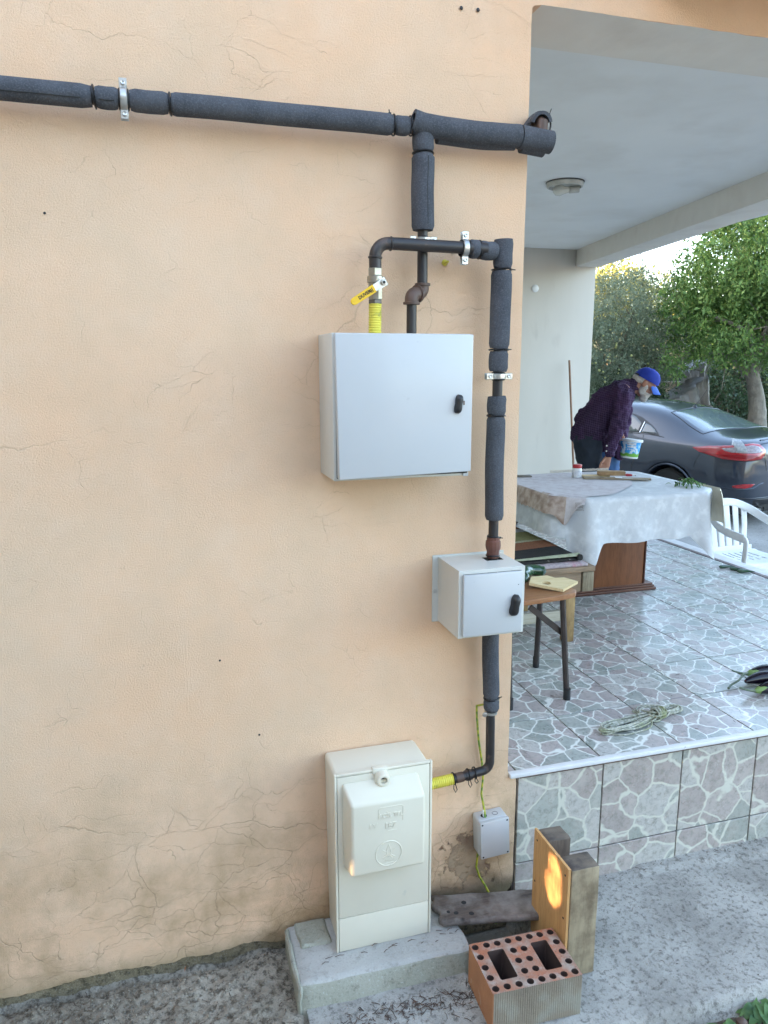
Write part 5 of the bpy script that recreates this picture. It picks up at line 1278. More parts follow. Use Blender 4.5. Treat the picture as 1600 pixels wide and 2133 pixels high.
# tablecloth: drapes over the chamfered top, points hanging at the corners
def round_outline(poly, n, r=.04):
    P = [Vector((a, b, 0)) for a, b in poly]; L_ = [(P[(i+1) % len(P)]-P[i]).length for i in range(len(P))]; tot = sum(L_); out = []
    for k in range(n):
        d = k/n*tot; i = 0
        while d > L_[i]: d -= L_[i]; i += 1
        out.append(P[i].lerp(P[(i+1) % len(P)], d/L_[i]))
    for _ in range(4): out = [(out[i-1]+out[i]*2+out[(i+1) % n])/4 for i in range(n)]
    return out
def tablecloth(name, n, rows_, hangf, foldf, m, parent, off=0.0, tseg=14, mi=None, skip=None, inner=None):
    O = round_outline(topo, n); C_ = Vector((2.46, 1.66, 0)); V = []; F = []
    nrm = []
    for i in range(n):
        t = (O[(i+1) % n]-O[i-1]).normalized(); nrm.append(Vector((t.y, -t.x, 0)))
    cols_ = []
    for i in range(n):
        c_ = []
        h = hangf(O[i]); fo = foldf(i, O[i])
        start = inner if inner is not None else .0
        for k in range(tseg):
            s = start+(1-start)*k/tseg; p = C_.lerp(O[i], s); c_.append(Vector((p.x, p.y, TZ+off+.0012*fr(p.x*9, p.y*9)+.0006*nz(p.x*40, p.y*40))))
        for k in range(rows_+1):
            s = k/rows_; d = h*s; out = off+.006*min(1, d/.01)+fo*s**1.3+.006*nz(O[i].x*14, O[i].y*14, s*3)*s+.0035*(1-2*abs(nz(O[i].x*30+s*2, O[i].y*30, s*1.2)))*s
            p = O[i]+nrm[i]*out; c_.append(Vector((p.x, p.y, TZ+off-.004*min(1, d/.006)-max(0, d))))
        cols_.append(c_)
    K = len(cols_[0])
    for c_ in cols_: V += [tuple(p) for p in c_]
    for i in range(n):
        if skip and (skip(O[i]) or skip(O[(i+1) % n])): continue
        j = (i+1) % n
        for k in range(K-1): F.append((i*K+k, j*K+k, j*K+k+1, i*K+k+1))
    return mesh_np(name, np.array(V), np.array(F), m, parent, True)
def hang(p):
    h = .240+.004*math.sin(p.x*22)+.004*math.sin(p.y*31)
    for cx_2, cy_2, ex, w_ in ((2.10, 1.20, .17, .10), (2.87, 1.205, .14, .12), (2.93, 2.06, .10, .12), (2.0, 2.06, .10, .12)):
        d = math.hypot(p.x-cx_2, p.y-cy_2); h += ex*max(0, 1-d/w_)**1.2
    if p.x < 2.04: h -= .035
    return h
def fold(i, p):
    f = .010+.009*math.sin(i*.23)+.006*math.sin(i*.11+1)
    for cx_2, cy_2, a_, w_ in ((2.13, 1.19, .045, .05), (2.04, 1.26, -.012, .05), (2.85, 1.20, .035, .05), (2.965, 1.30, .0, .04)):
        f += a_*math.exp(-(math.hypot(p.x-cx_2, p.y-cy_2)/w_)**2)
    return f
cl = tablecloth('tablecloth', 420, 22, hang, fold, M['cloth'], None); tag(cl, 'white patterned tablecloth with pointed corners hanging over the table', 'tablecloth')
rn = thing('lace_overlay', 'beige lace runner with brown border laid over the left of the tablecloth', 'runner', (0, 0, 0))
def hang2(p): return .085+.055*math.exp(-(math.hypot(p.x-2.035, p.y-1.265)/.05)**2)+.004*math.sin(p.x*160+p.y*160)
n2 = 420
tablecloth('runner_border', n2, 10, hang2, lambda i, p: .012+.030*math.exp(-(math.hypot(p.x-2.06, p.y-1.24)/.05)**2)+fold(i, p)*.5, M['lace_b'], rn, off=.004, skip=lambda p: not (p.x < 2.035 and p.y > 1.262), inner=.93)
tablecloth('runner_corner', n2, 10, lambda p: hang2(p)*(1-.75*soft(p.x, 2.03, 2.10)), lambda i, p: .012+.030*math.exp(-(math.hypot(p.x-2.06, p.y-1.24)/.05)**2)+fold(i, p)*.5, M['lace'], rn, off=.0042, skip=lambda p: not (p.x < 2.105 and p.y < 1.275), inner=.93)
bm = bmesh.new(); pp = [(1.97, 1.325), (2.055, 1.245), (2.30, 1.26), (2.60, 1.52), (2.86, 1.95), (2.55, 2.075), (2.12, 2.07), (1.97, 1.93)]
pp = round_outline(pp, 120); vs = [bm.verts.new((p.x, p.y, TZ+.0042)) for p in pp]; f = bm.faces.new(vs); bmesh.ops.triangulate(bm, faces=[f])
obj('runner_top', bm, M['lace'], rn)
bm = bmesh.new()
for k in range(46):
    t = k/45; a = Vector((2.38, 2.085, TZ+.006)).lerp(Vector((2.80, 2.085, TZ+.006)), t); tube([a, a+Vector((.002, .01, .012+.006*nz(k*.9, 1)))], .0034, 5, bm=bm)
obj('fringe', bm, M['fringe'], rn)
# square motif on the corner and the lace picots
bm = bmesh.new()
def surf(u, v): return Vector((2.052+.040*u, 1.222-.018*u, TZ-.016-.040*v))
sq = [(0, 0), (1, 0), (1, 1), (0, 1)]
for e in (0, .14):
    q = [surf(a*(1-2*e)+e, b*(1-2*e)+e)+Vector((-.012, -.020, 0)) for a, b in sq]; tube(q, .0011, 5, bm=bm, closed=True)
for k in range(6):
    c_ = surf(.2+.12*k, .5)+Vector((-.012, -.020, 0)); tube([c_+Vector((0, 0, .007*(-1)**k)), c_+Vector((.004, 0, 0)), c_+Vector((0, 0, -.007*(-1)**k))], .0010, 5, bm=bm)
obj('square_motif', bm, mat('brown_thread', (.16, .11, .085), None, .9), rn)
# cream lace cloth end hanging on the right
bm = bmesh.new(); rows = []
for i in range(22):
    t = i/21; row = []
    for k in range(14):
        s = k/13; p = Vector((2.868, 1.192, 0)).lerp(Vector((2.972, 1.30, 0)), min(1, t*1.6)) if t < .62 else Vector((2.972, 1.30, 0)).lerp(Vector((2.976, 1.62, 0)), (t-.62)/.38)
        row.append(bm.verts.new((p.x+.034+.034*s**.7+.004*math.sin(t*16), p.y-.040*(1-t)-.016*s**.7*(1-t), TZ+.005-.205*s-(.004*math.sin(i*2.2) if k == 13 else 0))))
    rows.append(row)
for i in range(21):
    for k in range(13): bm.faces.new((rows[i][k], rows[i][k+1], rows[i+1][k+1], rows[i+1][k]))
cr = obj('cream_lace_cloth', bm, M['lace_cream'], angle=80); tag(cr, 'cream lace edging hanging from the right end of the table', 'cloth')

# on the table
TT = TZ+.0055
jar = thing('jar', 'small white jar with red screw lid on the table', 'jar', (2.435, 1.86, TT))
obj('jar_body', lathe([(.026, 0), (.029, .004), (.029, .052), (.024, .060)], 24), M['tubw'], jar)
obj('jar_label', lathe([(.0294, .012), (.0296, .013), (.0296, .044), (.0294, .045)], 24), M['paper'], jar)
obj('lid', lathe([(.028, .060), (.0285, .063), (.0285, .078), (.0265, .081)], 28), M['red'], jar)
def bar(name, a, b, w_, h_, z, m, label, group='wood offcuts on the table'):
    a = Vector((*a, 0)); b = Vector((*b, 0)); L_ = (b-a).length; o = obj(name, bx(0, L_, -w_/2, w_/2, 0, h_, .0015, 1), m); o.location = (a.x, a.y, z); o.rotation_euler = (0, 0, math.atan2(b.y-a.y, b.x-a.x)); tag(o, label, 'wood offcut', group); return o
M['greywood'] = wood('grey_offcut', (0.33, .28, .20), (.24, .19, .13), axis=0, scale=5)
M['tanwood'] = wood('tan_offcut', (0.46, .33, .17), (.36, .24, .12), axis=0, scale=5, stain=(.28, .17, .09))
bar('wood_offcut', (2.445, 1.80), (2.56, 1.765), .05, .012, TT, M['greywood'], 'short grey offcut beside the jar, front left of the pile')
bar('wood_offcut', (2.535, 1.755), (2.80, 1.63), .035, .012, TT, M['greywood'], 'long thin offcut with a bark edge at the front of the pile')
bar('wood_offcut', (2.475, 1.865), (2.64, 1.83), .05, .012, TT, M['pine'], 'pale thin offcut lying just behind the jar')
bar('wood_offcut', (2.565, 1.835), (2.715, 1.775), .055, .026, TT+.013, M['tanwood'], 'thick tan offcut lying on top of the pile')
o = obj('paper_sheet', bx(0, .19, -.03, .03, 0, .001), M['white_pl']); o.location = (2.615, 1.725, TT+.0128); o.rotation_euler = (0, R(2.5), R(-25)); tag(o, 'narrow white paper strip on the wood offcuts', 'paper')
scr = thing('screwdriver', 'short red-handled tool poking out of the wood pile', 'tool', (2.715, 1.765, TT+.016), R(-28))
obj('grip', tube([(0, 0, 0), (.012, 0, 0), (.03, 0, 0), (.04, 0, 0)], [.007, .0085, .0075, .005], 12), M['red'], scr); obj('blade', tube([(.04, 0, 0), (.062, 0, -.002)], [.003, .005], 8), M['zinc'], scr)
o = obj('dark_slab', bx(-.08, .06, -.03, .03, 0, .007, .002, 2), M['brass_dark']); o.location = (2.125, 1.99, TT); o.rotation_euler = (0, 0, R(-12)); tag(o, 'thin dark grey slab at the left end of the table', 'slab')
rr = random.Random(9); gr = thing('leafy_greens', 'small heap of picked green leaves near the table corner', 'greens', (2.885, 1.40, TT+.002), R(-20))
for k in range(85):
    bm = bmesh.new(); a = rr.uniform(0, 6.28); r_ = abs(rr.gauss(0, .028)); L_ = rr.uniform(.022, .045); z_ = max(.002, .030-r_*.55+rr.gauss(0, .004)); leafshape(bm, (r_*math.cos(a)*1.5, r_*math.sin(a), z_), (math.cos(a+rr.gauss(0, 1)), math.sin(a+rr.gauss(0, 1)), rr.uniform(-.25, .4)), L_, .0048, .4, rr.uniform(-1, 1))
    obj('leaf', bm, M['greens'], gr, angle=80)

# plastic armchair beyond the kerb
ch = thing('plastic_chair', 'white plastic armchair standing beyond the kerb beside the table', 'chair', (4.49, 2.60, -.045))
SW = .25; SH = .425
def chair_part(nm, bm): return obj(nm, bm, M['white_pl'], ch, angle=50)
bm = bmesh.new(); rows = []; nn = 24
for j in range(nn+1):
    v = j/nn; yy = -.23+.46*v; row = []
    for i in range(nn+1):
        u = i/nn*2-1; wd = SW-.02*v; zz = SH-.018*math.cos(u*math.pi/2)*(.5+.5*math.cos((v-.55)*3)) - (.030*((.12-v)/.12)**2 if v < .12 else 0)-(.03*((abs(u)-.88)/.12)**2 if abs(u) > .88 else 0)
        row.append(bm.verts.new((u*wd, yy+.02*(u*u)*(v < .3), zz)))
    rows.append(row)
for j in range(nn):
    for i in range(nn):
        if 9 <= j <= 20 and i in (5, 8, 11, 14, 17) and j % 13 != 12: continue
        bm.faces.new((rows[j][i], rows[j][i+1], rows[j+1][i+1], rows[j+1][i]))
ret = bmesh.ops.extrude_face_region(bm, geom=bm.faces[:]); 
for g_ in ret['geom']:
    if isinstance(g_, bmesh.types.BMVert): g_.co.z -= .006
chair_part('seat', bm)
bm = bmesh.new(); bx(-SW+.005, SW-.005, -.238, -.230, SH-.070, SH-.018, .003, 2, bm); bx(-SW, -SW+.008, -.22, .22, SH-.065, SH-.02, .003, 2, bm); bx(SW-.008, SW, -.22, .22, SH-.065, SH-.02, .003, 2, bm); chair_part('apron', bm)
def flat(pts, w_, th, wdir, bm=None, seg=12):
    """ribbon with rounded section"""
    bm = bm or bmesh.new(); pts = [Vector(p) for p in pts]; rows = []; wl = w_ if isinstance(w_, list) else [w_]*len(pts)
    for i, p in enumerate(pts):
        t = (pts[min(i+1, len(pts)-1)]-pts[max(0, i-1)]).normalized(); wv = Vector(wdir); wv = (wv-t*wv.dot(t)).normalized(); nv = t.cross(wv)
        rows.append([bm.verts.new(p+wv*wl[i]/2*math.copysign(abs(math.cos(a))**.5, math.cos(a))+nv*th/2*math.copysign(abs(math.sin(a))**.7, math.sin(a))) for a in [2*math.pi*k/seg+.01 for k in range(seg)]])
    for i in range(len(rows)-1):
        for k in range(seg): bm.faces.new((rows[i][k], rows[i][(k+1) % seg], rows[i+1][(k+1) % seg], rows[i+1][k]))
    bm.faces.new(rows[0][::-1]); bm.faces.new(rows[-1]); return bm
# back top rail sweeping down into both arms
def rail_pt(s):   # s in -1..1
    a = abs(s); sg = 1 if s >= 0 else -1
    key = [(0, (0, .325, .815)), (.2, (.11, .320, .800)), (.38, (.20, .27, .755)), (.52, (.248, .18, .700)), (.66, (.268, .06, .660)), (.82, (.272, -.08, .640)), (1.0, (.268, -.215, .630))]
    for i in range(len(key)-1):
        if key[i][0] <= a <= key[i+1][0]:
            t = (a-key[i][0])/(key[i+1][0]-key[i][0]); p = Vector(key[i][1]).lerp(Vector(key[i+1][1]), t); return Vector((p.x*sg, p.y, p.z))
rail = [rail_pt(s) for s in np.linspace(-1, 1, 49)]
for _ in range(3): rail = [rail[0]]+[(rail[i-1]+rail[i]*2+rail[i+1])/4 for i in range(1, 48)]+[rail[-1]]
chair_part('back_rail', flat(rail, [.066]*49, .026, (.0, .45, 1)))
for s in (-1, 1):
    chair_part('arm_post', flat(smooth_path([Vector((s*.268, -.20, .636)), Vector((s*.27, -.232, .615)), Vector((s*.268, -.236, .56)), Vector((s*.262, -.225, .45)), Vector((s*.262, -.23, .40))], 5), .045, .022, (0, 1, 0)))
    for yy, lean in ((-.215, -.035), (.225, .06)):
        chair_part('leg', flat([(s*(SW+.005), yy, SH-.02), (s*(SW+.018), yy+lean*.5, .2), (s*(SW+.03), yy+lean, 0)], [.05, .04, .035], .03, (0, 1, 0)))
for k in range(-2, 3):
    x_ = k*.078; top = .795-.35*max(0, abs(x_)-.09)**1.4*3.2; bt = .43
    chair_part('slat', flat([(x_*1.08, .318-.25*abs(x_)**1.5, top), (x_, .275-.2*abs(x_)**1.5, .62), (x_*.9, .235, bt)], [.060, .052, .058], .012, (1, 0, 0)))
chair_part('back_base', flat([(-.21, .225, .432), (0, .235, .432), (.21, .225, .432)], .05, .016, (0, 0, 1)))
# ================================================================== THE MAN
man = thing('person', 'person in purple plaid shirt and blue cap bending over with a tub', 'person', (3.47, 3.34, .484), R(-32.1))
def v3(s, t, z): return Vector((s, t, z))
HC = v3(.372, .012, 1.272); hf = v3(.85, .0, -.53); hu = v3(.53, 0, .85); ht = v3(0, 1, 0)
HM = Matrix(((hf.x, ht.x, hu.x, 0), (hf.y, ht.y, hu.y, 0), (hf.z, ht.z, hu.z, 0), (0, 0, 0, 1)))
def hp_(f, t, u): return HC+hf*f+ht*t+hu*u
body = [('c', v3(0, -.08, .80), v3(.0, .09, .80), .075, .075), ('c', v3(0, 0, .86), v3(.15, 0, 1.14), .09, .09), ('c', v3(.20, -.15, 1.20), v3(.22, .15, 1.20), .06, .06),
        ('c', v3(.22, 0, 1.20), v3(.335, 0, 1.255), .06, .052),
        ('c', v3(-.03, -.09, .78), v3(.03, -.10, .43), .07, .055), ('c', v3(.03, -.10, .43), v3(-.02, -.10, .08), .055, .038), ('c', v3(-.04, -.10, .035), v3(.14, -.12, .03), .038, .030),
        ('c', v3(.04, .10, .78), v3(.15, .11, .43), .07, .055), ('c', v3(.15, .11, .43), v3(.12, .12, .08), .055, .038), ('c', v3(.10, .12, .035), v3(.28, .12, .03), .038, .030),
        ('c', v3(.215, -.19, 1.18), v3(.178, -.22, .93), .045, .038), ('c', v3(.178, -.22, .93), v3(.122, -.21, .70), .036, .027),
        ('c', v3(.23, .19, 1.17), v3(.24, .22, .95), .045, .038), ('c', v3(.24, .22, .95), v3(.215, .06, .84), .036, .026)]
# head
body += [('e', HC+hu*.018, (.094, .074, .092), HM), ('e', hp_(.030, 0, -.045), (.066, .058, .075), HM), ('e', hp_(.050, 0, -.088), (.040, .040, .030), HM),
         ('c', hp_(.088, 0, -.005), hp_(.112, 0, -.034), .010, .015), ('e', hp_(.083, -.028, .008), (.012, .020, .010), HM), ('e', hp_(.083, .028, .008), (.012, .020, .010), HM),
         ('e', hp_(.075, 0, -.062), (.028, .030, .012), HM),
         ('e', hp_(.004, -.078, -.012), (.020, .010, .032), HM), ('e', hp_(.004, .078, -.012), (.020, .010, .032), HM)]
# near hand: palm, four fingers, thumb
pw = v3(.122, -.21, .70); pc = v3(.112, -.212, .645)
body += [('c', pw, v3(.106, -.212, .625), .026, .030, ((0, 1, 0), .62))]
for k, (b0, b1, b2, r_) in enumerate(((v3(.128, -.205, .615), v3(.118, -.203, .580), v3(.098, -.200, .560), .0085), (v3(.112, -.210, .608), v3(.096, -.210, .572), v3(.074, -.206, .555), .009), (v3(.096, -.216, .606), v3(.076, -.216, .574), v3(.056, -.210, .562), .009), (v3(.082, -.222, .612), v3(.060, -.222, .588), v3(.044, -.214, .580), .0078))):
    body += [('c', b0, b1, r_*1.1, r_), ('c', b1, b2, r_, r_*.85)]
body += [('c', v3(.090, -.222, .665), v3(.066, -.236, .630), .011, .0095), ('c', v3(.066, -.236, .630), v3(.054, -.232, .602), .0095, .008)]
# far hand gripping the tub rim
body += [('c', v3(.215, .06, .84), v3(.205, .02, .815), .026, .028, ((0, 0, 1), .65))]
for k in range(4):
    body += [('c', v3(.212+.017*k-.03, .010, .820), v3(.216+.017*k-.03, -.022, .823), .0095, .009), ('c', v3(.216+.017*k-.03, -.022, .823), v3(.216+.017*k-.03, -.030, .800), .009, .008)]
body += [('c', v3(.175, .03, .825), v3(.19, -.006, .800), .011, .009)]
blob(body, .0055, 'body', M['skin'], man, 3)
sh = [('c', v3(-.035, -.07, .86), v3(.10, -.06, 1.08), .150, .150), ('c', v3(-.035, .07, .86), v3(.10, .06, 1.08), .150, .150), ('c', v3(.10, -.06, 1.08), v3(.185, -.05, 1.17), .145, .115), ('c', v3(.10, .06, 1.08), v3(.185, .05, 1.17), .145, .115),
      ('c', v3(.185, -.15, 1.19), v3(.20, .15, 1.19), .080, .080), ('c', v3(.20, 0, 1.20), v3(.285, 0, 1.245), .085, .060),
      ('c', v3(.205, -.195, 1.17), v3(.178, -.225, .93), .074, .062), ('c', v3(.178, -.225, .93), v3(.126, -.212, .735), .062, .046), ('c', v3(.126, -.212, .735), v3(.122, -.211, .72), .047, .047),
      ('c', v3(.22, .19, 1.16), v3(.24, .22, .95), .070, .058), ('c', v3(.24, .22, .95), v3(.22, .09, .85), .058, .044),
      ('c', v3(-.07, -.07, .84), v3(-.055, .07, .84), .125, .125), ('c', v3(.06, -.05, .80), v3(.12, .05, .76), .105, .08), ('c', v3(-.03, -.05, .95), v3(.0, .05, .95), .135, .135), ('c', v3(.17, .0, .74), v3(.21, .0, .65), .05, .028), ('c', v3(.10, .02, .98), v3(.13, .05, .80), .10, .085)]
o = blob(sh, .0085, 'shirt', M['shirt'], man, 4, disp=.020, dscale=.055)
for zz in (.755, .712): obj('cuff_button', lathe([(.006, 0), (.006, .003), (.002, .004)], 10, c=(.100+.0*zz, -.262, zz+.018), axis='y'), M['white_pl'], o)
tr = [('c', v3(-.04, -.08, .80), v3(-.03, .09, .80), .135, .135), ('c', v3(-.05, -.10, .76), v3(.02, -.11, .43), .115, .085), ('c', v3(.02, -.11, .43), v3(-.02, -.11, .10), .085, .072)]
blob(tr, .0095, 'trousers', M['jeans'], man, 5, disp=.014, dscale=.09)
blob([('c', v3(.07, .09, .74), v3(.15, .12, .43), .125, .085), ('c', v3(.15, .12, .43), v3(.12, .13, .10), .085, .072)], .0095, 'trousers', M['jeans_lit'], man, 5, disp=.012, dscale=.08)
for a, b in ((v3(-.05, -.11, .03), v3(.14, -.12, .03)), (v3(.08, .12, .03), v3(.28, .12, .03))): blob([('c', a, b, .044, .036)], .008, 'shoe', M['black'], man, 3)
# beard and hair
blob([('e', hp_(.052, 0, -.080), (.050, .058, .040), HM), ('e', hp_(.020, -.054, -.045), (.030, .016, .055), HM), ('e', hp_(.020, .054, -.045), (.030, .016, .055), HM), ('e', hp_(.064, 0, -.110), (.036, .038, .034), HM), ('e', hp_(.094, 0, -.054), (.014, .030, .010), HM)], .004, 'beard', M['hair'], man, 3, disp=.003, dscale=.014)
blob([('e', hp_(-.046, 0, -.006), (.060, .070, .050), HM), ('e', hp_(-.018, -.062, .004), (.040, .014, .030), HM), ('e', hp_(-.018, .062, .004), (.040, .014, .030), HM)], .004, 'hair', M['hair'], man, 2, disp=.003, dscale=.012)
# cap: crown dome with seams, curved peak, strap
bm = bmesh.new(); rows = []
for i in range(13):
    ph = math.pi/2*i/12*1.0; row = []
    for k in range(36):
        a = 2*math.pi*k/36; rr_ = math.cos(ph)**.8; seam = .0012*abs(math.cos(3*a))
        row.append(bm.verts.new(hp_(.002+(.106-seam)*rr_*math.cos(a), (.086-seam)*rr_*math.sin(a), .020+.098*math.sin(ph)+.006*math.cos(a)*rr_)))
    rows.append(row)
for i in range(12):
    for k in range(36): bm.faces.new((rows[i][k], rows[i][(k+1) % 36], rows[i+1][(k+1) % 36], rows[i+1][k]))
bm.faces.new(rows[-1]); capo = obj('cap', bm, M['cap'], man, angle=80)
obj('button', tube([hp_(.002, 0, .116), hp_(.002, 0, .124)], .008, 10), M['cap'], capo)
bm = bmesh.new(); rows = []
for i in range(10):
    s = i/9; row = []
    for k in range(15):
        u = k/14*2-1; row.append(bm.verts.new(hp_(.090+.072*s*(1-.35*u*u)-.030*u*u, .070*u, .022-.040*s*1.0-.026*u*u)))
    rows.append(row)
for i in range(9):
    for k in range(14): bm.faces.new((rows[i][k], rows[i][k+1], rows[i+1][k+1], rows[i+1][k]))
r_ = bmesh.ops.extrude_face_region(bm, geom=bm.faces[:])
for g_ in r_['geom']:
    if isinstance(g_, bmesh.types.BMVert): g_.co -= hu*.004
obj('peak', bm, mat('peak_cloth', (.03, .13, .55), (.02, .09, .42), .7, 14), capo, angle=60)
obj('strap', tube([hp_(-.104*math.cos(a), .084*math.sin(a), .022) for a in np.linspace(-.8, .8, 12)], .007, 8), M['black'], capo)
# collar
bm = bmesh.new(); rows = []
cdir = v3(.86, 0, .5).normalized(); cu_ = v3(-.5, 0, .86)
for i in range(5):
    rows.append([bm.verts.new(v3(.268, 0, 1.232)+cdir*(.010*i)+(cu_*math.cos(a)+ht*math.sin(a))*(.066-.002*i+.003*math.sin(3*a))) for a in [2*math.pi*k/28 for k in range(28)]])
for i in range(4):
    for k in range(28): bm.faces.new((rows[i][k], rows[i][(k+1) % 28], rows[i+1][(k+1) % 28], rows[i+1][k]))
obj('collar', bm, M['shirt'], man, angle=80)
tub = thing('plastic_tub', 'small white plastic tub with blue sky and grass print held by the person', 'tub', tuple(man.matrix_basis @ v3(.278, .00, .655)) if False else (0, 0, 0))
bpy.context.view_layer.update(); wp = man.matrix_world @ v3(.283, .015, .648); tub.location = wp; tub.rotation_euler = (R(-3), R(5), R(-32))
obj('tub_wall', lathe([(.070, 0), (.073, .004), (.086, .150), (.086, .152), (.083, .152), (.070, .008), (.001, .006)], 36), M['print'], tub)
obj('tub_rim', lathe([(.086, .136), (.095, .137), (.097, .143), (.096, .156), (.088, .160), (.084, .156)], 36), M['tubw'], tub)
obj('tub_base', lathe([(.0705, .0), (.0735, .004), (.0748, .014), (.0725, .014)], 30), M['tubw'], tub)
bm = bmesh.new()
for z0_, z1_, a0 in ((.040, .080, -1.95), (.090, .104, -1.9), (.110, .128, -1.95)):
    rr0 = .070+(z0_)*.107+.0012; rr1 = .070+z1_*.107+.0012; ring0 = []; ring1 = []
    for k in range(9):
        a = a0+k*.11; ring0.append(bm.verts.new((rr0*math.cos(a), rr0*math.sin(a), z0_))); ring1.append(bm.verts.new((rr1*math.cos(a), rr1*math.sin(a), z1_)))
    for k in range(8): bm.faces.new((ring0[k], ring0[k+1], ring1[k+1], ring1[k]))
obj('print_panel', bm, M['paper'], tub)

# ================================================================== THE CAR
CARP = (7.24, 5.07, -.06); CARA = R(15.3)
car = thing('parked_car', 'dark blue-grey saloon car with broken taped tail lamp parked beyond the terrace', 'car', CARP, math.pi/2+CARA)
# local: X forward, Y left, Z up, origin under the rear bumper
ST = [  # X, list of (Y, Z)
 (-.02, [(.30, .34), (.55, .36), (.62, .50), (.62, .66), (.60, .78), (.56, .86), (.50, .90), (.38, .93), (.20, .95), (0, .955)]),
 (.05, [(.55, .27), (.74, .33), (.79, .52), (.78, .70), (.74, .86), (.69, .98), (.60, 1.03), (.45, 1.065), (.22, 1.085), (0, 1.09)]),
 (.22, [(.66, .24), (.83, .31), (.87, .54), (.865, .74), (.83, .90), (.78, 1.00), (.68, 1.06), (.48, 1.095), (.24, 1.115), (0, 1.12)]),
 (.50, [(.70, .22), (.865, .30), (.900, .56), (.898, .77), (.87, .92), (.82, 1.01), (.70, 1.075), (.50, 1.115), (.25, 1.135), (0, 1.14)]),
 (.80, [(.72, .21), (.875, .30), (.905, .56), (.905, .78), (.885, .93), (.83, 1.02), (.68, 1.12), (.52, 1.175), (.27, 1.20), (0, 1.205)]),
 (1.20, [(.72, .20), (.880, .30), (.905, .56), (.905, .79), (.885, .94), (.82, 1.03), (.68, 1.21), (.54, 1.315), (.28, 1.345), (0, 1.35)]),
 (1.65, [(.72, .20), (.875, .30), (.900, .56), (.900, .79), (.88, .94), (.82, 1.03), (.68, 1.27), (.56, 1.405), (.30, 1.445), (0, 1.452)]),
 (2.15, [(.72, .20), (.875, .30), (.900, .56), (.898, .78), (.88, .93), (.82, 1.02), (.68, 1.29), (.56, 1.430), (.30, 1.475), (0, 1.482)]),
 (2.75, [(.72, .20), (.875, .30), (.900, .56), (.896, .77), (.875, .92), (.82, 1.00), (.69, 1.27), (.56, 1.405), (.30, 1.455), (0, 1.462)]),
 (3.30, [(.72, .20), (.875, .30), (.900, .56), (.892, .75), (.87, .90), (.81, .98), (.72, 1.13), (.58, 1.20), (.30, 1.235), (0, 1.24)]),
 (3.75, [(.72, .20), (.870, .30), (.895, .55), (.885, .72), (.85, .86), (.78, .93), (.66, .97), (.50, 1.00), (.25, 1.02), (0, 1.03)]),
 (4.25, [(.66, .22), (.82, .30), (.85, .50), (.84, .64), (.79, .75), (.70, .81), (.58, .84), (.42, .86), (.20, .87), (0, .875)]),
 (4.60, [(.40, .28), (.60, .34), (.64, .46), (.62, .56), (.56, .62), (.48, .65), (.38, .67), (.28, .68), (.14, .69), (0, .69)])]
bm = bmesh.new(); rows = []
for X, pr_ in ST:
    rows.append([bm.verts.new((X, y_, z_)) for y_, z_ in pr_]+[bm.verts.new((X, -y_, z_)) for y_, z_ in pr_[-2::-1]])
K = len(rows[0])
for i in range(len(rows)-1):
    for k in range(K-1): bm.faces.new((rows[i][k], rows[i][k+1], rows[i+1][k+1], rows[i+1][k]))
bm.faces.new(rows[0]); bm.faces.new(rows[-1][::-1])
me = bpy.data.meshes.new('t'); bmesh.ops.recalc_face_normals(bm, faces=bm.faces); bm.to_mesh(me); bm.free(); t = bpy.data.objects.new('t', me); col.objects.link(t)
sm = t.modifiers.new('s', 'SUBSURF'); sm.levels = 3; bpy.context.view_layer.update()
me2 = bpy.data.meshes.new_from_object(t.evaluated_get(bpy.context.evaluated_depsgraph_get())); bpy.data.objects.remove(t)
bm = bmesh.new(); bm.from_mesh(me2)
bvh = BVHTree.FromBMesh(bm)
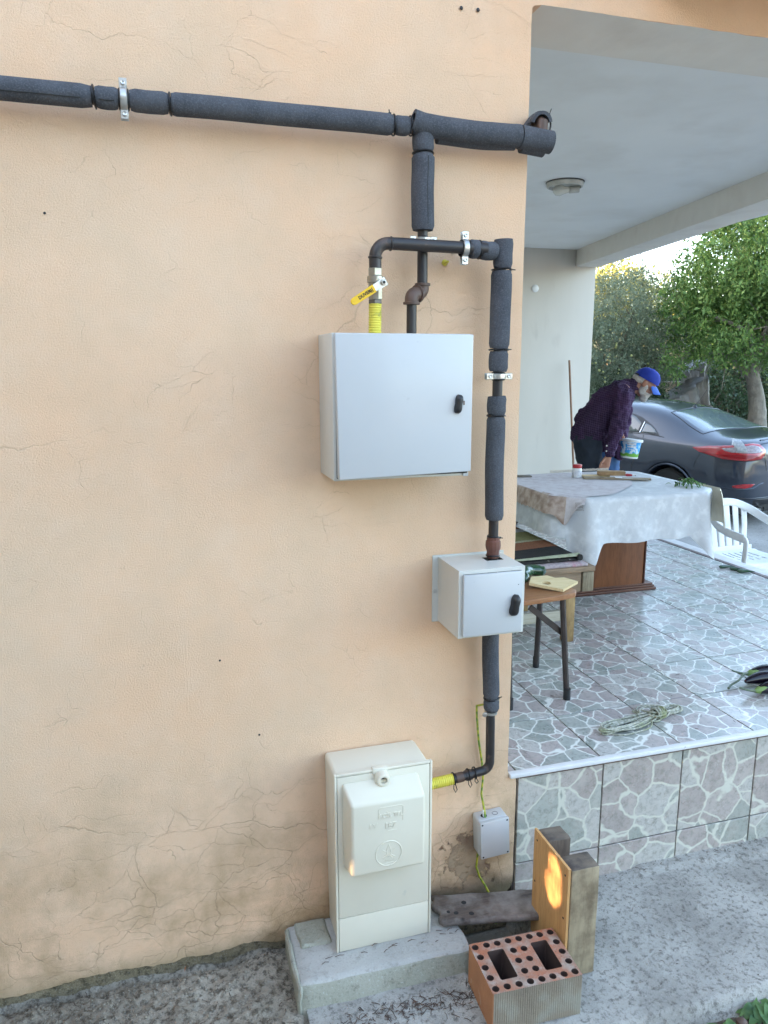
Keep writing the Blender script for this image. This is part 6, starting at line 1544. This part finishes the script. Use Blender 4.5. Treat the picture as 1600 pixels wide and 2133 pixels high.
# wheel arches: push the flank inwards in a round opening
for v in bm.verts:
    for wx in (1.02, 3.72):
        r_ = math.hypot(v.co.x-wx, v.co.z-.33)
        if r_ < .40 and v.co.z < .74 and abs(v.co.y) > .5: v.co.y *= .74 if r_ < .365 else .74+.26*(r_-.365)/.035
bm.to_mesh(me2); bm.free(); shade(me2); me2.name = 'body'; link_mesh('body', me2, M['paint'], car)
def hit(o_, d_):
    p, n_, i_, dd = bvh.ray_cast(Vector(o_), Vector(d_).normalized()); return (p, n_) if p else (None, None)
def side_pt(X, Z, sg=1): return hit((X, 2.5*sg, Z), (0, -sg, 0))
def top_pt(X, Y): return hit((X, Y, 3), (0, 0, -1))
def rear_pt(a, Z):   # a: 0 = looking forward from behind at Y, used with diagonal rays
    return None
def patch(name, poly, fn, m, off=.004, rings=7, n=64, parent=car, thick=0.0, angle=60):
    P = [Vector((a, b, 0)) for a, b in poly]; L_ = [(P[(i+1) % len(P)]-P[i]).length for i in range(len(P))]; tot = sum(L_); out = []
    for k in range(n):
        d = k/n*tot; i = 0
        while d > L_[i]: d -= L_[i]; i += 1
        out.append(P[i].lerp(P[(i+1) % len(P)], d/L_[i]))
    for _ in range(1): out = [(out[i-1]+out[i]*4+out[(i+1) % n])/6 for i in range(n)]
    c = sum(out, Vector())/n; bm = bmesh.new(); rr_ = []
    def mk(q):
        p, nn = fn(q.x, q.y)
        if p is None: return None
        return p+nn*off
    cc = mk(c)
    for j in range(1, rings+1):
        s = j/rings; ring = []
        for q in out:
            p = mk(c.lerp(q, s))
            if p is None: p = cc if cc else Vector()
            if j == rings: 
                pp, nn = fn(*(c.lerp(q, 1.0)).xy[:]); p = pp+nn*(-.002) if pp else p; 
            ring.append(bm.verts.new(p))
        rr_.append(ring)
    cv_ = bm.verts.new(cc if cc else (0, 0, 0))
    for k in range(n): bm.faces.new((cv_, rr_[0][k], rr_[0][(k+1) % n]))
    for j in range(rings-1):
        for k in range(n): bm.faces.new((rr_[j][k], rr_[j][(k+1) % n], rr_[j+1][(k+1) % n], rr_[j+1][k]))
    return obj(name, bm, m, parent, angle=angle)
def seam(pts, fn, r=.003, m=None, name='panel_gap', closed=False, parent=car, off=0.0):
    out = []
    P = [Vector((a, b, 0)) for a, b in pts]
    for i in range(len(P)-1 if not closed else len(P)):
        a, b = P[i], P[(i+1) % len(P)]; nn = max(2, int((b-a).length/.03))
        for k in range(nn):
            p, n_ = fn(*(a.lerp(b, k/nn)).xy[:])
            if p: out.append(p+n_*off)
    if not closed:
        p, n_ = fn(*P[-1].xy[:])
        if p: out.append(p+n_*off)
    return obj(name, tube(out, r, 6, closed=closed), m or M['trimblk'], parent)
for sg in (1, -1):
    S_ = lambda X, Z, sg=sg: side_pt(X, Z, sg)
    fr_poly = [(1.18, 1.035), (1.42, 1.055), (2.3, 1.05), (3.1, 1.02), (3.02, 1.09), (2.80, 1.225), (2.60, 1.30), (2.25, 1.345), (1.92, 1.335), (1.62, 1.27), (1.35, 1.155)]
    patch('window_surround', fr_poly, S_, M['trimblk'], off=.002, n=90)
    g1 = [(1.60, 1.065), (2.10, 1.062), (2.10, 1.325), (1.93, 1.322), (1.74, 1.262), (1.60, 1.185)]
    g0 = [(1.30, 1.068), (1.555, 1.067), (1.555, 1.19), (1.46, 1.165), (1.36, 1.115)]
    g2 = [(2.17, 1.060), (3.02, 1.040), (2.98, 1.09), (2.78, 1.21), (2.58, 1.285), (2.25, 1.328), (2.17, 1.326)]
    for g_ in (g0, g1, g2): patch('side_window', g_, S_, M['cglass'], off=.006, n=72)
    seam([(1.578, 1.065), (1.578, 1.20)], S_, .006, M['chrome'], 'window_pillar')
    seam([(1.18, 1.035), (1.42, 1.052), (2.3, 1.048), (3.1, 1.02)], S_, .005, M['trimblk'], 'window_seal')
    seam([(1.50, 1.04), (1.47, .95), (1.52, .80), (1.60, .62), (1.63, .34)], S_, .004)
    seam([(2.14, 1.04), (2.14, .34)], S_, .004); seam([(1.63, .34), (3.15, .34)], S_, .004)
    for hx in (1.72, 2.62):
        bm = bmesh.new()
        p, n_ = S_(hx, .90); tube(smooth_path([p+Vector((-.05, 0, 0)), p+Vector((-.03, sg*.028, 0)), p+Vector((.09, sg*.03, .002)), p+Vector((.12, 0, 0))], 5), .013, 10, bm=bm); obj('door_handle', bm, M['paint'], car)
    for wx in (1.02, 3.72):
        wl = bpy.data.objects.new('wheel', None); col.objects.link(wl); wl.parent = car; wl.location = (wx, sg*.78, .33)
        b = lathe([(.20, -.10), (.30, -.105), (.325, -.08), (.33, 0), (.325, .08), (.30, .10), (.20, .095)], 40, axis='y'); obj('tyre', b, M['tyre'], wl)
        bm = bmesh.new()
        for k in range(5):
            a = 2*math.pi*k/5; nb = bx(-.02, .02, -.01, .01, .03, .20, .004, 1); bmesh.ops.rotate(nb, verts=nb.verts, cent=(0, 0, 0), matrix=Matrix.Rotation(a, 3, 'Y')); bmesh.ops.translate(nb, verts=nb.verts, vec=(0, sg*.08, 0)); mm = bpy.data.meshes.new('t'); nb.to_mesh(mm); nb.free(); bm.from_mesh(mm); bpy.data.meshes.remove(mm)
        tube([(.195*math.cos(2*math.pi*k/32), sg*.085, .195*math.sin(2*math.pi*k/32)) for k in range(32)], .012, 8, bm=bm, closed=True); obj('rim', bm, M['rim'], wl)
        seam([(wx+.385*math.cos(R(a)), .33+.385*math.sin(R(a))) for a in range(-5, 186, 10)], S_, .012, M['paint'], 'arch_lip')
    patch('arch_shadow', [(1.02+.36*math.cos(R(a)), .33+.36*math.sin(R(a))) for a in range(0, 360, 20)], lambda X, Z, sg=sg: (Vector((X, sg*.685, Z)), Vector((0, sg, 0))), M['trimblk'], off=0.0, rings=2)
# rear screen: rays from above and behind
def rs(u, v):   # u across, v along the slope
    return hit((v-1.2, u, 2.6), (1.2, 0, -1.35))
patch('rear_screen', [(-.66, .60), (0, .50), (.66, .60), (.60, .92), (.545, 1.16), (.50, 1.38), (0, 1.44), (-.50, 1.38), (-.545, 1.16), (-.60, .92)], rs, M['rglass'], off=.004, rings=10, n=96)
seam([(-.68, .585), (0, .485), (.68, .585), (.615, .92), (.56, 1.16), (.512, 1.40), (0, 1.46), (-.512, 1.40), (-.56, 1.16), (-.615, .92)], rs, .006, M['trimblk'], 'screen_seal', closed=True)
ab = bpy.data.objects.new('aerial', None); col.objects.link(ab); ab.parent = car
p, n_ = top_pt(1.36, 0)
obj('aerial_base', lathe([(.038, -.004), (.030, .012), (.014, .024), (.006, .034)], 14, c=tuple(p)), M['black'], ab); obj('aerial_rod', tube([p+Vector((0, 0, .02)), p+Vector((-.10, 0, .13)), p+Vector((-.17, 0, .24))], .0035, 8), M['black'], ab)
# tail lamp: rays from the rear left corner
def mk_diag(sg):
    dd = Vector((.80, -sg*.60, 0)).normalized(); uu = Vector((-.60, -sg*.80, 0)).normalized() if False else Vector((dd.y, -dd.x, 0))*sg
    def fn(u, z):   # u grows from outer front end to the inner rear end
        base = Vector((.30, sg*.72, 0)) - dd*2 + (Vector((-.60, -sg*.80, 0)).normalized())*u
        return hit((base.x, base.y, z), dd)
    return fn
for sg in (1, -1):
    Dg = mk_diag(sg)
    lo = [(-.38, .955), (-.24, .985), (.00, 1.015), (.22, 1.045), (.30, 1.035), (.375, .965), (.365, .905), (.31, .855), (.10, .835), (-.12, .845), (-.32, .905)]
    patch('lamp_surround', [((u-.03)*1.04+.03, (z-.945)*1.10+.945) for u, z in lo], Dg, M['trimblk'], off=.003, n=90)
    tl = patch('tail_lamp', lo, Dg, M['lampred'], off=.011, n=90)
    patch('clear_lens', [(-.14, .965), (.02, .990), (.20, 1.018), (.28, 1.010), (.335, .965), (.325, .935), (.18, .922), (-.04, .922), (-.11, .940)], Dg, M['lampclr'], off=.015, n=60, parent=tl)
    patch('lens_rib', [(-.22, .895), (0, .862), (.24, .865), (.31, .895), (.24, .910), (0, .905)], Dg, mat('dark_red_lens', (.24, .006, .01), None, .15), off=.014, n=60, parent=tl)
    if sg == 1: patch('tape_patch', [(-.01, 1.02), (.04, 1.085), (.10, 1.075), (.145, .935), (.10, .925), (.02, .93)], Dg, M['tape'], off=.019, n=50, rings=5, parent=tl)
    patch('reflector', [(-.02, .548), (.10, .575), (.25, .575), (.20, .535), (.12, .520), (-.01, .520)], Dg, M['lampred'], off=.006, n=40)
    seam([(-.30, .80), (-.34, .70), (-.30, .60), (-.34, .45), (-.30, .32)], Dg, .003) if False else None
    seam([(-.10, .515), (.05, .505), (.22, .520), (.30, .56), (.36, .575)], Dg, .008, M['paint'], 'bumper_crease')
    seam([(-.30, .90), (-.34, .80), (-.36, .72)], Dg, .003)
def rp_(Y, Z): return hit((-2, Y, Z), (1, 0, 0))
seam([(-.78, .40), (-.4, .395), (0, .39), (.4, .395), (.78, .40)], rp_, .010, M['trimblk'], 'bumper_line')
seam([(.52, .99), (.50, .86), (.46, .72), (.30, .66), (0, .65), (-.30, .66), (-.46, .72), (-.50, .86), (-.52, .99)], rp_, .004)
patch('bumper_valance', [(-.66, .30), (0, .29), (.66, .30), (.72, .385), (0, .38), (-.72, .385)], rp_, M['trimblk'], off=.004, n=80)
patch('number_plate', [(-.26, .74), (.26, .74), (.26, .85), (-.26, .85)], rp_, M['white_pl'], off=.006, n=40)
patch('plate_recess', [(-.34, .70), (.34, .70), (.34, .90), (-.34, .90)], rp_, M['trimblk'], off=.002, n=60)
seam([(-.55, 1.065), (-.3, 1.085), (0, 1.09), (.3, 1.085), (.55, 1.065)], lambda Y, Z: (Vector((.055-.03*(1-(Y/.6)**2), Y, Z+.010)), Vector((0, 0, 1))), .010, M['paint'], 'boot_lip')
obj('exhaust_pipe', tube([(.35, .50, .26), (.05, .50, .27), (-.03, .50, .262)], .032, 16, cap=False), M['chrome'], car)
obj('exhaust_bore', tube([(-.02, .50, .262), (.0, .50, .263)], .027, 12), M['gap'], car)
obj('underbody', bx(.15, 4.4, -.70, .70, .17, .30, .02, 1), M['trimblk'], car)

# ================================================================== TREES AND BACKGROUND
def foliage(name, blobs, n, size, aspect, m, parent, seed_, clump=.22, per=22, cut=None, hang_=0.25, shell=.55, jitter=1.0):
    """Leaf-sized faces gathered in twig clumps through the volume of the crown."""
    g = np.random.default_rng(seed_); vol = np.array([b[3]*b[4]*b[5] for b in blobs]); pr_ = vol/vol.sum(); nc = n//per
    bi = g.choice(len(blobs), nc, p=pr_); B = np.array(blobs)[bi]
    d = g.normal(size=(nc, 3)); d /= np.linalg.norm(d, axis=1)[:, None]; r = (shell+(1-shell)*g.random(nc))**(1/1.5); r = np.where(g.random(nc) < .25, g.random(nc), r)
    r *= 1+.16*np.sin(d[:, 0]*5+seed_)*np.cos(d[:, 2]*6)+.08*g.normal(size=nc)
    C_ = B[:, :3]+d*r[:, None]*B[:, 3:6]
    if cut is not None: C_ = C_[cut(C_)]
    nc = len(C_); dirs = g.normal(size=(nc, 3)); dirs[:, 2] -= hang_*2; dirs /= np.linalg.norm(dirs, axis=1)[:, None]
    ci = np.repeat(np.arange(nc), per); t = g.random(len(ci)); P = C_[ci]+dirs[ci]*(t[:, None]-.3)*clump*1.6+g.normal(size=(len(ci), 3))*clump*.22
    L_ = size*(.45+1.05*g.random(len(ci))**1.4)[:, None]
    a = g.normal(size=P.shape)*.8+dirs[ci]*1.0; a[:, 2] -= hang_; a /= np.linalg.norm(a, axis=1)[:, None]
    b = np.cross(a, g.normal(size=P.shape)); b /= np.linalg.norm(b, axis=1)[:, None]; nn = np.cross(a, b)
    V = np.stack([P-a*L_/2, P+b*L_*aspect/2+nn*L_*.06, P+a*L_*.12+b*L_*aspect*.42, P+a*L_/2, P-b*L_*aspect/2+nn*L_*.06, P], 1)
    V = V[:, [0, 1, 3, 4]]
    F = np.arange(len(V)*4).reshape(-1, 4)
    return mesh_np(name, V.reshape(-1, 3), F, m, parent)
def tree(label, base, h, r0_, limbs, blobs, n, size, aspect, lm, bmx, seed_, group='garden trees beyond the car', name='fruit_tree', **kw):
    t = thing(name, label, 'tree', base, 0, group)
    bm = bmesh.new(); top = Vector((limbs[0][0]*.2, limbs[0][1]*.2, h))
    tr_ = smooth_path([Vector((0, 0, -.1)), Vector((.03, 0, h*.35)), Vector((-.02, .03, h*.7)), top], 5); tube(tr_, [r0_*(1.25-.55*i/len(tr_)) for i in range(len(tr_))], 14, bm=bm, wob=.12)
    obj('trunk', bm, bmx, t)
    bm = bmesh.new(); rr = random.Random(seed_)
    for l in limbs:
        e = Vector(l); mid = top.lerp(e, .5)+Vector((rr.gauss(0, .1), rr.gauss(0, .1), .15)); pth = smooth_path([top-Vector((0, 0, .1)), mid, e], 6); tube(pth, [r0_*.55*(1-.8*i/len(pth)) for i in range(len(pth))], 8, bm=bm, wob=.1)
        for k in range(7):
            s_ = pth[int(len(pth)*(.35+.6*rr.random()))] if len(pth) > 2 else e; q = s_+Vector((rr.gauss(0, .5), rr.gauss(0, .4), rr.gauss(.1, .4))); tube([s_, s_.lerp(q, .5)+Vector((0, 0, .05)), q], [.014, .009, .004], 5, bm=bm)
    obj('limbs', bm, bmx, t)
    lb = [(b[0]-base[0], b[1]-base[1], b[2]-base[2], b[3], b[4], b[5]) for b in blobs]
    foliage('crown', lb, n, size, aspect, lm, t, seed_, **kw); return t
t1 = tree('silvery green pear tree dotted with yellow fruit, behind the person', (8.7, 10.9, 0), 1.4, .10, [(-.9, 0, 2.2), (.8, .1, 2.4), (0, -.3, 2.8), (-.4, .5, 2.6), (.5, -.5, 2.0)],
     [(8.0, 10.6, 2.55, 1.15, 1.0, 1.15), (9.0, 10.7, 2.75, 1.05, 1.0, 1.05), (9.6, 11.0, 2.3, .9, .9, .75), (7.3, 10.6, 2.1, .8, .8, 1.1), (8.6, 10.4, 1.7, 1.0, .7, .55)], 62000, .050, .36, M['leaf_pear'], M['bark'], 11, clump=.17, name='pear_tree')
g = random.Random(4)
fm_ = bpy.data.meshes.new('fruit'); b_ = bmesh.new(); bmesh.ops.create_icosphere(b_, subdivisions=2, radius=.020)
for f in b_.faces: f.smooth = True
b_.to_mesh(fm_); b_.free(); fm_.materials.append(M['fruit'])
for k in range(80):
    c = g.choice([(8.0, 10.6, 2.45, 1.15, 1.0, 1.0), (9.0, 10.7, 2.6, 1.05, 1.0, .95), (8.6, 10.4, 1.8, 1.0, .7, .5), (7.5, 10.5, 2.1, .7, .7, .9)]); a = g.uniform(math.pi, 2*math.pi); el = g.uniform(-.9, .9)
    o = bpy.data.objects.new('fruit', fm_); col.objects.link(o); o.parent = t1; o.location = (c[0]+c[3]*math.cos(a)*math.cos(el)-8.7, c[1]+c[4]*math.sin(a)*math.cos(el)-10.9, c[2]+c[5]*math.sin(el)); s = g.uniform(.7, 1.25); o.scale = (s, s, s)
tree('bright green walnut tree with grey limed trunk at the right edge', (10.75, 9.45, 0), 1.75, .16, [(-1.2, -.1, 2.7), (-.4, .2, 3.6), (.9, 0, 3.4), (-1.5, .3, 2.1), (.6, -.4, 2.6), (-.2, -.4, 3.0)],
     [(10.3, 9.6, 3.55, 1.25, 1.1, 1.0), (9.5, 9.7, 2.85, .85, .85, .60), (11.3, 9.5, 3.2, 1.2, 1.0, 1.3), (9.75, 9.3, 2.25, .70, .6, .42), (10.9, 9.0, 2.15, .75, .55, .42), (10.6, 10.0, 4.55, 1.2, .8, .45), (9.0, 9.6, 2.0, .42, .5, .28)], 50000, .085, .42, M['leaf_wal'], M['bark_w'], 23, clump=.25, per=22, name='walnut_tree', hang_=.45)
tree('far tree with golden sunlit leaves seen above the pear tree', (13.2, 18.2, 0), 2.6, .14, [(-.6, 0, 4.2), (.6, .1, 4.4), (0, .3, 3.6)],
     [(13.1, 18.2, 4.3, 1.15, 1.1, .60), (12.2, 18.3, 3.5, 1.2, 1.1, .9), (14.6, 18.6, 3.5, 1.4, 1.2, 1.0)], 15000, .10, .6, M['leaf_far'], M['bark'], 31, clump=.3, name='far_tree')
tree('farther pale green tree behind the walnut tree', (17.5, 17.5, 0), 2.6, .14, [(-.8, 0, 4.2), (.8, .1, 4.4), (0, .3, 3.6)],
     [(16.6, 17.6, 3.1, 1.5, 1.2, 1.2), (18.6, 17.4, 3.8, 1.6, 1.2, 1.4)], 20000, .11, .6, M['leaf_wal'], M['bark'], 37, clump=.3, name='far_tree')
hd = thing('dark_hedge', 'dark shady shrubs filling the gap behind the car roof', 'shrub', (9.5, 12.2, 0))
foliage('leaves', [(-2.0, 0, 1.0, 1.6, .5, 1.0), (0, .1, .9, 1.6, .5, 1.0), (2.0, 0, 1.0, 1.6, .6, 1.0), (4.4, .6, 1.2, 2.2, .7, 1.3), (-4, 0, 1.0, 2.0, .6, 1.2), (-2, 1.2, 2.0, 2.4, .6, 1.0), (1.5, 1.2, 2.0, 2.0, .6, .9), (5, 1.4, 2.0, 2.2, .6, 1.0)], 70000, .075, .55, M['leaf_dark'], hd, 41, clump=.25)
bm = bmesh.new(); rr = random.Random(2)
for k in range(60):
    x = rr.uniform(-4.5, 6); y = rr.uniform(-.2, .6); tube([(x, y, -.1), (x+rr.gauss(0, .1), y, .7), (x+rr.gauss(0, .25), y, 1.5)], [.02, .014, .006], 6, bm=bm)
obj('stems', bm, M['bark'], hd)
sh_ = thing('small_bush', 'dark low bush under the walnut branches just left of the plastic sheet', 'shrub', (8.9, 10.2, 0))
foliage('leaves', [(0, 0, .95, .55, .4, .75), (-.5, .4, 1.1, .6, .4, .6)], 9000, .06, .5, M['leaf_dark'], sh_, 47, clump=.16)
gw = obj('garden_wall', rough_box(5.0, 20, 13.4, 13.7, -.1, 1.75, 12, .05, 2), M['earth'], angle=60); tag(gw, 'dark brown earth wall behind the garden shrubs', 'wall')
# boxes stacked by the trunk, a plastic sheet thrown over them
def sheet(nm, x0, x1, y0, zt0, zt1, h, dy, m, seed_, label):
    t = thing(nm, label, 'sheet', ((x0+x1)/2, y0, 0)); V = []; nx, nv = 70, 60
    for j in range(nv+1):
        v = j/nv
        for i in range(nx+1):
            u = i/nx; zt = zt0+(zt1-zt0)*u-.13*math.sin(math.pi*u)*(.6+.5*nz(u*2, seed_)); hh = h*(1+.12*nz(u*4, seed_+3))
            fan = (u-.75)*(1.0+1.2*v); f = .055*math.sin(fan*17+seed_+2.2*v)*min(1, v*2+.1)+.035*(1-abs(nz(fan*6, v*1.6, seed_))*2)+.012*nz(u*22, v*14, seed_)
            back = .55*max(0, .16-v)/.16
            V.append((x0+(x1-x0)*(u+.05*v*math.sin(u*7+seed_))-(x0+x1)/2, -dy*max(0, v-.16)**.7-f+back, zt-hh*max(0, v-.16)+.02*math.sin(v*8)))
    F = [(j*(nx+1)+i, j*(nx+1)+i+1, (j+1)*(nx+1)+i+1, (j+1)*(nx+1)+i) for j in range(nv) for i in range(nx)]
    mesh_np('cover_sheet', np.array(V), np.array(F), m, t, True)
    obj('covered_load', bx(-(x1-x0)*.42, (x1-x0)*.42, .05, .75, 0, min(zt0, zt1)-.22, .03, 2), M['block'], t)
sheet('covered_pile', 9.0, 9.95, 9.95, 1.18, 1.62, 1.1, .40, M['tarp'], 3, 'grey plastic sheet thrown over a pile left of the limed trunk')
sheet('covered_crate', 8.75, 9.75, 9.55, .98, 1.12, 1.0, .30, M['tarp'], 8, 'lower sagging grey sheet over a low pile just behind the car roof')
sheet('hanging_sheet', 9.75, 10.35, 10.45, 1.75, 1.95, 1.0, .10, M['tarp_w'], 5, 'pale sheet hanging just left of the limed trunk')
for k, (x_, y_, z_, L_) in enumerate(((10.15, 9.05, -.01, .34), (10.55, 8.95, -.01, .36))):
    for j in range(3):
        o = obj('concrete_block', bx(0, L_, 0, .2, 0, .22, .008, 1), M['block']); o.location = (x_, y_, z_+j*.222); tag(o, ('lowest', 'middle', 'topmost')[j]+' grey block in the %s stack at the foot of the limed trunk' % ('left', 'right')[k], 'block', 'grey blocks by the trunk')

# ================================================================== ADDED OUTSIDE THE FRAME TO CUT OFF SUN AND SKY
nb_ = thing('left_sun_blocker', 'added unseen wall out to the left blocking low sun and sky', 'house', (-5.5, 0, 0))  # unseen wall added to block sun and left sky, with a beam opening
gy, gz = .12, 1.125
obj('wall', bx(-.3, 0, -11, gy-.30, 0, 6.8), M['blocker'], nb_, smooth=False); obj('wall', bx(-.3, 0, gy+.30, 5, 0, 6.8), M['blocker'], nb_, smooth=False)
obj('wall', bx(-.3, 0, gy-.299, gy+.299, 0, gz-.35), M['blocker'], nb_, smooth=False); obj('wall', bx(-.3, 0, gy-.299, gy+.299, gz+.35, 6.8), M['blocker'], nb_, smooth=False)
fh = thing('front_sky_blocker', 'added unseen wall behind the camera blocking the low front sky', 'house', (0, -8.5, 0))  # unseen wall added to block low sky and steer the light
obj('wall', bx(-5.6, 2.5, -.3, 0, 0, 6.2), M['blocker'], fh, smooth=False)
bush = thing('sun_mask_shrub', 'added unseen leafy shrub with a gap that shapes the sun patch', 'shrub', (-1.45, -.42, 0))  # unseen shrub added as a mask for the sun patch
Vc = np.array([0, -.141+.42, .615])
def keep(P):
    # gap cut through the leaves along the low sun to shape its patch
    y = P[:, 1]+.066*P[:, 0]; z = P[:, 2]+.126*P[:, 0]; return ((y-Vc[1])/.125)**2+((z-Vc[2])/.17)**2 > 1
foliage('leaves', [(0, 0, .75, .20, .45, .80), (0, -.25, .5, .2, .4, .55), (0, .2, .9, .2, .25, .5), (0, .1, .2, .15, .45, .35), (0, 0, .08, .2, .5, .3), (0, .22, .6, .12, .22, .5)], 52000, .045, .7, M['leaf_dark'], bush, 53, clump=.045, per=6, shell=.0, cut=keep)
g_ = np.random.default_rng(5); n_ = 43000; th = g_.random(n_)*2*np.pi; rr_ = 1.0+1.3*g_.random(n_)**1.5; xx = g_.uniform(-.02, .02, n_)
P = np.stack([xx, Vc[1]+.066*-xx+.060*rr_*np.cos(th), Vc[2]-.126*xx+.094*rr_*np.sin(th)], 1)
a = g_.normal(size=P.shape)*np.array([.3, 1, 1]); a /= np.linalg.norm(a, axis=1)[:, None]; b = np.cross(a, np.array([1.0, .1, .1])); b /= np.linalg.norm(b, axis=1)[:, None]
V_ = np.stack([P-a*.007, P+b*.005, P+a*.007, P-b*.005], 1).reshape(-1, 3); mesh_np('leaves', V_, np.arange(len(V_)).reshape(-1, 4), M['leaf_dark'], bush)
n_ = 4300; rr_ = .36*np.sqrt(g_.random(n_)); th = g_.random(n_)*2*np.pi; xx = g_.uniform(-.12, .12, n_)
ol = thing('sun_filter_foliage', 'added unseen olive foliage dimming the low sun out to the left', 'tree', (-4.9, 0, 0))  # unseen leaves added in the sun beam to dim it
P = np.stack([xx, -.315+.066*(1.127+4.9)+.066*-xx+rr_*np.cos(th), .29+.126*(1.127+4.9)-.126*xx+rr_*np.sin(th)], 1)
a = g_.normal(size=P.shape)*np.array([.3, 1, 1]); a /= np.linalg.norm(a, axis=1)[:, None]; b = np.cross(a, np.array([1.0, .1, .1])); b /= np.linalg.norm(b, axis=1)[:, None]
V_ = np.stack([P-a*.009, P+b*.006, P+a*.009, P-b*.006], 1).reshape(-1, 3); mesh_np('crown', V_, np.arange(len(V_)).reshape(-1, 4), M['leaf_dark'], ol)
obj('trunk', tube([(0, .35, -.1), (.02, .3, .6), (0, .15, 1.0), (0, .08, 1.3)], [.02, .015, .01, .004], 8), M['bark'], ol)
obj('stems', tube([(0, 0, -.1), (.03, .08, .3), (0, .12, .42)], [.02, .015, .01], 8), M['bark'], bush)
